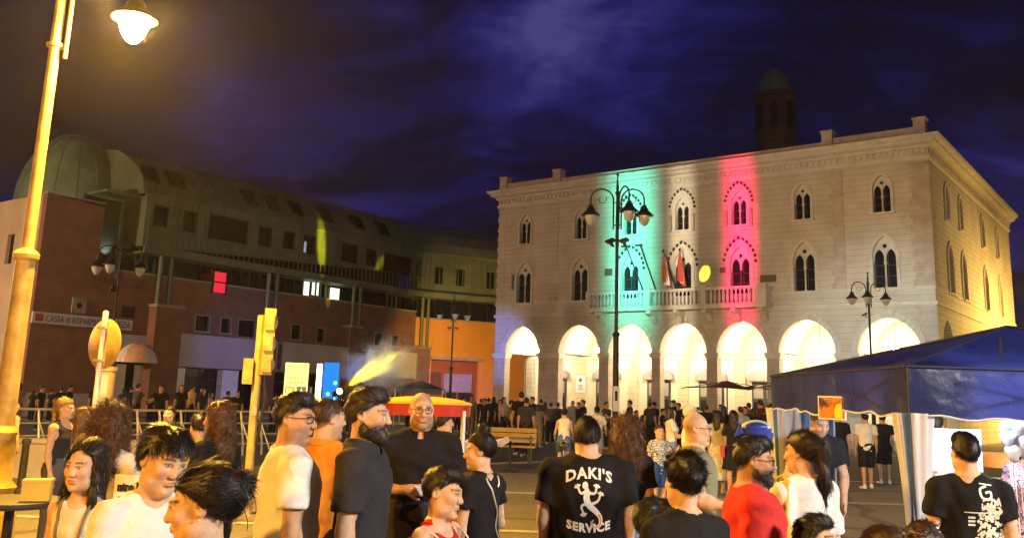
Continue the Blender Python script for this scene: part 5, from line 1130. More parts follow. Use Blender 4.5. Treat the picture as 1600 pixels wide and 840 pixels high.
def strands(V, Q, style, n, length, rng, fly=.15, fat=1.0):
    c = V[Q].mean(1); e1 = V[Q[:,2]] - V[Q[:,0]]; e2 = V[Q[:,3]] - V[Q[:,1]]; N = np.cross(e1, e2); N /= np.maximum(np.linalg.norm(N, axis=1), 1e-9)[:,None]
    cen = np.array([0,.015,.02]); k = rng.integers(0, len(Q), n); p = c[k] + rng.normal(0, .002, (n,3)); nn = N[k]
    if style in ('bun', 'tail'): tgt = np.array([0,.12,.05]); d = tgt - p
    elif style == 'topbun': d = np.array([0,.04,.15]) - p
    elif style in ('long','curly','bob'): d = np.stack([p[:,0]*.9, .25 + 0*p[:,1], -1.0 + 0*p[:,2] + 1.1*(p[:,2] > .07)], 1)
    elif style in ('quiff','fade'): d = np.stack([.25*np.ones(n), .9*np.ones(n), np.where(p[:,2] > .07, .25, -1.0)], 1)
    else: d = np.stack([p[:,0]*3, np.where(p[:,1] < -.02, -.6, .5), np.where(p[:,2] > .09, -.1, -1.0)], 1)
    if style in ('bun','tail','topbun'): d[p[:,2] < -.1] = np.array([0,0,-1.0])
    d = d / np.maximum(np.linalg.norm(d, axis=1), 1e-6)[:,None] + rng.normal(0, fly + (.5 if style == 'curly' else 0), (n,3))
    d -= nn * (d * nn).sum(1)[:,None]; d /= np.maximum(np.linalg.norm(d, axis=1), 1e-6)[:,None]
    side = np.cross(nn, d); L = length * rng.uniform(.5, 1.2, n); S = 5; rows = []; wd = .0011 * fat * rng.uniform(.7, 1.6, n); lift = rng.uniform(.0, 1, n) ** 2.2 * (.006 + .05*fly)
    curv = rng.normal(0, .16, n)
    for i in range(S):
        f = i / (S - 1); q = p + d * (L*f)[:,None] + nn * (.0012 + lift*f - .9*(L*f)**2/.22*.5)[:,None] + side * (curv * L * f * f)[:,None]
        if style == 'curly': q += side * (.006*np.sin(f*9 + k))[:,None] + nn * (.006*np.cos(f*9 + k) + .004)[:,None]
        w = wd * (1 - .75*f); rows += [q - side*w[:,None], q + side*w[:,None]]
    R_ = np.stack(rows, 1).reshape(n, S, 2, 3); VV = R_.reshape(-1, 3); b = (np.arange(n) * S * 2)[:,None]
    QQ = np.concatenate([b + np.array([2*i, 2*i+1, 2*i+3, 2*i+2])[None] for i in range(S-1)]); return VV, QQ

style_smooth = lambda h: h in ('bun', 'tail', 'topbun', 'long', 'fade', 'buzz')
LV = {'near': (.0042, .013, .011, .0060), 'mid': (.0065, .016, .014, .009), 'far': (.014, .026, .024, .018)}
PEOPLE = 0
def person(label, px, py, d, face, lv='near', sex='m', wide=1.0, hs=1.0, skin=(.50,.29,.17), hair='short', hcol=(.018,.012,.010), vol=1.0, nstr=None, slen=.035,
           shirt='tee', scol=(.03,.03,.03), spat=None, hem=.84, sleeve=.62, loose=.5, collar=False, legs='trousers', lcol=(.03,.03,.04), lpat=None, shoe=(.4,.4,.4),
           head=(0,0,0), lean=0, side=0, arms=None, legp=None, beard=0.0, glasses=None, hands='open', ground=0.0, group=None, fine_hands=False, seat=False, expr=0.0):
    global PEOPLE; PEOPLE += 1
    if hs == 1.0: hs = .96
    rng = np.random.default_rng(PEOPLE * 13 + 5); hf, hc, cc, hh = LV[lv]
    prof = [list(r) for r in (MALE if sex == 'm' else FEM)]
    for r in prof: r[1] *= wide; r[2] *= wide ** 1.3
    R_T = rot(0, lean, side); pel = np.array([0, 0, .95]); oT = pel - R_T @ pel; T = lambda p: R_T @ np.array(p, float) + oT
    R_H = R_T @ rot(*head) if not seat else rot(*head); HC = T((0, .012, 1.50)) + R_H @ np.array([0, -.012, .125 * hs]); Hh = lambda p: R_H @ (np.array(p, float) * hs) + HC
    sw = (.185 if sex == 'm' else .158) * (1 + (wide - 1) * .75)
    arms = arms or {}; ua = {-1: unit(arms.get('ua_r', (-.16, .04, -1))), 1: unit(arms.get('ua_l', (.16, .04, -1)))}; fa = {-1: unit(arms.get('fa_r', (-.06, -.22, -1))), 1: unit(arms.get('fa_l', (.06, -.22, -1)))}
    J = {}
    for s in (-1, 1):
        S = T((s*sw, .008, 1.395)); E = S + R_T @ (ua[s] * .285); Wp = E + R_T @ (fa[s] * .245); J[s] = (S, E, Wp, R_T @ ua[s], R_T @ fa[s])
    legp = legp or {}; LG = {}
    for s, n_ in ((-1, 'r'), (1, 'l')):
        hip = np.array([s*.088*max(1, wide*.9), .005, .90]); th_ = unit(legp.get('t_'+n_, (s*.03, -.02, -1))); sh_ = unit(legp.get('s_'+n_, (s*.0, .06, -1))); kn = hip + th_*.41; an = kn + sh_*.40; LG[s] = (hip, kn, an, sh_)
    low = min(LG[s][2][2] for s in LG) - .075; z_top = float((Hh((0,.015,.121)))[2]) + {'buzz': .004, 'bald': 0, 'cap': .014}.get(hair, .022) * hs
    top = unp(px, py, d); sc = (top.z - ground) / (z_top - (low if not seat else 0)); face_r = math.radians(face)
    rz = Matrix.Rotation(face_r, 3, 'Z'); ho = rz @ Vector(tuple(Hh((0,.01,.05)))) * sc
    loc = Vector((top.x - ho.x, d - ho.y, ground - (low if not seat else 0) * sc))
    root = thing('person', label, 'person', loc, face_r, group); root.scale = (sc, sc, sc)
    # ---- body
    hb = [Hh(p) for p in ((-.1,-.14,-.15),(.1,.12,.13),(.1,-.14,.13),(-.1,.12,-.15),(.1,.12,-.15),(-.1,-.14,.13))]; h0, h1 = np.min(hb, 0), np.max(hb, 0)
    pts = np.array([q for s in J for q in J[s][:3]] + [J[s][2] + J[s][4]*.2 for s in J] + [q for s in LG for q in LG[s][:3]] + hb + [(-.2,-.2,.0),(.2,.2,.1)]); lo, hi = pts.min(0) - .09, pts.max(0) + .09; lo[2] = low - .02
    fx = [[(h0[i], h1[i], hf)] for i in range(3)]
    if fine_hands:
        for s in J:
            q = J[s][2] + J[s][4]*.09
            for i in range(3): fx[i].append((q[i] - .10, q[i] + .10, hf * 1.25))
    fx[2].append((low - .1, .75, hc * 1.7)) 
    axs = [axis(lo[i], hi[i], hc, fx[i]) for i in range(3)]
    if lv == 'near': axs[2] = np.concatenate([np.arange(lo[2], .72, hc*1.6, dtype=np.float32), axis(.73, hi[2], hc, fx[2][:-1])])
    f = Field(axs); C = f.cone
    f.loft(prof, R_T, oT, k=.0)
    C(T((0,.022,1.44)), Hh((0,.022,-.055)), (.060 if sex == 'm' else .049)*max(1, wide*.92), (.054 if sex == 'm' else .045)*max(1,wide*.9), k=.05)
    for s in (-1, 1):
        S, E, Wp, u, v = J[s]; am = (1.0 if sex == 'm' else .82) * (1 + (wide-1)*.6)
        C(T((s*.035,.022,1.455)), S, .038*am, .050*am, k=.05); C(S, E, .054*am, .040*am, k=.045); C(E, Wp, .041*am, .027*am, k=.02); f.ell(E + v*.06, (.040*am,.040*am,.06), k=.03)
        if sex == 'f' and hs < 1.1: f.ell(T((s*.068,-.085,1.262)), (.062,.05,.062), k=.04)
        hip, kn, an, sh_ = LG[s]; C(hip, kn, .088*max(.9,wide*.95), .056, k=.04); C(kn, an, .054, .036, k=.02); f.ell(kn + (an-kn)*.32 + np.array([0,.018,0]), (.044,.044,.085), k=.03)
        fd = np.array([s*.25, -1, 0]); fd /= np.linalg.norm(fd); C(an + np.array([0,.025,-.045]), an + fd*.15 + np.array([0,0,-.05]), .034, .026, k=.03)
        # hand: palm, four unequal bent fingers and a thumb leaving the side of the palm
        fw = unit(v); pn = unit(np.cross(fw, np.cross(arms.get('palm_' + ('r' if s < 0 else 'l'), (-s, 0, 0)), fw))); sd = np.cross(fw, pn); 
        if sd[1] > 0: sd = -sd
        hz = .92 if sex == 'f' else 1.0; curl = .35 if hands == 'open' else 1.05
        C(Wp, Wp + fw*.03*hz, .026, .028, k=.015); 
        for q in (-1, 0, 1): C(Wp + fw*.02 + sd*.018*q, Wp + fw*.085*hz + sd*.024*q, .0165, .0135, k=.012)
        for q, ln in ((-1.5,.82),(-.5,.95),(.5,1.0),(1.5,.92)):
            b0 = Wp + fw*.090*hz + sd*.0185*q; b1 = b0 + unit(fw + pn*curl*.55)*.040*ln*hz; b2 = b1 + unit(fw*(1-curl*.45) + pn*curl*1.1)*.028*ln*hz; b3 = b2 + unit(fw*(.8-curl*.9) + pn*curl*1.3)*.020*ln*hz
            C(b0, b1, .0092, .0085, k=.006); C(b1, b2, .0085, .0078, k=.003); C(b2, b3, .0076, .0066, k=.003)
        t0 = Wp + fw*.025 + sd*.024; t1 = t0 + unit(fw*.75 + sd*.55 + pn*.35)*.042; t2 = t1 + unit(fw*.95 + sd*.1 + pn*.35)*.030; C(t0, t1, .0135, .0105, k=.008); C(t1, t2, .0102, .0082, k=.003)
    # ---- head
    def HE(c, r, k=.015, op='u', g=0.0): f.ell(Hh(c), np.array(r)*hs, R_H, k*hs, op, g)
    def HK(a, b, r1, r2, k=.01, op='u'): C(Hh(a), Hh(b), r1*hs, r2*hs, k*hs, op)
    jaw = 1.0 if sex == 'm' else .93; fat = 1 + max(0, wide - 1) * .55
    HE((0,.015,.035), (.076,.095,.086), .04); HE((0,-.030,-.035), (.061*fat,.066,.085*jaw), .04); HE((0,-.078,-.100*jaw-.003), (.024*jaw,.020,.020), .035)
    for s in (-1, 1):
        HE((s*.050*jaw,-.018,-.075), (.024*fat,.036,.030), .04); HE((s*.040,-.070,-.018), (.022*fat,.020,.020), .03)
        HE((s*.033,-.1045,.010), (.019,.0135,.012), .020, 's'); HE((s*.032,-.0815,.009), (.0165,.0125,.0115), .006)
        HK((s*.014,-.0925,.029), (s*.046,-.081,.030), .0075 if sex == 'm' else .0062, .006, .02); HK((s*.018,-.0935,.0135), (s*.046,-.083,.012), .0040, .0035, .006)
        HE((s*.078,.010,.002), (.010,.021,.032), .010); HE((s*.086,.004,.004), (.007,.011,.018), .006, 's')
        HE((s*.010,-.106,-.030), (.0085,.011,.0085), .008)
    nt = -.1135 if sex == 'm' and hs < 1.1 else -.1075
    HK((0,-.092,.022), (0,nt,-.022), .0080, .0105, .018); HE((0,nt+.001,-.025), (.0115,.0095,.0095), .012)
    HE((0,-.094,-.0555), (.024,.0105,.0058), .010); HE((0,-.092,-.0665), (.021,.0105,.0068), .010); HK((-.024,-.1005,-.0605), (.024,-.1005,-.0605), .0022, .0022, .004, 's')
    HE((0,-.094,-.083), (.020,.010,.006), .012, 's')
    V, Q = f.mesh(); q = ((V - HC) @ R_H) / hs; col = np.tile(np.array(skin), (len(V), 1)); x, y, z = q.T; on = (np.abs(x) < .1) & (y < .05) & (z > -.14) & (z < .14)
    def blend(m, c, a): 
        w = np.clip(m, 0, 1)[:,None] * a * on[:,None]; col[:] = col*(1-w) + np.array(c)*w
    sk = np.array(skin); blend(np.exp(-(((np.abs(x)-.04)/.02)**2 + ((z+.025)/.022)**2)) * (y < -.03), sk*np.array([1.15,.85,.8]), .5)
    blend(np.clip(1.4 - ((x/.024)**2 + ((z+.061)/.0125)**2), 0, 1) * (y < -.072), sk*np.array([.85,.48,.45]), .85 if sex == 'f' else .5)
    blend(np.clip(1.5 - np.abs(z - .0315 + .10*np.abs(np.abs(x)-.034)) / .0045, 0, 1) * (np.abs(x) > .012) * (np.abs(x) < .052) * (y < -.06), hcol, .85)
    blend(np.clip(1.6 - np.abs(z - .015 + 8*(np.abs(x)-.032)**2)/.0028, 0, 1) * (np.abs(np.abs(x)-.032) < .017) * (y < -.07), (.03,.02,.02), .8)
    if beard > 0: blend(np.clip((-.030 - z + .35*np.maximum(y+.02, 0)) / .02, 0, 1) * np.clip((.02 - y)/.02, 0, 1) * (1 - np.clip(1.5 - ((x/.025)**2 + ((z+.061)/.011)**2), 0, 1)), np.array(hcol)*1.2 + .01, min(.8, beard))
    if hair in ('buzz','bald','fade'): blend2 = np.clip((z - np.interp(y, *HEADLINE['m'])) / .012 + .5, 0, 1) * (np.abs(x) < .1) * (z < .14) * (z > -.1); w = blend2[:,None] * (.30 if hair == 'bald' else .75); col[:] = col*(1-w) + np.array(hcol)*w*1.3 + 0*w
    link('body', fast_mesh('body', V, Q, M_SKIN, col), root)
    child = lambda name, V_, Q_, m_, **k: link(name, fast_mesh(name, V_, Q_, m_, **k), root)
    # ---- eyes
    if lv != 'far':
        for s in (-1, 1):
            n, m = 14, 9; th_ = np.linspace(0, PI, m+1)[:,None]; ph = np.linspace(0, 2*PI, n, endpoint=False)[None]; r = .0118
            g = (expr if abs(expr) > .01 else 0)
            v_ = np.stack([np.sin(th_)*np.cos(ph), -np.cos(th_)*np.ones_like(ph), np.sin(th_)*np.sin(ph)], -1).reshape(-1,3); cI = np.where(np.repeat(th_, n, 1).reshape(-1)[:,None] < .32, (.008,.006,.006), np.where(np.repeat(th_, n, 1).reshape(-1)[:,None] < .62, (.10,.05,.025), (.50,.46,.43)))
            P = (v_*r + np.array([s*.0325,-.0832,.0085])) * hs @ R_H.T + HC; qq = np.array([(i*n+k, (i+1)*n+k, (i+1)*n+(k+1)%n, i*n+(k+1)%n) for i in range(m) for k in range(n)])
            child('eye', P, qq, M_EYE, cols=cI)
    # ---- hair
    if hair != 'bald':
        Vh, Qh = hair_field(hair if hair != 'cap' else 'cap', hh, vol); n = nstr if nstr is not None else {'near': 5200, 'mid': 1200, 'far': 0}[lv]
        if hair == 'buzz' : n = n // 4
        if n and hair != 'cap':
            vs_, qs_ = strands(Vh, Qh, hair, n, slen if hair not in ('long','curly','bob','tail') else max(slen, .075), rng, .07 if style_smooth(hair) else .16, 1.5 if lv == 'near' else 3.0)
            Qa = np.concatenate([Qh, qs_ + len(Vh)]); Va = np.concatenate([Vh, vs_])
        else: Va, Qa = Vh, Qh
        child('hair' if hair != 'cap' else 'cap', Va*hs @ R_H.T + HC, Qa, hair_mat(hcol) if hair != 'cap' else cloth(hcol))
        if hair == 'cap':
            pk_ = MB(); pk_.prism([[(-.06,0),(.06,0),(.05,.06),(0,.075),(-.05,.06)]], -.004, .004); vv = np.array([(a, -.085 - c*1.0, .062 - c*.25 + b) for a, b, c in pk_.v]) * hs @ R_H.T + HC; obj('peak', MB().add([tuple(p) for p in vv], pk_.f), cloth(hcol), root)
    if beard >= .8:
        ax = [axis(-.09,.09,hh*.9), axis(-.14,.06,hh*.9), axis(-.17,.0,hh*.9)]; b = Field(ax); g = .006 + .006*(beard-.8)/.4
        b.ell((0,-.030,-.035), (.061*fat,.066,.085*jaw), k=0, g=g); b.ell((0,-.080,-.106), (.030,.026,.026), k=.03, g=g)
        for s in (-1, 1): b.ell((s*.050*jaw,-.018,-.075), (.024*fat,.036,.030), k=.03, g=g)
        b.ell((0,-.100,-.047), (.030,.010,.007), k=.01)
        X, Y, Z = ax[0][:,None,None], ax[1][None,:,None], ax[2][None,None,:]
        lim = np.interp(Y, [-.12,-.085,-.04,.0,.03], [-.040,-.045,-.060,-.022,-.005]); b.D = np.maximum(b.D, Z - lim); b.D = np.maximum(b.D, Y - .022)
        mo = np.sqrt((X/.021)**2 + ((Z+.0615)/.0090)**2 + 0*Y) ; b.D = np.maximum(b.D, np.where(Y < -.05, (1 - mo)*.009, -1)).astype(np.float32)
        b.D += (.0016*np.sin(X*300)*np.sin(Z*260 + Y*200)).astype(np.float32); Vb, Qb = b.mesh()
        vs_, qs_ = strands(Vb, Qb, 'short', 900 if lv == 'near' else 300, .014, rng, .35); child('beard', np.concatenate([Vb, vs_])*hs @ R_H.T + HC, np.concatenate([Qb, qs_ + len(Vb)]), hair_mat(hcol))
    if glasses:
        g = MB()
        for s in (-1, 1):
            P = [Hh((s*(.034 + .0245*math.copysign(abs(math.cos(a))**.6, math.cos(a))), -.108 + .10*abs(math.cos(a)-s*0)*0 + .012*max(0, s*0 + math.cos(a)), .006 + .0175*math.copysign(abs(math.sin(a))**.6, math.sin(a)))) for a in np.linspace(0, 2*PI, 17)]
            g.tube(P, .0022*hs*(1.3 if lv != 'near' else 1), 5); g.tube([Hh((s*.058,-.104,.014)), Hh((s*.076,-.06,.012)), Hh((s*.080,.0,.012)), Hh((s*.080,.018,.002))], .0019*hs, 5)
        g.tube([Hh((-.010,-.110,.010)), Hh((0,-.1125,.014)), Hh((.010,-.110,.010))], .002*hs, 5); obj('glasses', g, glasses if not isinstance(glasses, bool) else M_BLACKP, root, 60)
    # ---- clothes
    def grid(lo_, hi_, h): return [axis(lo_[i], hi_[i], h) for i in range(3)]
    def folds(fl, amp, sc_=1.0):
        X, Y, Z = fl.ax[0][:,None,None], fl.ax[1][None,:,None], fl.ax[2][None,None,:]; p = rng.uniform(0, 6, 6)
        w = np.sin(26*sc_*X + 14*sc_*Z + 1.6*np.sin(17*Z + p[0]) + p[1]) * np.sin(9*Y + 19*sc_*Z + p[2]) + .7*np.sin(-21*sc_*X + 25*sc_*Z + 1.5*np.sin(23*X + p[3]) + p[4]) * np.sin(13*Y + p[5])
        fl.D += (amp * w).astype(np.float32)
    if shirt:
        g = .014 if lv != 'far' else .02; sp_ = [list(r) for r in prof]; chest = max(r[1] for r in sp_ if r[0] > 1.25); chd = max(r[2] for r in sp_ if r[0] > 1.25)
        for r in sp_:
            if r[0] < 1.3 and r[0] > .8: r[1] = max(r[1], chest*(.80 + .22*loose) if sex == 'm' else r[1] + (chest*.95 - r[1])*loose); r[2] = max(r[2], chd*(.80 + .18*loose) if sex == 'm' else r[2] + (chd*.9 - r[2])*loose)
        ext = [(hem - .02, sp_[2][1] if hem > .85 else sp_[1][1], sp_[2][2], .01)] if hem < .84 else []
        if hem < .84:
            bot = max(sp_[1][1], .19); sp_ = [(hem - .02, bot*1.12 if sex == 'f' else bot, .15, .01), (.80, bot, .135, .01)] + sp_[1:]
        wl = np.array([q for s in J for q in J[s][:2]] + [T((-.25,-.2,hem-.05)), T((.25,.2,1.50)), T((.25,-.2,hem-.05)), T((-.25,.2,hem-.05))]); fl = Field(grid(wl.min(0)-.12, wl.max(0)+.12, cc))
        fl.loft(sp_, R_T, oT, k=0, g=g, zlim=(hem, 1.482))
        if sex == 'f' and hs < 1.1:
            for s in (-1, 1): fl.ell(T((s*.068,-.085,1.262)), (.062,.05,.062), k=.05, g=g*.8)
        if shirt in ('tee', 'polo'):
            for s in (-1, 1):
                S, E, Wp, u, v = J[s]; en = S + (E - S)*sleeve; am = (1.0 if sex == 'm' else .84) * (1 + (wide-1)*.6); fl.cone(T((s*.035,.022,1.452)), S, .040*am, .052*am, k=.05, g=g); fl.cone(S, S + (E-S)*(sleeve+.25), .058*am, .056*am + .010*loose, k=.035, g=g, cut=en)
        else:
            for s in (-1, 1): fl.cone(T((s*.035,.022,1.452)), T((s*(sw-.045),.010,1.425)), .036, .036, k=.04, g=g*.8)
            for s in (-1, 1): fl.ell(T((s*(sw+.045),.0,1.33)), (.075 if shirt == 'tank' else .062,.16,.10), R_T, .01, 's')
        folds(fl, .0075 if lv != 'far' else .005)
        nk = {'tee': (-.055,1.505,.068), 'polo': (-.060,1.498,.064), 'tank': (-.07,1.48,.105), 'sleeveless': (-.062,1.492,.088)}[shirt]; fl.ell(T((0, nk[0], nk[1])), (nk[2], nk[2], nk[2]*.95), k=.004, op='s')
        fl.cone(T((0,.024,1.40)), T((0,.012,1.56)), .062*max(1,wide*.93), .066*max(1,wide*.93), k=.006, op='s')
        Vs, Qs = fl.mesh(); so = child('shirt', Vs, Qs, cloth(scol, pat=spat)); root['_s'] = 1; del root['_s']
        if lv == 'near' and shirt in ('tee', 'tank', 'sleeveless') and not collar:
            rr = {'tee': .070, 'tank': .10, 'sleeveless': .085}[shirt] * max(1, wide*.93)
            strap(dict(so=so, root=root), [T((rr*math.cos(a), .014 + rr*.92*math.sin(a), 1.478 - .050*max(0, -math.sin(a)) - (.03 if shirt != 'tee' else 0))) for a in np.linspace(0, 2*PI, 17)], .0055, cloth(tuple(c*.8 for c in scol)), 'neckband')
        if collar:
            n = 22; rr = .064*max(1, wide*.93); cm = MB(); vs = []
            for i in range(n + 1):
                a = -PI/2 + .22 + (2*PI - .44)*i/n; ca, sa = math.cos(a), math.sin(a); front = max(0, -sa)
                for k_, (dr, dz) in enumerate(((-.004,.046),(.012,.052),(.030,.016 - .028*front),(.022,.008 - .03*front))): vs.append(T(((rr+dr)*ca*1.02, .018 + (rr+dr)*sa - .012*front, 1.462 + dz - .028*front)))
            obj('collar', cm.add([tuple(v_) for v_ in vs], [(i*4+k_, i*4+k_+1, i*4+k_+5, i*4+k_+4) for i in range(n) for k_ in range(3)]), cloth(collar if isinstance(collar, tuple) else scol), root, 60)
        if lv == 'near' and shirt in ('tee','polo'):
            for s in (-1, 1):   # sleeve hem stitch
                pass
    else: so = None
    if legs:
        g = .016 if lv != 'far' else .02; cut = {'trousers': .07, 'shorts': .50, 'short_shorts': .70, 'skirt': .55, 'dress': .30}[legs]; wl = np.array([q for s in LG for q in LG[s][:3]] + [(-.24,-.2,1.05),(.24,.2,1.05)]); fl = Field(grid(wl.min(0)-.12, wl.max(0)+.11, cc))
        ptop = [r for r in prof if r[0] <= 1.11]; fl.loft(ptop, R_T, oT, k=0, g=g, zlim=(.80, 1.06))
        if legs in ('skirt', 'dress'):
            fl.loft([(cut-.05,.25,.20,0),(.75,.215,.16,.01),(.95,.178,.125,.014)], np.eye(3), np.zeros(3), k=.03, g=.01, zlim=(cut, .97))
        else:
            for s in (-1, 1):
                hip, kn, an, sh_ = LG[s]; ext = an
                if legs == 'trousers': fl.cone(hip, kn, .090*max(.9,wide*.95), .066, k=.03, g=g); fl.cone(kn, an, .064, .056, k=.03, g=g*.8, cut=an)
                else:
                    f_ = (hip[2] - cut) / max(.05, (hip[2] - kn[2])) if abs(hip[2]-kn[2]) > .15 else .8; f_ = min(f_, .98); en = hip + (kn-hip)*f_; fl.cone(hip, kn, .094*max(.9,wide*.95), .085, k=.03, g=g, cut=en)
        folds(fl, .004, .8); Vs, Qs = fl.mesh(); child({'trousers':'trousers','shorts':'shorts','short_shorts':'shorts','skirt':'skirt','dress':'dress_skirt'}[legs], Vs, Qs, cloth(lcol, pat=lpat))
    if shoe:
        for s in (-1, 1):
            hip, kn, an, sh_ = LG[s]; fd = unit((s*.25,-1,0)); q = np.array([an + np.array([0,.06,-.08]), an + fd*.2]); fl = Field(grid(q.min(0)-.08, q.max(0)+.08, cc)); fl.cone(an + np.array([0,.028,-.045]), an + fd*.155 + np.array([0,0,-.048]), .040, .034, k=.0); fl.cone(an + np.array([0,.02,-.02]), an + np.array([0,.02,.0]), .042, .042, k=.02); fl.D = np.maximum(fl.D, (an[2]-.075) - fl.ax[2][None,None,:]).astype(np.float32)
            Vs, Qs = fl.mesh(); child('shoe', Vs, Qs, cloth(shoe, .6))
    root_info = dict(root=root, T=T, Hh=Hh, J=J, sc=sc, so=so, prof=prof, H=HC, wide=wide, sw=sw, RT=R_T)
    return root_info
def on_surface(info, pts, dir_, back=.6, off=.004):
    """drop points onto the shirt along dir_ (person coordinates)"""
    me = info['so'].data; bv = BVHTree.FromPolygons([v.co for v in me.vertices], [p.vertices for p in me.polygons]); D_ = Vector(dir_); out_ = []
    for p in pts:
        o = Vector(p) - D_ * back; h = bv.ray_cast(o, D_); out_.append((h[0] - D_ * off) if h[0] is not None else Vector(p))
    return out_
def strap(info, pts, r=.006, m=None, name='strap', dirs=None):
    me = info['so'].data; bv = BVHTree.FromPolygons([v.co for v in me.vertices], [p.vertices for p in me.polygons]); P = []
    pts = [Vector(tuple(p)) for p in pts]
    for i in range(len(pts) - 1):
        for k in range(8):
            q = pts[i].lerp(pts[i+1], k/8); h = bv.find_nearest(q); P.append(h[0] + h[1] * r * .8)
    obj(name, MB().tube(P, r, 6), m or M_BLACKP, info['root'], 60)
def print_on_back(info, me, M, m, name, off=.003):
    """wrap a flat mesh (x right, y up) on the back of a shirt"""
    bmx = bmesh.new(); bmx.from_mesh(me)
    for _ in range(4):
        lg_ = [e for e in bmx.edges if e.calc_length() > .016]
        if lg_: bmesh.ops.subdivide_edges(bmx, edges=lg_, cuts=1); bmesh.ops.triangulate(bmx, faces=[f for f in bmx.faces if len(f.verts) > 3])
    bmx.to_mesh(me); bmx.free()
    vs = [M @ v.co for v in me.vertices]; P = on_surface(info, [(-v.x, .0, v.y) for v in vs], (0, -1, 0), .6, off)
    nm = bpy.data.meshes.new(name); nm.from_pydata([tuple(p) for p in P], [], [tuple(p.vertices) for p in me.polygons]); nm.materials.append(m); return link(name, nm, info['root'])
# ------------------------------------------------------------------ the crowd
SK1, SK2, SK3 = (.60,.37,.23), (.52,.30,.18), (.42,.23,.13)
BLK, DKB, BRN, RED_B, BLO, GRY = (.014,.010,.008), (.028,.016,.010), (.06,.030,.016), (.10,.042,.018), (.30,.18,.07), (.16,.14,.12)
WHT, CRM = (.74,.72,.68), (.68,.60,.46)
JEAN, LJEAN, DARKC = (.05,.08,.15), (.22,.30,.40), (.018,.018,.022)
hang = lambda s=.10, f=-.12: dict(ua_r=(-s,.03,-1), ua_l=(s,.03,-1), fa_r=(-s*.3,f,-1), fa_l=(s*.3,f,-1))
# --- nearest row
g1 = person('girl with long dark hair in a cream sleeveless top looking towards the viewer', 140, 685, 4.65, -6, sex='f', hs=1.14, wide=.92, hair='long', hcol=BLK, shirt='sleeveless', scol=CRM, legs='shorts', lcol=JEAN, head=(-6,2,2), arms=hang(.13), skin=SK1, nstr=7000)
for s in (-1, 1): strap(g1, [g1['T']((s*.09,.10,1.30)), g1['T']((s*.085,.02,1.50)), g1['T']((s*.085,-.14,1.30)), g1['T']((s*.10,-.16,1.05))], .008, mat('strap_tan', (.16,.12,.06), .7), 'bag_strap')
person('boy with thick dark hair in a white T-shirt looking down to the right', 262, 661, 3.75, 42, sex='m', hs=1.12, wide=.95, hair='mop', hcol=BLK, scol=WHT, head=(10,14,4), skin=SK1, legs='shorts', lcol=DARKC, slen=.045, vol=.75)
w3 = person('woman in the near foreground in profile with her dark hair in a loose bun', 322, 722, 2.72, -82, sex='f', hair='bun', hcol=BLK, vol=1.25, scol=(.10,.08,.07), head=(2,8,0), skin=SK1, legs='trousers', lcol=DARKC, arms=dict(ua_r=(-.15,-.5,-1), fa_r=(.1,-1,.35), ua_l=(.15,.1,-1), fa_l=(.1,-.4,-1)), nstr=9000, slen=.08, fine_hands=True)
obj('earring', MB().ball(w3['Hh']((-.083,.0,-.034)), .0045, 8).ball(w3['Hh']((.083,.0,-.034)), .0045, 8), M_STEEL, w3['root'], 60)
for k, (a, b) in enumerate((((-.075,-.035,.05),(-.078,-.05,-.11)), ((.07,.11,.02),(.06,.15,-.09)), ((-.05,.13,.05),(-.06,.17,-.05)))):
    P = [w3['Hh'](np.array(a)*(1-f) + np.array(b)*f + np.array([-.006*math.sin(f*PI), .02*math.sin(f*PI), .012*math.sin(f*2*PI)])) for f in np.linspace(0, 1, 9)]; obj('stray_lock', MB().tube(P, [.0016*(1-.6*f) + .0004 for f in np.linspace(0,1,9)], 5), hair_mat(BLK), w3['root'], 60)
person('woman with voluminous reddish brown hair in a cream T-shirt behind the girl', 178, 632, 5.4, 168, sex='f', hair='curly', hcol=RED_B, vol=1.05, scol=CRM, skin=SK1, lcol=JEAN, arms=dict(ua_r=(-.35,-.1,-1), fa_r=(-.1,-1,.1), ua_l=(.2,.05,-1), fa_l=(.0,-.5,-1)), nstr=6500)
person('man with glasses in a white T-shirt, the nearest of the men facing right', 462, 611, 4.66, 112, wide=1.16, hair='fade', hcol=BLK, scol=WHT, head=(-36,2,0), skin=SK2, glasses=mat('frame_dark_red', (.05,.012,.010), .3, var=0), beard=.35, lcol=DARKC, arms=hang(.14, -.2), loose=.9, hem=.80)
person('man in an orange polo shirt seen from behind between the two bearded faces', 512, 621, 5.35, 150, wide=1.05, hair='buzz', hcol=BRN, shirt='polo', collar=True, scol=(.62,.25,.03), hem=.96, lcol=DARKC, head=(-20,0,0), skin=SK1, arms=hang(.14), beard=.3)['root']['label'] = 'man in an orange polo shirt seen from behind, right of the white T-shirt'
person('bearded man with swept back dark hair in a charcoal polo shirt facing right', 576, 604, 4.62, 84, wide=1.05, hair='quiff', hcol=DKB, vol=.7, shirt='polo', collar=True, scol=(.035,.033,.036), hem=.80, lcol=DARKC, head=(-6,2,0), beard=1.12, skin=SK1, arms=hang(.12, -.1), sleeve=.72)
m13 = person('bald man with black framed glasses in a black polo shirt before the food cart', 660, 613, 6.3, 8, wide=1.1, hair='bald', hcol=DKB, shirt='polo', collar=True, scol=(.016,.015,.017), hem=.86, lcol=(.07,.065,.06), head=(6,2,0), glasses=True, beard=.45, skin=SK1, fine_hands=True,
    arms=dict(ua_r=(-.30,.02,-1), fa_r=(.85,-.55,.02), ua_l=(.28,.05,-1), fa_l=(-.15,-.75,-.45), palm_r=(0,1,-.3), palm_l=(-1,0,0)), hands='fist')
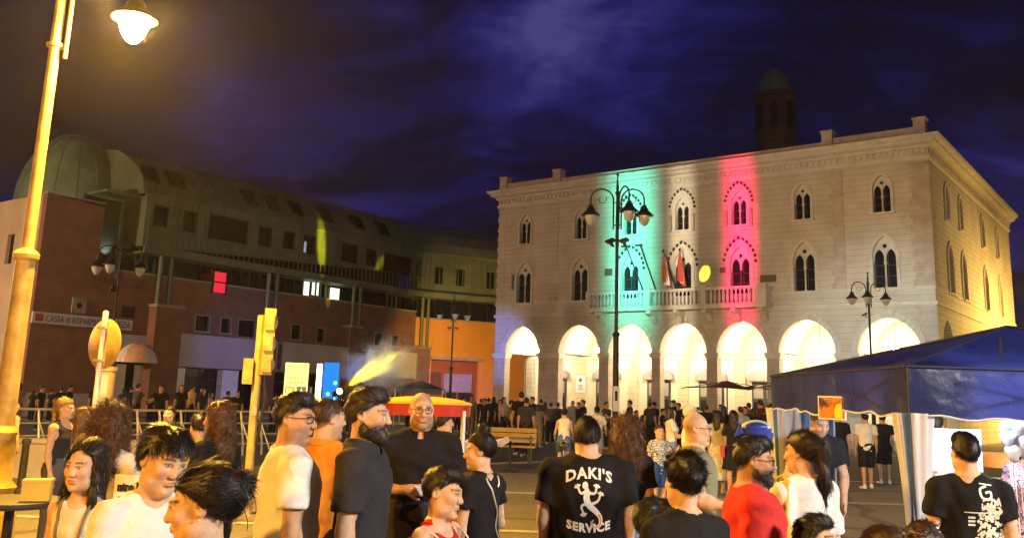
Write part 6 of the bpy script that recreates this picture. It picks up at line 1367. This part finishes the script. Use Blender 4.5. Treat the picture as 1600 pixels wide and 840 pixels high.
q = m13['J'][-1][2] + m13['J'][-1][4]*.11; obj('folded_paper', MB().box(-.06,.08,-.055,.055,-.003,.003,0, Matrix.Translation(tuple(q + np.array([.03,-.01,.01]))) @ Matrix.Rotation(.5,4,'X') @ Matrix.Rotation(.3,4,'Z')), M_WHITEP, m13['root'])
m14 = person('boy in a red tank top with white edging looking to the right', 693, 726, 4.75, 62, hs=1.22, wide=.98, hair='fade', hcol=BLK, shirt='tank', scol=(.48,.02,.025), legs='shorts', lcol=(.3,.02,.02), head=(8,6,3), skin=SK1, arms=hang(.14))
for s in (-1, 1):
    c_ = m14['T']((s*(m14['sw']+.045), .0, 1.33)); P = [m14['T']((s*(m14['sw']-.012 - .012*abs(math.sin(a))), .135*math.cos(a), 1.335 + .098*math.sin(a))) for a in np.linspace(-.9, PI + .9, 16)]
    bvp = on_surface(m14, [tuple(p + np.array([0,0,0])) for p in P], (-s,0,0), .3, .003); obj('edging', MB().tube(bvp, .006, 5), cloth(WHT), m14['root'], 60)
person('person in a beige shirt raising a hand behind the food cart', 694, 640, 9.6, 118, lv='mid', hair='short', hcol=BLK, scol=(.50,.38,.22), head=(0,0,0), skin=SK1, arms=dict(ua_r=(-.4,-1,-.25), fa_r=(-.3,-1,.35), ua_l=(.4,-1,-.3), fa_l=(.3,-1,.3)), fine_hands=True)
w16 = person('woman in a black top with a high dark bun and pale chain strap', 752, 673, 5.7, -128, sex='f', hair='topbun', hcol=BLK, vol=1.2, scol=(.016,.015,.016), head=(36,6,0), skin=SK1, lcol=DARKC, hem=.98, sleeve=.5, arms=dict(ua_r=(-.35,-.1,-1), fa_r=(.1,-.7,-.5), ua_l=(.2,.05,-1), fa_l=(.1,-.4,-1)), loose=.7)
strap(w16, [w16['T']((.06,.12,1.46)), w16['T']((.0,.2,1.30)), w16['T']((-.08,.2,1.12)), w16['T']((-.15,.12,1.00))], .007, M_STEEL, 'chain_strap'); strap(w16, [w16['T']((-.07,.1,1.47)), w16['T']((-.06,.16,1.38))], .006, M_STEEL, 'chain_strap')
obj('belt', MB().tube([w16['T']((.152*math.cos(a), .118*math.sin(a) + .008, .985)) for a in np.linspace(0, 2*PI, 30)], .016, 6), mat('belt_tan', (.42,.28,.16), .6), w16['root'], 60)
obj('handbag', MB().box(-.27,-.19,-.03,.12,.78,.94).box(-.275,-.185,-.02,.11,.90,.955), mat('bag_black', (.02,.018,.018), .35), w16['root'])
# --- man with the lizard shirt
dk = person("broad man seen from behind in a black T-shirt printed DAKI'S SERVICE", 917, 651, 6.2, 180, wide=1.42, hair='mop', hcol=BLK, scol=(.013,.012,.013), hem=.70, sleeve=.80, loose=1.0, head=(0,4,2), skin=SK1, legs='trousers', lcol=DARKC, arms=hang(.16, -.1))
M_PRINT = mat('shirt_print', (.78,.76,.70), .75, var=.1, vs=60)
def arc_text(body, size, bend, bold): 
    me = text(body, size, Matrix.Identity(4), M_PRINT, None, 'print', 0, bold, 'CENTER', space=1.12)
    for v in me.vertices: v.co.y += bend * v.co.x * v.co.x
    return me
print_on_back(dk, arc_text("DAKI'S", .098, -1.3, .0035), Matrix.Translation((0, 1.355, 0)), M_PRINT, 'shirt_lettering')
print_on_back(dk, arc_text("SERVICE", .074, 1.1, .0035), Matrix.Translation((0, 1.005, 0)), M_PRINT, 'shirt_lettering')
def ribbon(mb, pts, ws):
    P = [Vector((a, b, 0)) for a, b in pts]; vs = []
    for i, p in enumerate(P):
        t = (P[min(i+1, len(P)-1)] - P[max(i-1, 0)]).normalized(); n_ = Vector((-t.y, t.x, 0)); vs += [p + n_*ws[i], p - n_*ws[i]]
    mb.add(vs, [(2*i, 2*i+1, 2*i+3, 2*i+2) for i in range(len(P)-1)])
def smooth(pts, n=26):
    P = np.array(pts, float); t = np.linspace(0, len(P)-1, n); o = []
    for q in t:
        i = min(int(q), len(P)-2); u = q - i; p0, p1, p2, p3 = P[max(i-1,0)], P[i], P[i+1], P[min(i+2,len(P)-1)]
        o.append(.5*((2*p1) + (p2-p0)*u + (2*p0-5*p1+4*p2-p3)*u*u + (3*p1-p0-3*p2+p3)*u**3))
    return [tuple(x) for x in o]
lz = MB(); bp_ = smooth([(-.005,.115),(-.012,.09),(-.002,.06),(-.012,.02),(.0,-.02),(.032,-.055),(.058,-.095),(.050,-.135),(.018,-.145),(.002,-.122),(.018,-.105)], 44)
bw = np.interp(np.linspace(0,1,44), [0,.04,.10,.16,.25,.38,.5,.65,.85,1], [.004,.015,.018,.010,.018,.019,.016,.010,.007,.003]); ribbon(lz, bp_, list(bw))
for hx_, hy_, ex, ey, fx_, fy_ in ((-.012,.06,-.042,.052,-.055,.085),(.006,.05,.040,.045,.052,.075),(-.006,-.01,-.045,-.02,-.040,-.058),(.012,-.015,.052,-.002,.070,.030)):
    ribbon(lz, smooth([(hx_,hy_),(ex,ey),(fx_,fy_)], 8), [.009,.0085,.008,.0075,.007,.0065,.006,.006])
    for a in (-1.0,-.35,.35,1.0):
        dx, dy = fx_-ex, fy_-ey; l = math.hypot(dx, dy); dx, dy = dx/l, dy/l; c_, s_ = math.cos(a), math.sin(a); q_ = (fx_ + (dx*c_-dy*s_)*.018, fy_ + (dx*s_+dy*c_)*.018); ribbon(lz, [(fx_,fy_), q_], [.004,.0035]); lz.add([(q_[0]+.006*math.cos(t), q_[1]+.006*math.sin(t), 0) for t in np.linspace(0,2*PI,7)[:-1]], [(0,1,2,3,4,5)])
lm = bpy.data.meshes.new('lizard'); lm.from_pydata([tuple(v) for v in lz.v], [], lz.f); print_on_back(dk, lm, Matrix.Translation((.0, 1.20, 0)) @ Matrix.Rotation(.12, 4, 'Z') @ Matrix.Scale(1.15, 4), M_PRINT, 'lizard_print')
tail = MB(); ribbon(tail, bp_[24:], [max(.002, w_*.45) for w_ in bw[24:]]); tm = bpy.data.meshes.new('tail'); tm.from_pydata([tuple(v) for v in tail.v], [], tail.f); print_on_back(dk, tm, Matrix.Translation((.0, 1.20, 0)) @ Matrix.Rotation(.12, 4, 'Z') @ Matrix.Scale(1.15, 4), mat('print_gold', (.55,.30,.08), .7), 'lizard_tail_print', .005)
person('woman with very long wavy auburn hair and a black top beside the lizard shirt', 979, 652, 7.0, 188, sex='f', hair='curly', hcol=RED_B, vol=.95, scol=DARKC, hem=.95, lcol=LJEAN, skin=SK1, nstr=7000, slen=.10)
person('black haired boy at the bottom edge left of the low bun', 1022, 775, 4.5, 70, hs=1.2, hair='short', hcol=BLK, scol=(.30,.36,.44), head=(0,4,0), skin=SK1, legs='shorts')
person('woman seen from behind with dark hair in a low bun and a black top', 1068, 705, 3.95, 196, sex='f', hair='bun', hcol=BLK, vol=1.5, scol=(.018,.017,.018), head=(0,6,0), skin=SK1, lcol=DARKC, shirt='tee', nstr=8000, slen=.07)
person('balding man with glasses in an olive T-shirt facing right', 1087, 645, 6.9, 78, wide=1.2, hair='bald', hcol=GRY, scol=(.20,.18,.10), glasses=True, head=(0,4,0), skin=SK1, lcol=(.10,.09,.08), arms=dict(ua_r=(-.15,-.15,-1), fa_r=(.0,-1,-.15), ua_l=(.15,0,-1), fa_l=(0,-.4,-1)), loose=.9, fine_hands=True)
person('heavy bearded man with glasses in a bright red T-shirt facing right', 1176, 679, 4.72, 80, wide=1.3, hair='fade', hcol=BLK, scol=(.58,.035,.03), glasses=True, head=(-4,4,0), beard=1.0, skin=SK3, lcol=DARKC, arms=hang(.2, -.15), loose=.8, hem=.80)
w24 = person('woman seen from behind in a white blouse with a dark ponytail and a yellow bag', 1252, 672, 5.35, -152, sex='f', wide=1.15, hair='tail', hcol=DKB, vol=1.35, scol=(.74,.71,.66), head=(20,4,0), skin=SK1, lcol=(.55,.5,.42), hem=.80, loose=1.0, sleeve=.9, nstr=7000, slen=.09)
bg_ = w24; P0 = np.array([.26,.02,1.05]); m_ = MB(); rings = []
for i in range(9):
    f_ = i/8; z = 1.26 - .52*f_; wd = .10 + .10*min(1, f_*1.5); dp = .05 + .05*math.sin(f_*PI); rings.append([(.24 + dp*math.cos(a)*(1+.12*math.sin(a*7+f_*5)), .0 + wd*math.sin(a), z) for a in np.linspace(0, 2*PI, 22, endpoint=False)])
obj('shoulder_bag', loft(rings), mat('bag_yellow', (.62,.42,.04), .75, bump=.4, bs=14), w24['root'], 60); obj('bag_strap', MB().tube([(.24,-.09,1.24),(.19,-.05,1.46),(.17,.0,1.49),(.19,.06,1.46),(.24,.09,1.24)], .012, 6), MATS['bag_yellow'], w24['root'], 60)
person('boy whose dark hair shows at the bottom edge before the white blouse', 1270, 802, 4.4, 55, hs=1.2, hair='fade', vol=1.5, hcol=BLK, scol=(.5,.5,.52), skin=SK1, legs='shorts', head=(0,-4,0))
person('child with brown hair at the bottom edge left of the tent pole', 1377, 818, 4.3, 35, hs=1.22, lv='mid', hair='short', hcol=BRN, scol=WHT, skin=SK1, legs='shorts')
k30 = person('child with a silver headband at the bottom edge right of the tent pole', 1441, 812, 4.3, 160, hs=1.22, lv='mid', sex='f', hair='bob', hcol=BRN, scol=(.6,.4,.4), skin=SK1, legs='shorts')
obj('headband', MB().tube([k30['Hh']((.097*math.cos(a), .02 - .02*math.sin(a), .035 + .095*math.sin(a))) for a in np.linspace(0,PI,14)], .012, 6), mat('silver_band', (.7,.7,.72), .2, .9), k30['root'], 60)
# --- under and around the tent
person('man in a black polo shirt bending over the stall inside the tent', 1281, 640, 8.7, 8, lv='mid', wide=1.1, hair='buzz', hcol=GRY, shirt='polo', collar=True, scol=(.018,.018,.02), lean=12, head=(0,18,0), beard=.4, skin=SK1, lcol=(.05,.06,.10), arms=dict(ua_r=(-.25,-.2,-1), fa_r=(.2,-.6,-.7), ua_l=(.25,-.2,-1), fa_l=(-.2,-.5,-.8)))
m28 = person('man in a black T-shirt with a pale skull print down his back', 1507, 673, 5.6, 172, wide=1.0, hair='fade', hcol=BLK, vol=1.0, scol=(.013,.013,.015), head=(10,2,0), skin=SK1, lcol=DARKC, hem=.78, loose=.8, arms=hang(.2, -.1))
pr_ = MB(); r_ = random.Random(5)
for k in range(420):
    f_ = r_.random(); y_ = .42 - .46*f_ ; x_ = .04 - .11*f_ + r_.random()*(.12 + .13*f_)
    if x_ > .185: continue
    n_ = r_.choice((4,5,6)); s_ = r_.uniform(.006,.014); a0 = r_.random()*6; pr_.add([(x_ + s_*r_.uniform(.5,1.2)*math.cos(a0 + 2*PI*i/n_), y_ - .35 + s_*r_.uniform(.5,1.2)*math.sin(a0 + 2*PI*i/n_), 0) for i in range(n_)], [tuple(range(n_))])
pm = bpy.data.meshes.new('print'); pm.from_pydata([tuple(v) for v in pr_.v], [], pr_.f); print_on_back(m28, pm, Matrix.Translation((.0, 1.28, 0)), mat('print_bone', (.62,.56,.42), .8), 'skull_print')
sc2 = MB(); ribbon(sc2, smooth([(.06,.07),(.02,.05),(.03,.0),(.08,-.005),(.085,.035),(.05,.03)], 24), [.007]*24); ribbon(sc2, smooth([(.07,.0),(.11,-.02),(.10,-.055),(.07,-.045)], 16), [.007]*16); ribbon(sc2, [(.02,.085),(.10,.075)], [.004,.004])
for k in range(3): ribbon(sc2, [(-.06,-.12-.022*k),(-.02,-.12-.022*k)], [.006,.006])
ribbon(sc2, [(-.08,-.09),(.15,-.09)], [.003,.003])
sm_ = bpy.data.meshes.new('print'); sm_.from_pydata([tuple(v) for v in sc2.v], [], sc2.f); print_on_back(m28, sm_, Matrix.Translation((.01, 1.36, 0)), M_PRINT, 'script_print')
person('person in pale shorts standing behind the display board under the tent', 1456, 640, 8.4, 150, lv='mid', hair='short', hcol=DKB, scol=(.6,.6,.58), legs='shorts', lcol=(.55,.52,.45), skin=SK1)
person('woman in a pink and navy patterned dress at the right edge by the balloons', 1606, 662, 6.9, -60, lv='mid', sex='f', hair='bob', hcol=DKB, scol=(.62,.40,.46), spat=('cells',(.03,.03,.09),55), legs='dress', lcol=(.62,.40,.46), lpat=('cells',(.03,.03,.09),55), skin=SK1, hem=.9)
GW = 'walkers beyond the blue tent'
person('walker in a dark shirt and navy shorts seen under the tent edge', 1309, 640, 21, 182, lv='far', scol=DARKC, legs='shorts', lcol=(.03,.05,.12), hair='short', hcol=BLK, legp=dict(t_l=(.03,-.22,-1), t_r=(-.03,.15,-1)), group=GW)
person('walker in a white T-shirt and black shorts seen under the tent edge', 1351, 643, 21, 178, lv='far', scol=WHT, legs='shorts', lcol=DARKC, shoe=WHT, hair='short', hcol=BLK, legp=dict(t_r=(-.03,-.2,-1), t_l=(.03,.15,-1)), group=GW)
person('walker all in black right of the white T-shirt under the tent edge', 1378, 645, 22.5, 175, lv='far', scol=DARKC, legs='shorts', lcol=DARKC, shoe=WHT, hair='short', hcol=BLK, group=GW)
# --- left, lit orange
person('woman with a blonde ponytail in a dark tank top facing right', 104, 620, 10.2, 78, lv='mid', sex='f', wide=1.1, hair='tail', hcol=BLO, vol=1.3, shirt='tank', scol=(.025,.025,.03), lcol=(.09,.09,.10), skin=SK1, arms=hang(.1, -.3))
person('child in an orange top and pale shorts seen from behind at the left edge', 22, 621, 15.3, 160, lv='mid', sex='f', hs=1.1, hair='tail', hcol=BLK, shirt='tank', scol=(.55,.20,.06), legs='short_shorts', lcol=(.45,.36,.22), skin=SK1)
person('dark haired woman in dark clothes looking over from the railing', 266, 633, 12.4, -5, lv='mid', sex='f', hair='tail', hcol=BLK, scol=(.03,.02,.02), skin=SK1, lcol=DARKC, arms=dict(ua_r=(-.2,-.2,-1), fa_r=(.5,-.6,.5), ua_l=(.2,0,-1), fa_l=(0,-.3,-1)))
person('woman with auburn hair in a black T-shirt turned left before the traffic light', 345, 628, 6.8, -118, sex='f', hair='curly', hcol=RED_B, vol=.8, scol=(.012,.012,.014), head=(22,0,0), skin=SK1, lcol=DARKC, nstr=3000, arms=hang(.2))
person('person in a bright yellow T-shirt behind the auburn haired woman', 312, 646, 9.0, -140, lv='mid', hair='short', hcol=DKB, scol=(.70,.50,.04), skin=SK1, lcol=JEAN)
person('blurred looking woman with light brown hair half hidden behind the big hair', 136, 634, 8.5, 120, lv='mid', sex='f', hair='long', hcol=(.16,.08,.03), scol=(.42,.27,.10), skin=SK1, lcol=JEAN)['root']['label'] = 'woman with light brown hair in a tan top between the ponytail and the big hair'
# --- middle of the square
person('small boy in a patterned shirt and blue shorts', 1030, 663, 15.6, 15, lv='mid', hs=1.22, hair='buzz', hcol=BRN, scol=(.70,.70,.68), spat=('cells',(.05,.06,.10),26), legs='shorts', lcol=(.025,.06,.20), skin=SK1, shoe=(.3,.33,.4), arms=dict(ua_l=(.3,-.3,-1), fa_l=(.1,-.7,.6)))
person('woman in a white T-shirt and pale jeans walking behind the small boy', 1048, 634, 19.2, 95, lv='far', sex='f', hair='bob', hcol=BLK, scol=WHT, lcol=LJEAN, skin=SK1, arms=dict(ua_r=(-.1,-.3,-1), fa_r=(0,-1,.2)))
person('woman in a grey top and a long polka dotted skirt', 1121, 640, 18.8, 150, lv='mid', sex='f', hair='long', hcol=DKB, scol=(.42,.40,.38), legs='dress', lcol=(.68,.66,.62), lpat=('dots',(.03,.03,.04),30), skin=SK1)
p_ = person('woman in a short black dress with a red shoulder bag', 1146, 640, 18.4, 165, lv='mid', sex='f', hair='long', hcol=BLK, scol=DARKC, legs='skirt', lcol=DARKC, skin=SK1, shoe=WHT, arms=dict(ua_r=(-.35,.05,-1), fa_r=(-.2,-.9,.1)))
obj('red_bag', MB().box(.19,.27,-.11,.11,.78,1.02).tube([(.23,-.09,1.02),(.17,0,1.45),(.23,.09,1.02)], .01, 5), mat('bag_red', (.45,.05,.06), .6), p_['root'])
person('man in a pale blue shirt standing before the cafe', 1157, 634, 27, 185, lv='far', scol=(.36,.42,.48), lcol=(.3,.32,.36), hair='short', hcol=DKB, skin=SK2)
person('person in a dark red shirt left of the tent corner', 1188, 624, 33, 200, lv='far', scol=(.16,.03,.03), lcol=DARKC, hair='short', hcol=BLK)
person('person with a pale cap seen just above the olive shirted man', 1079, 632, 12.5, 70, lv='far', hair='cap', hcol=(.55,.48,.36), scol=(.62,.6,.55), skin=SK1, lcol=DARKC)
# cyclists
def bicycle(label, loc, rz, s=1.0):
    t = thing('bicycle', label, 'bicycle', loc, rz); t.scale = (s, s, s); wb = .52; R = .34
    for y in (-wb, wb):
        w = obj('wheel', MB().lathe([(R-.02,-.018),(R,-.012),(R,.012),(R-.02,.018),(R-.02,-.018)], 28, 0, Matrix.Translation((0,y,R)) @ Matrix.Rotation(PI/2,4,'Y')), M_IRON, t)
        sp_ = MB()
        for k in range(12): a = k*PI/6; sp_.tube([(0,y,R),(0,y+(R-.02)*math.cos(a),R+(R-.02)*math.sin(a))], .004, 4)
        obj('spokes', sp_, M_STEEL, w)
        obj('mudguard', MB().tube([(0,y+(R+.03)*math.cos(a),R+(R+.03)*math.sin(a)) for a in np.linspace(.2,2.6,10)], .016, 5), M_STEEL, t)
    F_ = [((0,.0,.30),(0,.16,.88)), ((0,.0,.30),(0,-.40,.72)), ((0,.14,.80),(0,-.40,.80)), ((0,.0,.30),(0,wb,R)), ((0,.13,.75),(0,wb,R)), ((0,-.38,.92),(0,-wb,R))]
    fr = MB()
    for a, b in F_: fr.tube([a, b], .016, 6)
    obj('frame', fr, mat('bike_paint', (.12,.10,.09), .4), t, 60); obj('saddle', MB().ball((0,.18,.92), .10, 12, 0, (.75,1.25,.35)), M_BLACKP, t, 60); obj('handlebar', MB().tube([(-.27,-.22,1.02),(-.2,-.36,1.04),(0,-.40,1.0),(.2,-.36,1.04),(.27,-.22,1.02)], .013, 6), M_STEEL, t, 60)
    obj('crank', MB().tube([(-.12,-.14,.30),(-.06,-.14,.30),(-.06,.14,.30)], .012, 5).tube([(.12,.14,.30),(.06,.14,.30),(.06,0,.30)], .012, 5), M_STEEL, t); return t
def cyclist(label, blabel, px, py, d, face, **k):
    r_ = person(label, px, py, d, face, lv='mid', seat=True, lean=14, head=(0,-4,0), arms=dict(ua_r=(-.28,-.55,-1), ua_l=(.28,-.55,-1), fa_r=(-.05,-1,-.45), fa_l=(.05,-1,-.45)), legp=dict(t_r=(-.06,-.50,-1), s_r=(0,.12,-1), t_l=(.06,-.95,-.75), s_l=(0,.15,-1)), **k)
    ro = r_['root']; bicycle(blabel, (ro.location.x, ro.location.y, 0), ro.rotation_euler.z, .95 * r_['sc'])
cyclist('cyclist in a white sleeveless top and denim shorts seen from behind', 'bicycle ridden by the cyclist in denim shorts', 882, 637, 21.5, 176, sex='f', shirt='sleeveless', scol=WHT, legs='short_shorts', lcol=(.10,.16,.26), hair='topbun', hcol=BLK, skin=SK1)
cyclist('cyclist in a white T-shirt just ahead on the right of the other', 'bicycle ridden by the man in the white T-shirt', 933, 634, 25, 172, scol=WHT, legs='shorts', lcol=(.4,.4,.4), hair='short', hcol=BLK, skin=SK1)
# --- people before the arcade
GA = 'people standing about before the arcade'
A_ = [(815,611,29,190,DARKC,DARKC,'short','tall person in black before the leftmost arch'), (823,620,28.2,170,(.05,.05,.05),DARKC,'short','shorter dark clothed person in front of the tall one at the leftmost arch'), (852,627,37,160,(.03,.03,.03),(.05,.05,.06),'bob','dark haired person in black and grey at the pillar right of the leftmost arch'),
      (861,628,36.5,185,(.10,.09,.09),DARKC,'short','person in a dark grey shirt at the pillar right of the leftmost arch'), (872,628,38,200,(.14,.10,.09),DARKC,'short','person in a brownish shirt near the second arch'), (895,625,40,175,(.28,.31,.34),(.3,.3,.34),'cap','man in grey blue with a cap standing in the second arch'),
      (764,621,42,180,DARKC,DARKC,'short','dark figure between the orange wing and the arcade, right of three'), (772,619,43,170,DARKC,DARKC,'bob','dark figure between the orange wing and the arcade, middle of three'), (752,622,44,190,(.04,.03,.03),DARKC,'short','dark figure between the orange wing and the arcade, left of three'),
      (842,630,34,150,(.2,.18,.16),(.25,.2,.15),'bob','figure in a greyish top near the leftmost arch'), (1052,624,39,240,DARKC,DARKC,'short','dark waiter bending over the cafe tables'), (1131,633,31,190,DARKC,DARKC,'long','dark haired woman in black before the cafe umbrella'), (1104,632,33,170,(.03,.03,.03),DARKC,'short','dark clothed guest standing left of the umbrella pole'), (1170,628,35,180,(.10,.10,.12),DARKC,'short','dark clothed guest between the pale blue and dark red shirts'), (1205,630,30,190,(.5,.28,.10),DARKC,'short','person in an orange brown shirt right beside the tent corner')]
for i, (px, py, d, fc, sc_, lc, hr, lab) in enumerate(A_): person(lab, px, py, d, fc, lv='far', sex='f' if hr in ('bob','long') else 'm', scol=sc_, lcol=lc, hair=hr, hcol=BLK if hr != 'cap' else (.3,.3,.3), skin=SK2, group=GA, ground=0.0, lean=25 if 'bending' in lab else 0, arms=dict(ua_r=(-.2,-.9,-1), fa_r=(0,-1,-.2)) if i % 3 == 0 else None)
GS = 'guests seated at the cafe tables'
ch = None
SEAT = [(994,640,41,60,'guest in black seated at the left end of the cafe tables'), (1011,637,41.5,180,'guest in black seated second from the left at the cafe'), (1021,638,40.5,-70,'dark guest seated at the middle cafe table, facing left'), (1036,637,40,70,'dark guest seated at the middle cafe table, facing right'), (1066,638,42,170,'dark guest seated behind the woman in the white T-shirt'), (1100,640,39.5,40,'dark guest seated under the brown umbrella'), (1117,640,40,-60,'dark guest seated right of the umbrella pole')]
def cafe_chair(label, loc, rz, h):
    t = thing('cafe_chair', label, 'chair', loc, rz, 'dark chairs of the cafe'); obj('seat', MB().box(-.21,.21,-.20,.20,h-.03,h), M_DOOR, t)
    for z in (h+.18, h+.32): obj('back_slat', MB().box(-.20,.20,.21,.235,z,z+.08), M_DOOR, t)
    for sx in (-1,1):
        for sy in (-1,1): obj('leg', MB().bar((sx*.18,sy*.18,0),(sx*.18,sy*.18 + (.04 if sy>0 else 0), h+.42 if sy>0 else h-.031),.03), M_IRON, t)
for px, py, d, fc, lab in SEAT:
    r_ = person(lab, px, py, d, fc, lv='far', scol=DARKC, lcol=DARKC, hair='short', hcol=BLK, skin=SK2, legp=dict(t_r=(-.12,-1,-.05), s_r=(0,.1,-1), t_l=(.12,-1,-.05), s_l=(0,.1,-1)), arms=dict(ua_r=(-.15,-.5,-1), fa_r=(.1,-1,.1), ua_l=(.15,-.5,-1), fa_l=(-.1,-1,.1)), group=GS)
    ro = r_['root']; s_ = r_['sc']; f_ = ro.rotation_euler.z; cafe_chair('dark chair under the ' + lab, (ro.location.x - math.sin(f_)*.05*s_, ro.location.y + math.cos(f_)*.05*s_, 0), f_, .36 * s_)
GB = 'dark figures before the bank'
B_ = [(53,609,42,175,'dark figure at the far left foot of the bank wall'), (82,607,42,150,'dark figure left of the pair under the bank sign'), (97,604,41,200,'tall dark figure under the bank sign, leaning to the left'), (194,606,43,180,'dark figure left of the pair at the bank entrance'), (206,603,42,185,'dark figure right of the pair at the bank entrance'), (237,617,40,170,'short dark figure by the brick pier right of the bank entrance'), (330,611,38,100,'figure in a pale shirt before the white pillar of the bank'), (357,610,38,160,'dark figure before the bank window beside the white pillar'),
      (672,630,44,180,'dark figure under the pointed tent, leftmost of the stage crowd'), (684,629,45,170,'dark figure left of the violet shutter in the stage crowd'), (699,627,46,185,'dark figure below the violet shutter'), (716,628,46,190,'dark figure below the right end of the violet shutter'), (729,626,45,175,'dark figure right of the violet shutter'), (549,620,40,180,'dark figure in front of the stage, left of the bearded man'), (536,617,41,190,'dark head and shoulders at the foot of the yellow beam'), (640,628,42,180,'dark figure left of the bald man before the stage')]
for i, (px, py, d, fc, lab) in enumerate(B_): person(lab, px, py, d, fc, lv='far', scol=(.40,.35,.28) if 'pale' in lab else DARKC, lcol=DARKC, hair='short' if i % 3 else 'bob', sex='m' if i % 3 else 'f', hcol=BLK, skin=SK2, group=GB)

# --- the rest of the distant crowd: dark figures nothing tells apart, copies of the far people above
protos = [o for o in bpy.data.objects if o.get('group') in (GA, GB) and o.get('category') == 'person' and 'bending' not in o['label'] and 'cap' not in o['label']]
rc = random.Random(11)
def fill(label, group, spots):
    for px, d in spots:
        c = copy_tree(rc.choice(protos)); q = at(px, d); c.location = (q.x, d, 0); k = rc.uniform(.90, 1.03); c.scale = (k, k, k); c.rotation_euler = (0, 0, rc.uniform(0, 2*PI)); c['label'] = label; c['group'] = group
fill('dark figure among the distant crowd before the arcade', 'distant crowd before the arcade', [(832,36),(846,40),(905,37),(911,36),(948,34),(984,38),(1016,36),(1022,37),(1060,36),(1090,34),(1126,37),(1164,32),(1178,30),(1200,28)])
fill('dark figure in the crowd behind the railing', 'crowd behind the railing', [(30,36),(66,34),(110,37),(150,35),(216,36),(252,33),(284,36),(300,38),(318,34),(372,37),(430,36),(442,39)])
fill('dark figure in the crowd between the stage and the arcade', 'crowd between the stage and the arcade', [(560,38),(606,42),(664,41),(706,40),(724,38),(738,42),(758,39),(782,38),(788,37),(800,33)])
# ------------------------------------------------------------------ night haze over the square
hz_m = bpy.data.materials.new('night_haze'); hz_m.use_nodes = True; t_ = hz_m.node_tree; t_.nodes.clear()
o_ = nd('ShaderNodeOutputMaterial', t_); pv = nd('ShaderNodeVolumePrincipled', t_); pv.inputs['Density'].default_value = .00034; pv.inputs['Anisotropy'].default_value = .72; pv.inputs['Color'].default_value = (.95, .93, .92, 1); t_.links.new(pv.outputs[0], o_.inputs['Volume'])
obj('haze', MB().box(-160, 160, -50, 190, -1, 45), hz_m, kind='stuff')
